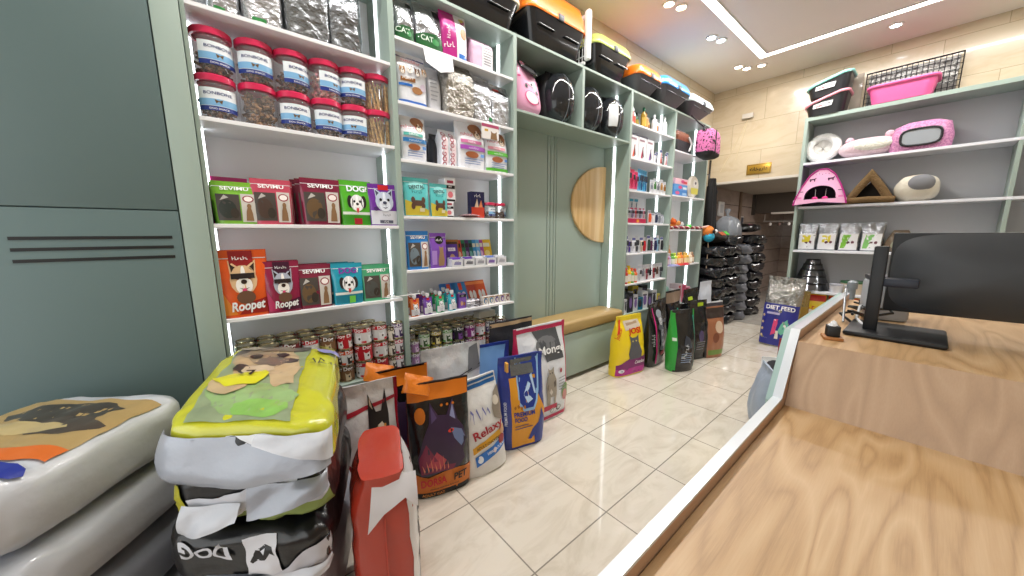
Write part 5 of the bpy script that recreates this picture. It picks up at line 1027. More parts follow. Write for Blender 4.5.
def prem_t(): return [('text', 'PREMIUM', -.08, .375, .030, NV, {'bold': .04, 'fit': .44}), ('text', 'FOOD', -.24, .315, .030, NV, {'bold': .04, 'fit': .26}), ('text', 'PREMIUM FOOD', -.80, .42, .016, ink('dfe6f4'), {'rot': PI / 2})]
def foil_top(t, b):
    mb = MB(); mb.surf(lambda u, v: b.front(-.52 + 1.0 * u, .80 + .17 * v, .006), 14, 6, pm('grey_clear_film', '6e6f70', .2, metal=.4, bump=.5, bscale=20)); mb.build('clear_window', t)
    MB().box(-.125, -.11, -.052, -.02, b.h * .86, b.h * .96, ink('e0a54a'), .002, seg=1).build('corner_tab', t)
floorbag('navy and amber premium bag with a dog silhouette, standing in front', (1.445, 1.695), .325, .615, .17, -.24, NAVY, prem(), prem_t(), 66, extra=foil_top, n=3.2)
floorbag('navy and pale blue bag leaning behind the amber dog silhouette bag', (1.345, 1.905), .31, .66, .14, -.2, NAVY, [('poly', [(-.5, .60), (-.1, .55), (.5, .62), (.8, .97), (-.7, .97)], ink('6f9ad0')), ('poly', [(-.55, .56), (-.1, .50), (.4, .56), (.4, .60), (-.1, .55), (-.5, .60)], YEL), ('rect', -.9, .05, .9, .12, ink('4a6ab0'))], [('text', 'FOOD', -.75, .3, .02, ink('dfe6f4'), {'rot': PI / 2})], 67)
mong = [('rect', -.97, .945, .97, .985, ink('b8244f')), ('poly', [(-.35, .945), (.60, .945), (.80, .62), (.10, .62), (-.1, .80)], ink('55565a')), ('ell', .15, .79, .42, .09, ink('77787c')), ('poly', [(-.8, .70), (-.6, .70), (-.6, .62), (-.8, .62)], ink('b0305a')), ('rect', -.94, .115, .45, .165, ink('c23a58')), ('rect', -.97, .02, .97, .055, ink('b8244f')), ('ell', .82, .26, .18, .09, ink('7a9a5a')), ('ell', .80, .22, .12, .06, ink('c98a8a')), ('ell', .25, .10, .10, .028, ink('dcdcde')), ('ell', .25, .10, .08, .022, K_), ('ell', .25, .10, .065, .017, ink('dcdcde')), ('ell', .52, .11, .10, .03, K_), ('ell', .52, .115, .075, .022, ink('dcdcde'))]
mong += [('poly', [(.04, .17), (.02, .36), (.05, .47), (.12, .50), (.10, .56), (.17, .535), (.28, .535), (.35, .56), (.34, .49), (.42, .42), (.42, .30), (.37, .17), (.31, .17), (.31, .25), (.17, .25), (.15, .17)], ink('a49a8c')), ('ell', .17, .50, .02, .008, K_), ('ell', .27, .50, .02, .008, K_), ('poly', [(.06, .36), (.1, .40), (.12, .36), (.08, .32)], ink('6a6055')), ('poly', [(.30, .40), (.38, .42), (.40, .36), (.33, .34)], ink('6a6055')), ('poly', [(.14, .30), (.2, .34), (.26, .30), (.2, .27)], ink('d8d0c4')), ('ell', .62, .50, .05, .025, ink('a83a4a'))] + lines(.50, .85, .42, 5, .03, ink('9a9aa0'))
floorbag('tall white and grey cat food bag with crimson edges beside the bench', (1.75, 1.825), .50, .74, .15, -.05, pm('white_bag_film', 'e2e4ea', .3, coat=.3, bump=.35, bscale=20), mong, [('text', 'Monge', .30, .70, .062, W_, {'bold': .03, 'fit': .50})], 68, side=pm('crimson_film', 'b8244f', .3, coat=.3), n=4.2)
floorbag('dark grey bag with cream edge peeking out behind the tall white bag', (1.61, 1.985), .40, .77, .10, -.05, pm('charcoal_film', '2c2d33', .4, bump=.2), [('rect', -.97, .95, .97, .985, ink('b59a78'))], [], 69)
# row by the grooming unit
josi = [('poly', [(-.97, .02), (.97, .02), (.97, .30), (.45, .30), (.3, .36), (-.1, .36), (-.3, .30), (-.97, .20)], ink('7a2068')), ('rect', -.97, .02, .97, .13, ink('b02a8a')), ('poly', [(-.55, .92), (.6, .92), (.75, .80), (-.45, .76)], ink('cfc2b4')), ('poly', [(-.4, .90), (.45, .90), (.5, .86), (-.35, .84)], ink('a88d72')), ('ell', -.72, .10, .16, .03, ink('e8e8ee'))] + catshape(.10, .28, .92, .40, '54545c', '3c3c44')[:3]
josi += [('poly', [(-.98, .70), (-.85, .74), (-.70, .95), (-.85, .95)], ink('d8402a'))]
floorbag('yellow and purple cat food bag with a grey cat at the bench end', (3.055, 1.895), .42, .595, .18, -.18, pm('yellow_bag_film', 'e9cc1c', .3, coat=.4, bump=.35, bscale=14), josi, [('text', 'JOSI', .22, .70, .055, ink('d0321f'), {'bold': .05, 'fit': .44}), ('text', 'Catelux', .38, .19, .035, W_, {'shear': .3, 'fit': .34}), ('text', 'JosiCat', -.80, .72, .03, ink('d0321f'), {'rot': 1.1}), ('text', '10', -.72, .085, .02, ink('30307a'))], 71, n=3.4, wtop=.345, top=.16)
def dark_bag(label, c, w, h, d, rz, stripe, seed, mat=BKF, side=None, art=(), text=()):
    A = ([('rect', -.62, .05, -.5, .93, ink(stripe))] if stripe else []) + list(art)
    return floorbag(label, c, w, h, d, rz, mat, A, list(text), seed, side=side)
pups = [('ell', .15, .82, .35, .06, ink('9aa0a8')), ('ell', .1, .62, .40, .06, ink('6a6f78')), ('ell', .2, .45, .35, .07, ink('8a8f98')), ('ell', .15, .28, .32, .05, ink('777c86')), ('rect', -.1, .16, .6, .22, ink('c23a4a'))] + dogface(.15, .70, .24, .06, 'c9ccd2', 'e6e6e8', '26262a') + dogface(.15, .52, .24, .06, 'aab0b8', 'e0e0e2', '26262a') + dogface(.15, .36, .24, .06, 'c2c6cc', 'e6e6e8', '26262a')
dark_bag('black dog food bag with a bright pink stripe and grey puppies', (3.50, 1.855), .36, .67, .17, .12, 'e0308a', 72, art=pups, text=[('text', 7, -.80, .45, .03, ink('c9c9cf'), {'rot': PI / 2})])
dark_bag('black dog food bag with blue stripe behind the pink striped bag', (3.78, 1.945), .34, .66, .12, .1, '2a8fe0', 73, text=[('text', 3, .1, .6, .06, ink('8a8d96'))])
GRF = pm('green_bag_film', '2f9a3c', .3, coat=.4, bump=.35, bscale=14)
dark_bag('green sided black pet food bag in front of the toy shelves', (3.545, 1.59), .29, .63, .19, -.42, None, 74, side=GRF, art=[('poly', [(-.97, .03), (-.75, .03), (-.6, .95), (-.97, .97)], ink('2f9a3c')), ('rect', .80, .05, .95, .9, ink('2f8f7a')), ('rect', -.95, .52, -.72, .57, ink('d5e0d5'))] + lines(-.4, .6, .30, 5, .035, ink('8fa0c0')) + [('poly', [(-.2, .45), (.0, .6), (.3, .55), (.5, .40), (.2, .38)], ink('3a3f4a'))], text=[('text', 5, .1, .34, .05, ink('c9ccd2'), {'rot': 1.25}), ('text', 3, .45, .2, .04, ink('aeb4c0'), {'rot': 1.25})])
dark_bag('slim teal edged bag with an orange cat between black bags', (3.88, 1.75), .22, .62, .13, -.3, '2aa08a', 75, art=[('ell', .2, .5, .45, .14, ink('b9662e')), ('rect', -.2, .15, .8, .3, ink('4a6ab0')), ('ell', .2, .66, .3, .08, ink('d09a6a'))])
dark_bag('narrow black bag with lime top mark before the toy shelves', (4.02, 1.63), .26, .66, .15, -.3, None, 76, art=[('rect', -.2, .90, .5, .96, ink('a9c42a')), ('ell', .0, .4, .3, .1, ink('4a3f6a'))] + lines(-.5, .5, .3, 4, .04, ink('7a7d88')))
dark_bag('copper and black dog food bag beside the narrow black bag', (4.22, 1.53), .28, .58, .15, -.35, None, 77, mat=pm('copper_film', 'a0684a', .3, coat=.3, bump=.4, bscale=14), side=BKF, art=[('rect', -.97, .78, .97, .97, ink('3a2f2c')), ('ell', .2, .60, .4, .12, ink('d0b8a0')), ('rect', -.8, .06, .8, .16, ink('6a8a3a')), ('ell', -.2, .4, .3, .1, ink('7a4630'))])
floorbag('black bag with yellow green top trim against the toy shelves', (4.55, 1.94), .40, .70, .16, 0, BKF, [('rect', -.6, .80, .0, .86, ink('a9c42a')), ('ell', .3, .6, .3, .08, ink('d9d0c4'))], [], 78)
floorbag('brown topped black bag against the grooming shelves', (4.13, 1.97), .36, .72, .13, 0, BKF, [('rect', -.97, .80, .97, .97, ink('8a7766')), ('ell', -.2, .6, .3, .08, ink('4a4a52'))], [], 79)
floorbag('white bag with a small black dog picture at the end of the row', (4.96, 1.80), .32, .50, .14, -.3, pm('white_bag_film', 'e2e4ea'), dogface(-.1, .72, .5, .16, '26242a', '8a6f5a', '141214') + [('rect', -.95, .86, .95, .97, ink('3a3a42')), ('rect', .3, .05, .9, .5, ink('b9c6dc'))], [], 80)
floorbag('plain pale grey bag standing behind the white dog picture bag', (5.08, 1.97), .30, .74, .12, -.1, pm('pale_grey_film', 'c3c8d2', .4, bump=.3, bscale=14), [], [], 81)
# by the counter and the far unit
diet = [('rect', -.95, .02, .95, .62, ink('2b2f86')), ('poly', [(-.35, .16), (-.1, .20), (-.02, .40), (-.25, .42)], ink('d8487a')), ('poly', [(.0, .22), (.3, .18), (.55, .34), (.45, .42), (.15, .34)], ink('6ab8a0')), ('poly', [(-.1, .12), (.1, .12), (.05, .24), (-.08, .24)], ink('e6e0d6')), ('ell', .36, .32, .08, .025, W_), ('ell', -.2, .38, .06, .02, W_), ('rect', -.7, .47, .0, .50, ink('a8a4c8'))] + [('ell', -.85, .14 + .1 * i, .06, .02, ink('c9b48a')) for i in range(4)] + lines(.55, .9, .3, 5, .04, ink('6a6fb0'))
floorbag('tall silver foil bag with navy front panel and fish-like drawings', (5.235, 1.105), .36, .86, .19, -PI / 2 + .08, foil('b7b5b0', 20, .9, .18), diet, [('text', 'DIET FEED', -.02, .54, .05, W_, {'bold': .03, 'fit': .78})], 82, wa=.014, wk=12, n=3.6, rot=(0, .05, -PI / 2 + .08))
floorbag('gold and silver foil bag standing beside the navy fronted foil bag', (5.62, 1.02), .26, .66, .16, -PI / 2 + .3, foil('b09a66', 20), [('rect', -.9, .1, .2, .6, ink('d9dadd')), ('rect', .3, .05, .9, .7, ink('8a6d2a'))], [], 83, n=3.4)
for i, (y, c, tc) in enumerate([(.93, 'e5c51f', 'c8321f'), (.62, 'd8a01f', 'c02a1f'), (.31, 'e5c51f', '2a2a2e'), (.0, 'd9b31f', 'c8321f')]):
    floorbag(['yellow and red bag on the bottom board of the far unit, next to the post', 'amber and red bag on the bottom board of the far unit, second from the post', 'yellow and black bag on the bottom board of the far unit, third from the post', 'golden and red bag on the bottom board of the far unit, fourth from the post'][i], (5.99, y), .29, .50, .17, -PI / 2, pm('yfilm_' + c, c, .3, coat=.3, bump=.3, bscale=14), [('rect', -.97, .82, .97, .98, ink(tc)), ('ell', 0, .45, .5, .16, ink('e8dfd0')), ('rect', -.8, .1, .8, .22, ink(tc))], [('text', 3, 0, .62, .06, ink(tc), {'bold': .04})], 84 + i, loc_z=.0903, group='yellow bags on the bottom board of the far unit')
floorbag('plain blue grey bag seen from behind against the counter front', (2.98, .655), .25, .44, .18, .5, pm('blue_grey_film', '9aa6b8', .4, bump=.3, bscale=14), [('poly', [(-.9, .55), (.5, .7), (.9, .3), (.88, .28), (.5, .66), (-.9, .52)], ink('b8c2d2'))], [], 88)
floorbag('white pouch with a dark and ginger animal picture behind the blue grey bag', (3.62, .72), .28, .33, .12, -.9, pm('white_bag_film', 'e2e4ea'), [('ell', -.25, .78, .6, .15, ink('4a4a52')), ('poly', [(-.1, .30), (.3, .36), (.2, .62), (.0, .5)], ink('b8662a')), ('ell', .55, .75, .25, .12, ink('7a3a2a')), ('ell', .1, .2, .35, .1, ink('c9782a'))], [], 89)
floorbag('red fronted bag lying back behind the white animal pouch', (4.10, .72), .26, .40, .12, -.9, pm('red_film', '8a2230', .3, coat=.3), [('ell', 0, .6, .4, .15, ink('d9c0a8'))], [], 90)
def red_flap(t, b):
    x = -b.w / 2 - .006
    P5 = [(.03, 1.0), (.055, .70), (.0, .80), (-.07, .86), (-.112, .78), (-.112, .97)]
    mb = MB(); mb.poly([(a, c * b.h) for a, c in P5], lambda p, q: Vector((x - .020 + .55 * max(0, q / b.h - .80) ** 1.5 + .25 * max(0, -p - .07), p, q)), ink('d8d9de', .3, .3), .03); mb.build('folded_flap', t)
    MB().tube([(x - .004, .0, .02), (x - .008, .0, b.h * .55), (x + .02, .0, b.h * .9)], .005, pm('red_gusset_film', 'b23a28'), 6).build('gusset_crease', t)
# the big red sided bag in the near corner
red = [('rect', -.97, .02, .97, .10, ink('b23a28'))] + [('poly', [(-.75 + .2 * (i % 2), .16 + .085 * i), (-.5 + .25 * (i % 2), .13 + .085 * i), (-.35, .20 + .085 * i), (-.6, .23 + .085 * i)], K_) for i in range(8)] + [('poly', [(.0 + .2 * (i % 2), .2 + .12 * i), (.4, .17 + .12 * i), (.5, .26 + .12 * i), (.1, .28 + .12 * i)], K_) for i in range(5)] + [('poly', [(-.95, .86), (-.55, .70), (-.4, .74), (-.9, .90)], ink('c9503a'))]
floorbag('big bag with glossy red gusset and white lettered front, in the near corner', (.395, 1.26), .34, .585, .23, 1.26, pm('red_gusset_film', 'b23a28', .22, coat=.5, bump=.25, bscale=10), [('poly', [(-.93, .0), (.99, .0), (.99, .99), (-.93, .99), (-.98, .80)], ink('dcdcde', .3, .2))] + red, [('text', 6, -.4, .45, .06, K_, {'rot': -1.2, 'bold': .02})], 91, n=5, wa=.010, top=.66, seal=.04, mid=.78, extra=red_flap)
# ============================================================ lying sacks
class Sack:
    def __init__(s, a, b, c, e1=.62, e2=.36, skew=0.0, wa=.008, wk=9, seed=1): s.__dict__.update(a=a, b=b, c=c, e1=e1, e2=e2, skew=skew, wa=wa, wk=wk, seed=seed); s.eps = .0035
    def w(s, p):
        q = Vector(p); k = noise.noise_vector(q * s.wk + Vector((s.seed * 2.7, 1, 3))) * s.wa + noise.noise_vector(q * s.wk * 2.4 + Vector((s.seed, 5, 2))) * s.wa * .5
        q += k; q.x += s.skew * q.y; q.z += s.c; return q
    def body(s, mb, mat, nu=96, nv=44, flat=1.0):
        def fn(u, v):
            p = superel(u, v, s.a, s.b, s.c, s.e1, s.e2); q = s.w(p)
            if flat < 1: q.z = s.c + max(-s.c * flat, min(s.c * flat, q.z - s.c))
            return q
        mb.surf(fn, nu, nv, mat, cu=True); return mb
    def top(s, u, v, off):
        x, y = u * s.a, v * s.b; q = min(.995, abs(u) ** (2 / s.e2) + abs(v) ** (2 / s.e2)); z = s.c * (1 - q ** (s.e2 / s.e1)) ** (s.e1 / 2)
        p = s.w((x, y, z)); return p + Vector((u * off * .8, v * off * .8, off))
    def front(s, u, v, off, flat=False):
        x, z = u * s.a, v * s.c; q = max(.0, (1 - min(1, abs(v)) ** (2 / s.e1)) ** (s.e1 / s.e2) - abs(u) ** (2 / s.e2)); y = -s.b * q ** (s.e2 / 2)
        wa = s.wa
        if off > .02 or flat: s.wa *= .35
        p = s.w((x, y, z)); s.wa = wa; return p + Vector((u * .5 * off, -off, .5 * v * off))
    def art(s, mb, items, face='top', cut=.07):
        b = Bag(2 * s.a, 2 * s.b if face == 'top' else 2 * s.c, .1); b.eps = s.eps; f = getattr(s, face)
        b.front = lambda u, v, off: f(u, v, off)
        b.h = s.b if face == 'top' else s.c
        b.art(mb, items, cut); s.eps = b.eps
def sack(label, loc, rz, sk, mat, top=(), front=(), ttext=(), ftext=(), flap=None, group=None, tilt=0.0, rx=0.0):
    t = thing('pet_food_sack', label, 'pet food sack', loc, 0, group, (rx, tilt, rz))
    mb = MB(); sk.body(mb, mat); mb.build('sack', t, ang=1.2)
    mb = MB(); sk.art(mb, top, 'top'); sk.art(mb, front, 'front')
    if mb.f: mb.build('printed_pattern', t, ang=1.2)
    mb = MB(); sk.art(mb, ttext, 'top'); sk.art(mb, ftext, 'front')
    if mb.f: mb.build('lettering', t, ang=1.2)
    for z0, z1, x0, x1, m, o0, o1, zb in (flap or ()):
        mb = MB()
        mb.surf(lambda u, v: sk.front(x0 + (x1 - x0) * u, max(-.97, min(.97, z0 + (z1 + zb * u - z0) * v)), o0 + .008 + (o1 - o0) * v + .004 * math.sin(7 * u + 5 * v), True) + Vector((0, 0, min(0, z0 + (z1 + zb * u - z0) * v + .97) * sk.c)), 30, 10, m); mb.build('end_fold', t, ang=1.2)
    return t
GS = 'pet food sacks piled flat in the near corner'
LIM = pm('lime_yellow_film', 'bfc02c', .25, coat=.5, bump=.35, bscale=9); SIL = pm('silver_grey_film', '9da2ac', .35, metal=.2, coat=.2, bump=.35, bscale=9); WSK = pm('white_sack_film', 'c6cad2', .3, coat=.3, bump=.35, bscale=9); BSK = pm('black_sack_film', '131417', .32, coat=.3, bump=.4, bscale=9)
def paint(c): return pm('paint_' + c, c, .3, coat=.3, var=.32, bscale=16)
def blob(cx, cy, rx, ry, c, n=18, k=.15, s=1):
    r = random.Random(s); return ('poly', [(cx + rx * math.cos(2 * PI * i / n) * (1 + r.uniform(-k, k)), cy + ry * math.sin(2 * PI * i / n) * (1 + r.uniform(-k, k))) for i in range(n)], paint(c))
bull = [('rect', -.72, -.93, .48, .93, paint('8c9a78')), blob(-.1, -.55, .55, .3, '8fae72', s=2), blob(.1, -.75, .35, .14, '86b858', s=3), ('poly', [(-.72, .93), (-.72, .5), (-.3, .62), (.1, .55), (.48, .70), (.48, .93)], paint('4d4a45')), blob(-.12, .30, .52, .50, 'b09a78', s=4), blob(-.30, .55, .30, .25, '8f8068', s=5), blob(.22, .02, .20, .42, 'c3ab85', s=6), blob(-.02, .32, .28, .14, '6e6258', s=7, k=.25), blob(.25, .30, .12, .08, '3f3a38', s=8), blob(-.46, .10, .13, .10, '2f2b2a', s=9), blob(-.2, .05, .25, .13, 'c9b79a', s=10), blob(-.45, -.32, .25, .22, 'c0a880', s=11), blob(.08, .50, .10, .06, '2a2626', s=12), blob(-.35, .42, .09, .05, '2a2626', s=13), blob(-.05, .68, .3, .08, '746a5a', s=14, k=.3), blob(-.5, .78, .2, .08, 'a39a88', s=15, k=.3)]
bull += [('poly', [(-.72, -.22), (-.50, -.05), (-.05, .02), (.02, -.10), (-.1, -.32), (-.45, -.40)], ink('d2cf25')), ('ell', .78, .66, .20, .08, ink('8a86b8'))] + [('rect', .55, .80 - .1 * i, .88, .84 - .1 * i, ink('8f8f2a')) for i in range(2)] + scrib([(.52, .22), (.58, .32), (.62, .22), (.54, .20)], .02, K_) + scrib([(.66, .2), (.68, .34), (.74, .30), (.68, .26), (.78, .2)], .02, K_) + scrib([(.80, .24), (.84, .28), (.86, .22), (.9, .26), (.95, .24)], .018, K_)
RZ = -.62
sack('lime yellow sack with a tan bulldog picture topping the near pile', (.095, 1.49, .728), RZ, Sack(.232, .335, .088, e1=.40, e2=.26, skew=-.38, seed=3, wa=.010, wk=12), LIM, bull,
     [('poly', [(-.95, -.9), (.2, -.8), (.1, .1), (-.2, .45), (-.95, .50)], ink('a3a7b2')), ('poly', [(-.2, .45), (.1, .0), (.95, -.05), (.95, .50), (-.2, .52)], ink('d9dce0')), ('poly', [(-.25, .48), (.0, .20), (.2, -.12), (.95, -.15), (.95, -.05), (.25, .0), (.05, .3), (-.1, .52)], K_)], [('text', '17', -.28, -.16, .05, K_, {'rot': .3, 'bold': .03})], [], [(.50, -1.2, -.95, .93, SIL, .004, .045, .9), (.55, .35, .15, .95, WSK, .014, .04, -.55)], GS, tilt=.03)
sack('black and white sack with green base directly under the bulldog sack', (.105, 1.52, .548), RZ, Sack(.232, .335, .089, e1=.40, e2=.28, skew=-.3, seed=5, wa=.014, wk=12), BSK, [],
     [('poly', [(-.75, -.9), (.95, -.9), (.95, .0), (.5, -.1), (0, -.45), (-.75, -.55)], ink('7d8f4a')), ('poly', [(-.70, -.65), (-.1, -.55), (.25, -.1), (.6, .35), (.6, .7), (.3, .75), (-.1, .25), (-.70, .05)], ink('c9ccd4')), ('poly', [(.2, -.5), (.45, .2), (.7, .5), (.96, .42), (.96, -.2), (.6, -.35)], ink('b9bdc8')), ('ell', -.85, -.1, .12, .6, ink('a8a32a'))], [], [], [(.0, -.85, -.72, -.05, WSK, .006, .04, .5), (.55, -.4, .05, .95, SIL, .004, .03, .5)], GS, tilt=-.02)
sack('black sack with white dog emblem square, third down in the near pile', (.09, 1.51, .362), RZ, Sack(.238, .33, .092, e1=.42, e2=.28, skew=-.25, seed=7, wa=.014, wk=12), BSK, [],
     [('poly', [(.02, -.55), (.42, -.45), (.40, .70), (-.02, .65)], ink('d3d5dc')), ('poly', [(.08, .0), (.14, .30), (.26, .48), (.36, .40), (.39, .15), (.34, .22), (.26, .05), (.18, .02), (.12, -.10)], K_), ('poly', [(.2, .28), (.27, .36), (.24, .18)], ink('d3d5dc')), ('poly', [(-.3, -.98), (.97, -.90), (.97, .30), (.6, -.1), (.2, -.6)], ink('c3c6d0'))], [], [('text', 'DOG', -.45, .55, .042, ink('c9ccd4'), {'rot': PI, 'bold': .05})], [(-.45, -1.1, -.2, .97, WSK, .004, .03, .5)], GS, tilt=.02)
sack('pale grey sack with green edge at the bottom of the near pile', (.085, 1.51, .0005), RZ, Sack(.238, .33, .180, e1=.5, skew=-.2, seed=9, wa=.014), SIL, [], [('poly', [(-.9, .1), (-.2, .3), (.3, .7), (-.9, .8)], K_), ('poly', [(.3, -.5), (.8, .2), (.5, .5)], ink('8f9a5a'))], [], [], [], GS)
pic = [('rect', -.8, -.30, .9, .62, ink('a88f5f')), blob(.1, .30, .6, .25, '3f3a34', s=21, k=.25), blob(.4, .05, .35, .16, '4a4038', s=22, k=.3), blob(-.1, .0, .5, .12, 'b9a676', s=23), ('rect', -.8, -.46, .9, -.30, ink('cf6a2a')), ('ell', .45, -.60, .45, .12, ink('2b3690')), ('ell', .70, -.82, .12, .06, ink('8a7a4a'))]
sack('white sack with dog picture and blue oval, topping the pile by the closed cabinet', (-.50, 1.67, .600), RZ, Sack(.24, .30, .115, e1=.5, seed=11, wa=.012), WSK, pic, [('poly', [(-.3, -.3), (.75, -.2), (.7, .55), (-.3, .45)], ink('dfe3ec'))], [], [], [(.6, -.4, .0, .85, WSK, .004, .03, 0), (.3, -.98, -.9, .3, SIL, .003, .02, 0)], GS)
for i, (z, l, c) in enumerate([(.398, 'plain silver white sack, second down beside the closed cabinet', WSK), (.200, 'plain silver grey sack, third down beside the closed cabinet', SIL), (.0005, 'dull silver grey sack at the bottom beside the closed cabinet', SIL)]):
    sack(l, (-.50 + .01 * i, 1.66 - .01 * i, z), RZ, Sack(.245, .30, .101, e1=.5, seed=12 + i, wa=.012), c, [], [('poly', [(-.6, -.5), (.5, -.6), (.55, .3), (-.6, .4)], ink('b5bac6')), ('poly', [(-.6, -.55), (.5, -.65), (.5, -.58), (-.6, -.48)], ink('3a3c44'))], [], [], [(.5, -.5, -.5, .6, c, .004, .03, 0)], GS)
sack('white sack with blue band at the outer end of the pile', (-1.10, 1.68, .385), RZ, Sack(.26, .30, .115, seed=16), WSK, [('rect', -.8, -.3, .8, .1, ink('3a5fa8'))], [], [], [], [], GS)
sack('grey sack in the middle at the outer end of the pile', (-1.10, 1.68, .193), RZ, Sack(.26, .30, .100, seed=17), SIL, [], [], [], [], [], GS)
sack('grey sack at the bottom at the outer end of the pile', (-1.10, 1.68, .0005), RZ, Sack(.26, .30, .100, seed=18), SIL, [], [], [], [], [], GS)
# ============================================================ far end
GK = 'glossy black sacks stacked at the far end'
CHAR = pm('charcoal_sack_film', '6a6d75', .25, coat=.4, bump=.5, bscale=8)
protos = []
BS2 = pm('black_litter_film', '1e1f24', .2, coat=.8, bump=.6, bscale=7)
for k, m in enumerate((BS2, BS2, CHAR)):
    t = thing('litter_sack', '', 'sack', (0, 0, 0)); sk = Sack(.215, .26, .086, e1=.55, e2=.5, seed=30 + k, wa=.034, wk=9)
    sk.body(MB(), m, 30, 14).build('sack', t, ang=1.2) if 0 else None
    mb = MB(); sk.body(mb, m, 48, 24, .87); mb.build('sack', t, ang=1.2)
    mb = MB(); mb.surf(lambda u, v: sk.front(-.7 + 1.4 * u, -.06 + .12 * v, .004 + .003 * math.sin(9 * u)), 14, 3, m); mb.build('end_seam', t, ang=1.2)
    protos.append([t, False])
wh = ['nearest stack', 'second stack', 'third stack', 'farthest stack']
for s, (x, y, n, rz, kinds) in enumerate([(5.56, 2.13, 8, .05, (0, 1)), (5.99, 2.10, 9, -.1, (1, 0)), (6.47, 2.07, 8, -1.0, (2, 2)), (6.98, 2.05, 9, -.2, (0, 1))]):
    z = -.0105
    for i in range(n):
        k = kinds[i % 2]; p, used = protos[k]
        l = '%s sack, %s from the floor in the %s' % ('charcoal' if k == 2 else 'glossy black', ORD[i], wh[s])
        loc = (x + rnd.uniform(-.02, .02), y + rnd.uniform(-.015, .015), z)
        if not used: p.location = loc; p.rotation_euler = (0, 0, rz); p['label'] = l; p['group'] = GK; protos[k][1] = True
        else: dup(p, loc, rz + rnd.uniform(-.16, .16), l, GK, rot=(0, 0, rz + rnd.uniform(-.16, .16)))
        z += .151
ztop = [8 * .152, 9 * .152]
t = thing('folded_garment', 'dark crumpled dog coat with orange and green patches on the sacks', 'dog coat', (5.62, 2.10, ztop[0] + .03))
mb = MB(); mb.surf(lambda u, v: superel(u, v, .20, .2, .075, 1, .7) * (1 + .15 * math.sin(9 * u * PI) * math.sin(5 * v)) + Vector((0, 0, .085)), 36, 14, pm('dark_cloth', '26221f', .85, bump=.5, bscale=30), cu=True); mb.build('cloth', t)
MB().surf(lambda u, v: Vector(((u - .5) * .14 - .05, -.19 + .06 * v, .11 + .05 * v + .01 * math.sin(8 * u))), 8, 4, pm('rust_cloth', '9a4a2a', .8)).build('rust_patch', t)
MB().surf(lambda u, v: Vector(((u - .5) * .1 + .1, -.19 + .06 * v, .12 + .05 * v + .01 * math.sin(8 * u))), 8, 4, pm('green_cloth', '4a9a3a', .8)).build('green_patch', t)
t = thing('hanging_coat', 'long black coat hanging on the wall past the last unit', 'coat', (6.02, 2.36, 1.28))
mb = MB()
mb.surf(lambda u, v: Vector(((.10 + .10 * (1 - v) ** .7 * 1.0) * math.cos(2 * PI * u) * (1 + .10 * math.sin(10 * PI * u)) * (1 if v < .9 else .75), -.06 + .075 * math.sin(2 * PI * u) * (1 + .15 * math.sin(14 * PI * u)) * (1.05 - .5 * v), .95 * v)), 48, 20, pm('black_cloth', '0f0f12', .8, bump=.3, bscale=25), cu=True, caps=True); mb.build('coat_body', t)
MB().tube([(-.12, -.08, .82), (-.17, -.10, .5), (-.16, -.11, .2)], [.05, .055, .05], pm('black_cloth', '0f0f12', .8), 10).build('sleeve', t)
MB().tube([(0, -.01, .95), (0, .0, 1.02), (.0, .06, 1.03)], .008, ink('5a5a5e', .3), 6).build('wall_hook', t)
t = thing('plastic_sack', 'translucent grey plastic sack slumped on the third stack', 'plastic bag', (6.42, 2.16, ztop[0] + .01))
mb = MB(); mb.surf(lambda u, v: superel(u, v, .22 * (1.1 - .5 * v), .19, .22, .9, .7) * (1 + .10 * noise.noise((6 * math.cos(2 * PI * u), 6 * math.sin(2 * PI * u), 5 * v))) + Vector((-.03 * v, 0, .21)), 36, 18, pm('grey_poly', '8d9299', .25, coat=.4, bump=.6, bscale=10, alpha=.9), cu=True); mb.build('bag', t)
mb = MB(); mb.tube([(-.02, 0, .40), (-.04, .01, .47), (-.01, .02, .53)], [.03, .02, .05], pm('grey_poly', '8d9299'), 10); mb.build('tied_neck', t)
for i, (x, z, c) in enumerate([(6.78, 9 * .152 + .02, '8a1f5a'), (7.08, 9 * .152 + .02, '1c1d22')]):
    t = thing('folded_bag', ['crumpled magenta and black bag on the farthest stack, nearer half', 'crumpled black bag on the farthest stack, far half'][i], 'plastic bag', (x, 2.06, z + .01))
    mb = MB(); mb.surf(lambda u, v: superel(u, v, .18, .17, .07, .9, .7) * (1 + .14 * noise.noise((5 * math.cos(2 * PI * u), 5 * math.sin(2 * PI * u), 6 * v + i))) + Vector((0, 0, .075)), 32, 14, BSK, cu=True); mb.build('bag', t)
    mb = MB(); mb.surf(lambda u, v: Vector(((u - .5) * .16, -.16 + .05 * v, .07 + .06 * v + .008 * math.sin(8 * u))), 8, 4, ink(c, .3)); mb.build('coloured_patch', t)
# fittings on the walls
t = thing('pharmacy_sign', 'gold sign plate with black Persian lettering on the far wall', 'sign', (XB - .012, 1.757, 2.325))
MB().box(0, .011, -.155, .155, -.075, .075, pm('brass_plate', 'b58f3a', .3, metal=.6), .004).build('plate', t)
mb = MB(); mb.box(-.002, .0005, -.145, .145, .060, .065, ink('4a3515')).box(-.002, .0005, -.145, .145, -.065, -.060, ink('4a3515')).box(-.002, .0005, .140, .145, -.06, .06, ink('4a3515')).box(-.002, .0005, -.145, -.140, -.06, .06, ink('4a3515')); mb.build('border', t, smooth=False)
mb = MB(); mb.flat(text_tris('\ufeea\ufee7\ufe8e\ufea7\ufeed\ufead\ufe8d\ufea9', .02), lambda x, y: Vector((-.003, -x * .052, -.02 + y * .052)), ink('17140e')); mb.build('lettering', t, smooth=False)
t = thing('smoke_detector', 'small off-white alarm box with thin wires high on the far wall', 'alarm', (XB, 1.955, 3.10))
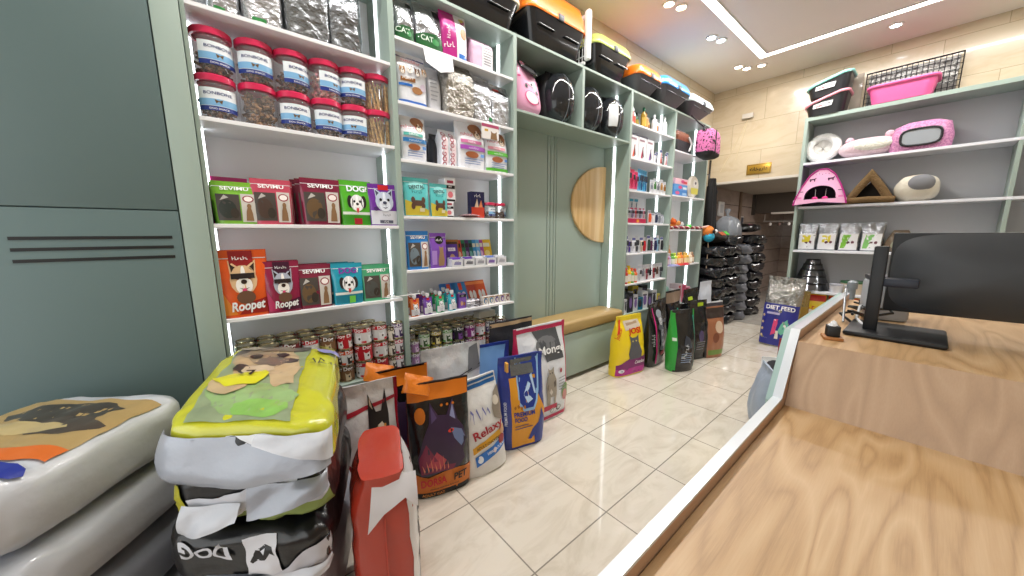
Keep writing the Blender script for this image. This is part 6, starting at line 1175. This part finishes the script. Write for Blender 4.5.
MB().box(-.05, -.001, -.07, .07, -.035, .035, pm('offwhite_trim', 'cfc9c0', .5), .008).build('housing', t)
for dx, dz in ((.32, -.75), (.12, -.6)): MB().tube([(-.004, .0, -.035), (-.004, dx * .5, dz * .55), (-.004, dx, dz)], .004, pm('wire_cream', 'd8c9a8', .5), 5).build('wire', t)
t = thing('wall_box', 'white rectangular wall box on the side wall past the coat', 'switch box', (6.80, YL - .0105, 1.81))
MB().box(-.12, .12, -.03, 0, -.13, .12, pm('white_plastic', 'e8e8e8', .3), .01).build('cover', t); MB().box(-.07, .07, -.034, -.029, -.07, .07, ink('c9ccd0'), .003).build('window', t)
t = thing('wall_camera', 'small dark grey camera high on the side wall', 'camera', (6.25, YL - .004, 2.08))
MB().box(-.04, .04, -.05, 0, -.03, .05, ink('8a8a88', .5), .008).build('bracket', t); MB().lathe([(0, 0), (.032, .002), (.036, .08), (.03, .1), (0, .1)], ink('3a3a3c', .3), 14, mtx=Matrix.Translation((.0, -.05, .0)) @ Matrix.Rotation(PI / 2 + .5, 4, 'X')).build('lens_barrel', t)
t = thing('wall_switch', 'small dark switch plate on the brown tiled passage wall', 'switch', (7.92, YL - .0105, 1.62))
MB().box(-.09, .09, -.012, 0, -.09, .09, ink('b8b2ac', .4), .004).build('plate', t); MB().box(-.065, .065, -.016, -.011, -.05, .07, ink('3a3d48', .3), .002, seg=1).build('rocker', t)
t = thing('hanging_rail', 'small white fittings on a rail below the dark soffit', 'rail', (8.48, 1.80, 1.60))
MB().tube([(0, -.30, .0), (0, .42, .02)], .009, ink('8f8a86', .4), 8).build('rail', t)
for k, y in enumerate((-.25, -.12, .0, .15, .30)): MB().lathe([(0, 0), (.022, .005), (.026, .04), (.012, .06), (0, .062)], ink(['dcdcde', '2c2a2a', 'd8d4d0', '6a5048', 'c9c4c0'][k]), 10, (0, y, -.07)).build('fitting', t)
for y in (-.28, .40): MB().tube([(0, y, .02), (0, y, .155)], .006, ink('8f8a86', .4), 6).build('hanger', t)
# ============================================================ goods on the far unit
XS = XF + .02
def tray(label, y0, y1, x, z, h, rim, body, logo, lean=.0, curve=.06):
    W = (y1 - y0) / 2; t = thing('litter_tray', label, 'litter tray', (x, (y0 + y1) / 2, z), -PI / 2, 'litter trays on top of the far unit')
    def shell(sc, zf): return lambda u, v: None
    N = 48; prof = [(.80, 0, 0), (.84, .02, 0), (.92, .55, .5), (.985, .97, 1)]
    ring = lambda k, hh, cv: [Vector((px, py, h * hh + curve * cv * ((px / W) * 1.0 + .25 * math.cos(px / W * PI)))) for px, py in rrect(W * k, .17 * k, .07, 10)]
    mb = MB(); R_ = [ring(*q) for q in prof]; R2 = [[p + Vector((-p.x * .03, -p.y * .05, .004)) for p in g] for g in R_[::-1]]; G_ = R_ + R2; n = len(G_[0])
    mb.add([p for g in G_ for p in g], [(j * n + i, j * n + (i + 1) % n, (j + 1) * n + (i + 1) % n, (j + 1) * n + i) for j in range(len(G_) - 1) for i in range(n)] + [tuple(reversed(range(n))), tuple((len(G_) - 1) * n + i for i in range(n))], body); mb.build('tub', t, ang=.7)
    mb = MB(); mb.tube([p * 1.0 + Vector((p.x * .015, p.y * .02, .0)) for p in R_[-1]], .016, rim, 8, closed=True); mb.build('rim', t)
    if logo:
        f = lambda x, y: Vector((-.02 + x * .03, -.17 * .955 - .010 - .004 * y, h * .38 + curve * .3 + y * .030))
        mb = MB(); mb.poly([(-3.2, -.5), (2.6, -.2), (3.0, 1.6), (-.4, 1.5), (-.6, 1.0), (-3.0, .9)], f, W_); mb.flat(text_tris('pet', .05), lambda x, y: f(x - 1.2, y * .8) + Vector((0, -.001, 0)), ink('c83a4a')); mb.flat(text_tris('GLOBE', .03), lambda x, y: f(x * .55 + 1.2, y * .6 + .5) + Vector((0, -.001, 0)), K_); mb.build('logo', t, smooth=False)
    return t
TOPZ = 2.8203
BLKP = pm('black_tray_plastic', '1b1b1e', .35, coat=.2)
tray('black high sided litter tray with pink rim, under the mint rimmed one', .82, 1.21, 5.98, TOPZ, .20, pm('pink_rim_plastic', 'e79aa8', .35), BLKP, True)
tray('black high sided litter tray with mint rim, stacked on the pink rimmed one', .81, 1.21, 5.98, TOPZ + .205, .20, pm('mint_rim_plastic', '8fd8cc', .35), BLKP, True)
tray('plain pink litter tray beside the stacked black trays', .14, .66, 5.99, TOPZ, .19, pm('pink_tray_plastic', 'e0629a', .4), pm('pink_tray_plastic', 'e0629a', .4), False, curve=.0)
t = thing('wire_crate', 'folded black wire crate panel leaning behind the pink tray', 'pet crate', (6.17, .36, TOPZ), -PI / 2)
mb = MB(); wm = pm('black_wire', '2a2a2e', .35, metal=.6)
fr_ = [(-.36, 0, 0), (.36, 0, 0), (.36, .0, .44), (-.36, .0, .44)]
mb.tube([Vector(p) for p in fr_], .010, wm, 6, closed=True); mb.build('crate_frame', t)
mb = MB()
for i in range(1, 18): mb.tube([(-.36 + .04 * i, 0, .0), (-.36 + .04 * i, 0, .44)], .0035, wm, 5)
for i in range(1, 8): mb.tube([(-.36, .004, .055 * i), (.36, .004, .055 * i)], .0035, wm, 5)
mb.build('wire_grid', t)
t = thing('folded_pad', 'crinkled silver grey pad packed behind the wire crate panel', 'pet pad', (6.20, .36, TOPZ), -PI / 2)
MB().box(-.34, .34, -.012, .012, 0, .42, foil('9a9894', 12, 1.0, .35), .005).build('pad', t)
t = thing('clear_tray_cover', 'clear framed panel leaning behind the black trays', 'panel', (6.20, .80, TOPZ), -PI / 2)
MB().box(-.05, .05, -.008, .008, 0, .48, pm('clear_sheet', 'b8aea0', .1, alpha=.5), .003).build('sheet', t); MB().box(-.06, -.05, -.01, .01, 0, .48, ink('b5aa9a', .4)).build('edge_strip', t)
# beds, tents
FUR = lambda c: pm('fur_' + c, c, .95, bump=1.0, bscale=70, var=.08)
Z = 2.2723
t = thing('round_bed', 'white fluffy round pet bed standing on edge', 'pet bed', (5.99, 1.02, Z + .0), -PI / 2, None, (0, 0, -PI / 2))
rt = Matrix.Translation((0, .02, .182)) @ Matrix.Rotation(-.18, 4, 'X')
mb = MB(); mb.tube([rt @ Vector((.135 * math.cos(a), 0, .135 * math.sin(a))) for a in [2 * PI * i / 36 for i in range(36)]], .045, FUR('e9e8e6'), 12, closed=True); mb.build('bolster', t)
mb = MB(); mb.surf(lambda u, v: rt @ Vector((.125 * (1 - v) * math.cos(2 * PI * u), .02 + .012 * math.sin(6 * PI * u) * v - .015 * (1 - v), .125 * (1 - v) * math.sin(2 * PI * u))), 36, 8, FUR('cfccc8'), cu=True); mb.build('cushion', t)
t = thing('pink_bed', 'fluffy pale pink and white pet bed with small ears lying on the shelf', 'pet bed', (6.0, .60, Z), -PI / 2)
mb = MB(); mb.surf(lambda u, v: superel(u, v, .26, .14, .108, .9, .7) * (1 + .05 * noise.noise((4 * math.cos(2 * PI * u), 4 * math.sin(2 * PI * u), 6 * v))) + Vector((0, 0, .11)), 44, 22, FUR('e3c9d0'), cu=True); mb.build('bed', t)
for x in (-.17, .16): MB().surf(lambda u, v: superel(u, v, .04, .03, .045, 1, 1) + Vector((x, -.02, .205 if x < 0 else .225)), 14, 10, FUR('e6b9c6'), cu=True).build('ear', t)
MB().surf(lambda u, v: superel(u, v, .16, .03, .06, 1, .8) + Vector((.04, -.125, .12)), 24, 12, FUR('e4e2d6'), cu=True).build('white_front', t)
t = thing('pink_tote', 'dusty pink and black framed carrier bag with a clear front window', 'pet carrier bag', (6.0, .20, Z), -PI / 2)
loft(MB(), [(.22, .13, .05, 0, 0, 0), (.23, .14, .05, .12, 0, 0), (.20, .12, .07, .26, 0, 0), (.12, .08, .06, .30, 0, 0)], spots_mat('dusty_pink_print', 'b0709a', 'c98ab0', 60, .7)).build('bag_body', t)
mb = MB(); mb.tube([Vector((x * .145, -.148 - .0, .13 + z * .085)) for x, z in [(math.copysign(abs(math.cos(a)) ** .6, math.cos(a)), math.copysign(abs(math.sin(a)) ** .6, math.sin(a))) for a in [2 * PI * i / 32 for i in range(32)]]], .012, ink('1d1a20', .6), 6, closed=True); mb.build('window_trim', t)
MB().surf(lambda u, v: Vector((.14 * (2 * u - 1), -.150, .13 + .08 * (2 * v - 1))), 2, 2, pm('clear_window', '9aa0a6', .1, coat=.5)).build('window', t)
Z = 1.7283
t = thing('cat_tent', 'pink cat tent printed with small cats and magenta piping', 'cat tent', (5.93, .96, Z), -PI / 2 + .05)
PKT = pm('pink_tent_fabric', 'e3aacb', .8, bump=.1, bscale=60); MGT = pm('magenta_piping', 'a81d78', .7); DKT = pm('dark_tent_inside', '3a2f3a', .9)
w2, hh, dd = .25, .44, .17
arch = lambda s: Vector((w2 * math.cos(PI * s) * (1 - .12 * math.sin(PI * s)), 0, hh * math.sin(PI * s) ** .8 + .01))
mb = MB()
outer = [(w2 * c_, z_) for c_, z_ in [(-1, .01), (-.90, .12), (-.72, .24), (-.46, .37), (-.17, .435), (.17, .435), (.46, .37), (.72, .24), (.90, .12), (1, .01)]]
hole = [(.60 * w2 * math.cos(PI * (1 - i / 18)), .085 + .155 * math.sin(PI * i / 18) ** .75) for i in range(19)]
n_o, n_h = len(outer), len(hole)
def lerp_o(s):
    k = s * (n_o - 1); i = min(n_o - 2, int(k)); f = k - i; return (outer[i][0] * (1 - f) + outer[i + 1][0] * f, outer[i][1] * (1 - f) + outer[i + 1][1] * f)
def face(u, v):
    a = lerp_o(u); k = u * (n_h - 1); i = min(n_h - 2, int(k)); f = k - i; b = (hole[i][0] * (1 - f) + hole[i + 1][0] * f, hole[i][1] * (1 - f) + hole[i + 1][1] * f)
    return Vector((a[0] * (1 - v) + b[0] * v, -dd * (1 - .25 * (a[1] * (1 - v) + b[1] * v) / hh), a[1] * (1 - v) + b[1] * v))
mb.surf(face, 36, 4, PKT)
mb.surf(lambda u, v: Vector((-w2 + 2 * w2 * u, -dd * 1.0, .012 + (.065 + .03 * (abs(2 * u - 1) > .66) * 0) * v - .0 * u + (.028 * (1 - abs(2 * u - 1)) * (1 - v)))), 24, 3, PKT)
mb.build('front_panel', t, ang=.9)
mb = MB(); mb.surf(lambda u, v: Vector((lerp_o(u)[0] * (1 - .12 * v), -dd * (1 - .25 * lerp_o(u)[1] / hh) + 2 * dd * v * .95, lerp_o(u)[1] * (1 - .1 * v))), 30, 6, pm('violet_tent_fabric', '7a2f86', .8)); mb.build('roof', t, ang=.9)
mb = MB(); mb.surf(lambda u, v: Vector(((2 * u - 1) * w2 * (.9 - .6 * v), dd * .80, .01 + v * .40)), 4, 4, DKT); mb.surf(lambda u, v: Vector(((2 * u - 1) * w2 * .95, -dd * .95 + v * dd * 1.7, .014)), 4, 4, DKT); mb.build('inside', t)
mb = MB(); mb.tube([Vector((lerp_o(i / 40)[0], -dd * (1 - .25 * lerp_o(i / 40)[1] / hh) - .003, lerp_o(i / 40)[1])) for i in range(41)], .008, MGT, 6); mb.build('piping', t)
mb = MB(); fz = lambda x, z, e=.003: Vector((x, -dd * (1 - .25 * z / hh) - e, z))
for sx in (-1, 1):
    mb.poly([(sx * .085 + a * .03, .315 + b * .028) for a, b in [(-1, 0), (-.9, .5), (-.4, .4), (.5, .5), (1, .9), (1.1, .4), (.8, .2), (.8, -.8), (.5, -.8), (.4, -.1), (-.4, -.1), (-.5, -.8), (-.8, -.8)]], fz, ink('4a2440', .8)); mb.poly([(sx * .185 + a * .022, .175 + b * .004) for a, b in [(-1, -1), (1, -1), (1, 1), (-1, 1)]], fz, ink('4a2440', .8))
    mb.poly([(sx * .195 + a * .022, .10 + b * .012) for a, b in [(-1, -1), (1, -1), (1, 1), (-1, 1)]], fz, ink('d980b4', .8))
for k in range(5): mb.poly([(-.06 + .03 * k + .005 * math.cos(a), .375 + .008 * (k % 2) + .005 * math.sin(a)) for a in [2 * PI * i / 6 for i in range(6)]], fz, ink('7a3a6a', .8))
mb.build('printed_pattern', t, smooth=False)
for sx in (-1, 1):
    MB().tube([(sx * .05, -.10, .20), (sx * .048, -.11, .10)], .0025, ink('d8d0d4'), 5).build('string', t); MB().surf(lambda u, v: superel(u, v, .03, .025, .022, 1, 1) + Vector((sx * .048, -.12, .088)), 14, 8, ink('e8328a', .6), cu=True).build('pompom', t)
t = thing('fur_tent', 'brown faux fur triangular pet cave beside the pink cat tent', 'pet cave', (5.99, .53, Z), -PI / 2)
BF = FUR('6e5636'); a_, h_, d_ = .215, .36, .13
mb = MB(); tri = lambda k, z0: [(-a_ * k, z0), (-a_ * .52 * k, z0 + h_ * .52 * k), (0, z0 + h_ * k), (a_ * .52 * k, z0 + h_ * .52 * k), (a_ * k, z0)]
def lp(P_, s):
    k = s * (len(P_) - 1); i = min(len(P_) - 2, int(k)); f = k - i; return (P_[i][0] * (1 - f) + P_[i + 1][0] * f, P_[i][1] * (1 - f) + P_[i + 1][1] * f)
T1, T2 = tri(1, .03), tri(.52, .06)
mb.surf(lambda u, v: Vector((lp(T1, u)[0], -d_ + 2 * d_ * v, lp(T1, u)[1])), 32, 6, BF); mb.surf(lambda u, v: Vector((lp(T1, u)[0] * (1 - v) + lp(T2, u)[0] * v, -d_ - .02 * math.sin(PI * v), lp(T1, u)[1] * (1 - v) + lp(T2, u)[1] * v)), 32, 5, BF)
mb.tube([(-a_, -d_, .035), (0, -d_ - .015, .045), (a_, -d_, .035)], .035, BF, 10); mb.build('fur_shell', t, ang=1.0)
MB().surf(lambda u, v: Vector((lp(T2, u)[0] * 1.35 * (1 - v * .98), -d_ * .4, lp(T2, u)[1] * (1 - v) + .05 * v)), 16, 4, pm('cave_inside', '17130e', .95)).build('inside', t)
MB().box(-a_ * .8, a_ * .8, -d_ * .9, d_ * .9, 0, .03, FUR('4a3a26'), .008).build('floor_pad', t)
t = thing('white_cave', 'cream and grey cloth pet cave next to the brown fur one', 'pet cave', (5.99, .17, Z), -PI / 2)
mb = MB(); mb.surf(lambda u, v: superel(u, v, .17, .14, .15, .9, .8) * (1 + .08 * noise.noise((4 * math.cos(2 * PI * u), 4 * math.sin(2 * PI * u), 5 * v))) + Vector((0, 0, .14)), 36, 18, pm('cream_cloth', 'c9c2b2', .9, bump=.3, bscale=40), cu=True); mb.build('cloth_shell', t)
mb = MB(); mb.surf(lambda u, v: superel(u, v, .10, .06, .09, .9, .8) + Vector((.03, -.10, .19)), 24, 12, pm('grey_cloth', '77787c', .8), cu=True); mb.build('grey_flap', t)
Z = 1.1683
for i, (y0, c, c2) in enumerate([(1.055, 'd9c832', 'c9a02a'), (.855, 'd9c832', 'b59a2a'), (.655, '7ab83a', '5a9a2a'), (.455, '7fc06a', '6a9a5a')]):
    make_bag('treat_bag', ['silver bag with yellow label next to the post', 'silver bag with yellow label, second from the post', 'silver bag with green striped label', 'silver bag with pale green label beside the brown sacked bag'][i], 'pet treats', Bag(.20, .34, .10, n=3, wa=.012, wk=18, seed=100 + i, top=.1, seal=.12, wtop=.21), foil('b4b7bd', 20),
             [('rect', -.8, .04, .8, .62, ink('e9e9ec')), ('rect', -.45, .30, .35, .56, ink(c)) if i < 2 else ('poly', [(-.7, .1), (-.3, .1), (.2, .58), (-.5, .58)], ink(c)), ('ell', .0, .30, .16, .05, ink('5a2f3a')), ('ell', .4, .31, .14, .05, ink('6a3a48'))], (5.99, y0, Z), -PI / 2, 'silver treat bags on the far unit', nu=28, nv=16)
make_bag('treat_bag', 'brown paper and clear bag slumped at the end of the silver bags', 'pet treats', Bag(.26, .25, .14, n=2.4, wa=.014, wk=14, seed=110, top=.2, seal=.15, wtop=.12), pm('brown_poly', '6a5a48', .4, bump=.4, bscale=14), [('ell', .0, .35, .5, .22, ink('8f8f7a')), ('ell', -.1, .42, .2, .08, ink('c4c4b8'))], (6.0, .235, Z), -PI / 2, 'silver treat bags on the far unit', nu=28, nv=16)
Z = .6423
GBW = 'steel bowls stacked on the far unit'
z = Z
STL = pm('dark_steel', '6a6c70', .15, metal=.95); RUB = ink('1b1b1d', .5)
for i, (r, h) in enumerate([(.185, .10), (.172, .09), (.145, .08), (.115, .07), (.085, .06)]):
    t = thing('pet_bowl', 'upside down steel bowl with black rubber foot, %s' % ['at the base of the bowl tower', 'second from the base of the bowl tower', 'in the middle of the bowl tower', 'second from the top of the bowl tower', 'on top of the bowl tower'][i], 'pet bowl', (6.02, .97, z), 0, GBW)
    MB().lathe([(r, 0), (r * 1.02, .004), (r * .98, .012), (r * .86, h * .8), (r * .82, h * .86), (0, h * .87)], STL, 32, caps=False).build('bowl', t, ang=.6)
    MB().lathe([(r * .83, h * .80), (r * .87, h * .82), (r * .85, h), (r * .74, h), (r * .72, h * .87)], RUB, 32, caps=False).build('rubber_ring', t, ang=.6); z += h + .001
for i in range(2):
    t = thing('pet_bowl', ['pale plastic bowl resting in front of the bowl tower', 'small clear tub beside the bowl tower'][i], 'pet bowl', (5.93, .70 - .13 * i, Z), 0, GBW); r = .07 - .01 * i
    MB().lathe([(r * .85, 0), (r, .09), (r * 1.04, .095), (r * .95, .09), (r * .8, .01), (0, .008)], ink(['d5d6dc', 'c3c6ce'][i], .3), 24, caps=False).build('bowl', t, ang=.6); MB().lathe([(0, .10), (r * 1.05, .098), (r * 1.05, .112), (0, .114)], ink(['b9bcc8', 'e6e6ea'][i], .3), 24, caps=False).build('lid', t, ang=.6)
for i, (y, c, c2, l) in enumerate([(.55, 'cdbfa8', '3f6a4a', 'cream tub with dark green lid beside the bowls'), (.27, '6f7276', 'b84a50', 'grey tub with a red base, farther along the bowl shelf')]):
    t = thing('treat_tub', l, 'tub', (6.0, y, Z), 0)
    if i == 0: MB().lathe([(.0, 0), (.115, 0), (.125, .13), (0, .131)], ink(c, .4), 28, caps=False).build('tub', t, ang=.6); MB().lathe([(0, .155), (.128, .154), (.13, .132), (.125, .131)], ink(c2, .4), 28, caps=False).build('lid', t, ang=.6)
    else: MB().lathe([(0, 0), (.115, 0), (.13, .10), (.131, .101)], ink(c2, .4), 28, caps=False).build('tub', t, ang=.6); MB().lathe([(.131, .102), (.135, .20), (.12, .23), (0, .235)], ink(c, .4, .3), 28, caps=False).build('lid', t, ang=.6)
carton('violet boxed feeder standing before the cream tub', 5.885, 5.955, .34, .44, Z, Z + .10, '4a2a7a', [('ell', 0, .5, .4, .3, ink('c9c9e0'))], None, rz=-PI / 2)
carton('dusty pink box at the open end of the bowl shelf', 5.93, 6.05, -.02, .12, Z, Z + .2, 'b5506a', [('rect', -.6, .5, .6, .8, ink('e0d0d6'))], None, rz=-PI / 2)
# behind the counter edge: grey handle, cables
t = thing('trolley_handle', 'grey tubular folding frame leaning between the counter end and far unit', 'trolley', (4.20, .42, 0))
GT = pm('grey_tube', '7f868e', .35, coat=.2)
MB().tube([(.0, .0, .0), (.02, -.01, .55), (.06, -.02, .86), (.06, -.02, .92)], .026, GT, 10).build('upright', t); MB().lathe([(0, 0), (.036, .004), (.036, .06), (.02, .075), (0, .078)], GT, 14, (.06, -.02, .90)).build('end_cap', t)
MB().tube([(.0, -.03, .0), (.01, -.11, .60), (.02, -.13, .72), (.03, -.17, .76), (.03, -.24, .77), (.02, -.27, .72), (.0, -.28, .0)], .02, GT, 8).build('loop', t)
t = thing('power_cable', 'tangle of black cable on the counter beside the monitor base', 'cable', (2.45, .20, TU))
rr = random.Random(3)
for k in range(4):
    pts = [(-.12 + .05 * i + rr.uniform(-.03, .03), .05 * math.sin(i * 1.3 + k) + rr.uniform(-.02, .02) - .02 * k, .012 + .035 * abs(math.sin(i * .9 + k)) + .01 * k) for i in range(12)]
    MB().tube(pts, .006, ink('18191c', .4), 6).build('strand', t)
t = thing('white_cable', 'pale grey cable running across the counter beside the monitor base', 'cable', (2.3, .14, TU))
MB().tube([(-.10, -.0, .012), (.05, .05, .03), (.25, .06, .06), (.5, .02, .05), (.75, -.08, .012)], .006, ink('c9ccd0', .4), 6).build('strand', t)
t = thing('steel_rod', 'thin steel rod rising from the cable tangle', 'rod', (2.42, .245, TU))
MB().tube([(-.12, -.015, .012), (-.02, .0, .10), (.07, .012, .15)], .005, pm('steel_rod', '8f9398', .4, metal=.5), 8).build('rod', t)
t = thing('card_terminal', 'pale grey device with dark top behind the monitor column', 'card terminal', (2.62, .12, TU), .2)
MB().box(-.09, .09, -.08, .08, 0, .20, ink('a4a7ac', .4), .02).build('housing', t); MB().box(-.085, .085, -.075, .075, .20, .225, ink('34373c', .4), .008).build('top_cover', t)
# ============================================================ lights
w = bpy.data.worlds.new('world'); scn.world = w; w.use_nodes = True
w.node_tree.nodes['Background'].inputs[0].default_value = (.8, .9, 1, 1); w.node_tree.nodes['Background'].inputs[1].default_value = .3
def area(name, loc, rot, sx, sy, power, c=(1, 1, 1)):
    l = bpy.data.lights.new(name, 'AREA'); l.shape = 'RECTANGLE'; l.size = sx; l.size_y = sy; l.energy = power; l.color = c
    o = bpy.data.objects.new(name, l); col.objects.link(o); o.location = loc; o.rotation_euler = rot; return o
# cool fill light added behind the camera, for an assumed shop window
area('front_fill', (X0 + .06, .2, 1.5), (0, -PI / 2, 0), 2.4, 3.6, 52, (.92, .97, 1))
area('ceiling_channel_light', (2.6, 1.59, ZC - .02), (0, 0, 0), 5.5, .08, 90, (1, .98, .95))
area('ceiling_channel_light_cross', (5.39, .1, ZC - .02), (0, 0, 0), .08, 3.0, 48, (1, .98, .95))
for x, y in [(3.6, 1.83), (4.53, 1.81), (5.56, 1.83), (1.8, .6), (3.4, -.2), (.2, 1.0)]:
    l = bpy.data.lights.new('spot_beam', 'SPOT'); l.energy = 28; l.spot_size = 2.0; l.spot_blend = .8; l.shadow_soft_size = .05; l.color = (1, .95, .88)
    o = bpy.data.objects.new('spot_beam', l); col.objects.link(o); o.location = (x, y, ZC - .03)
area('recess_fill', (7.6, .4, 2.13), (0, 0, 0), .4, 1.2, 60, (1, .95, .9))  # unseen area light added to brighten the passage, without a fixture
scn.cycles.use_denoising = True
scn.cycles.max_bounces = 8; scn.cycles.diffuse_bounces = 4; scn.cycles.glossy_bounces = 4; scn.cycles.transmission_bounces = 6; scn.cycles.caustics_reflective = False; scn.cycles.caustics_refractive = False
scn.cycles.sample_clamp_indirect = 6.0
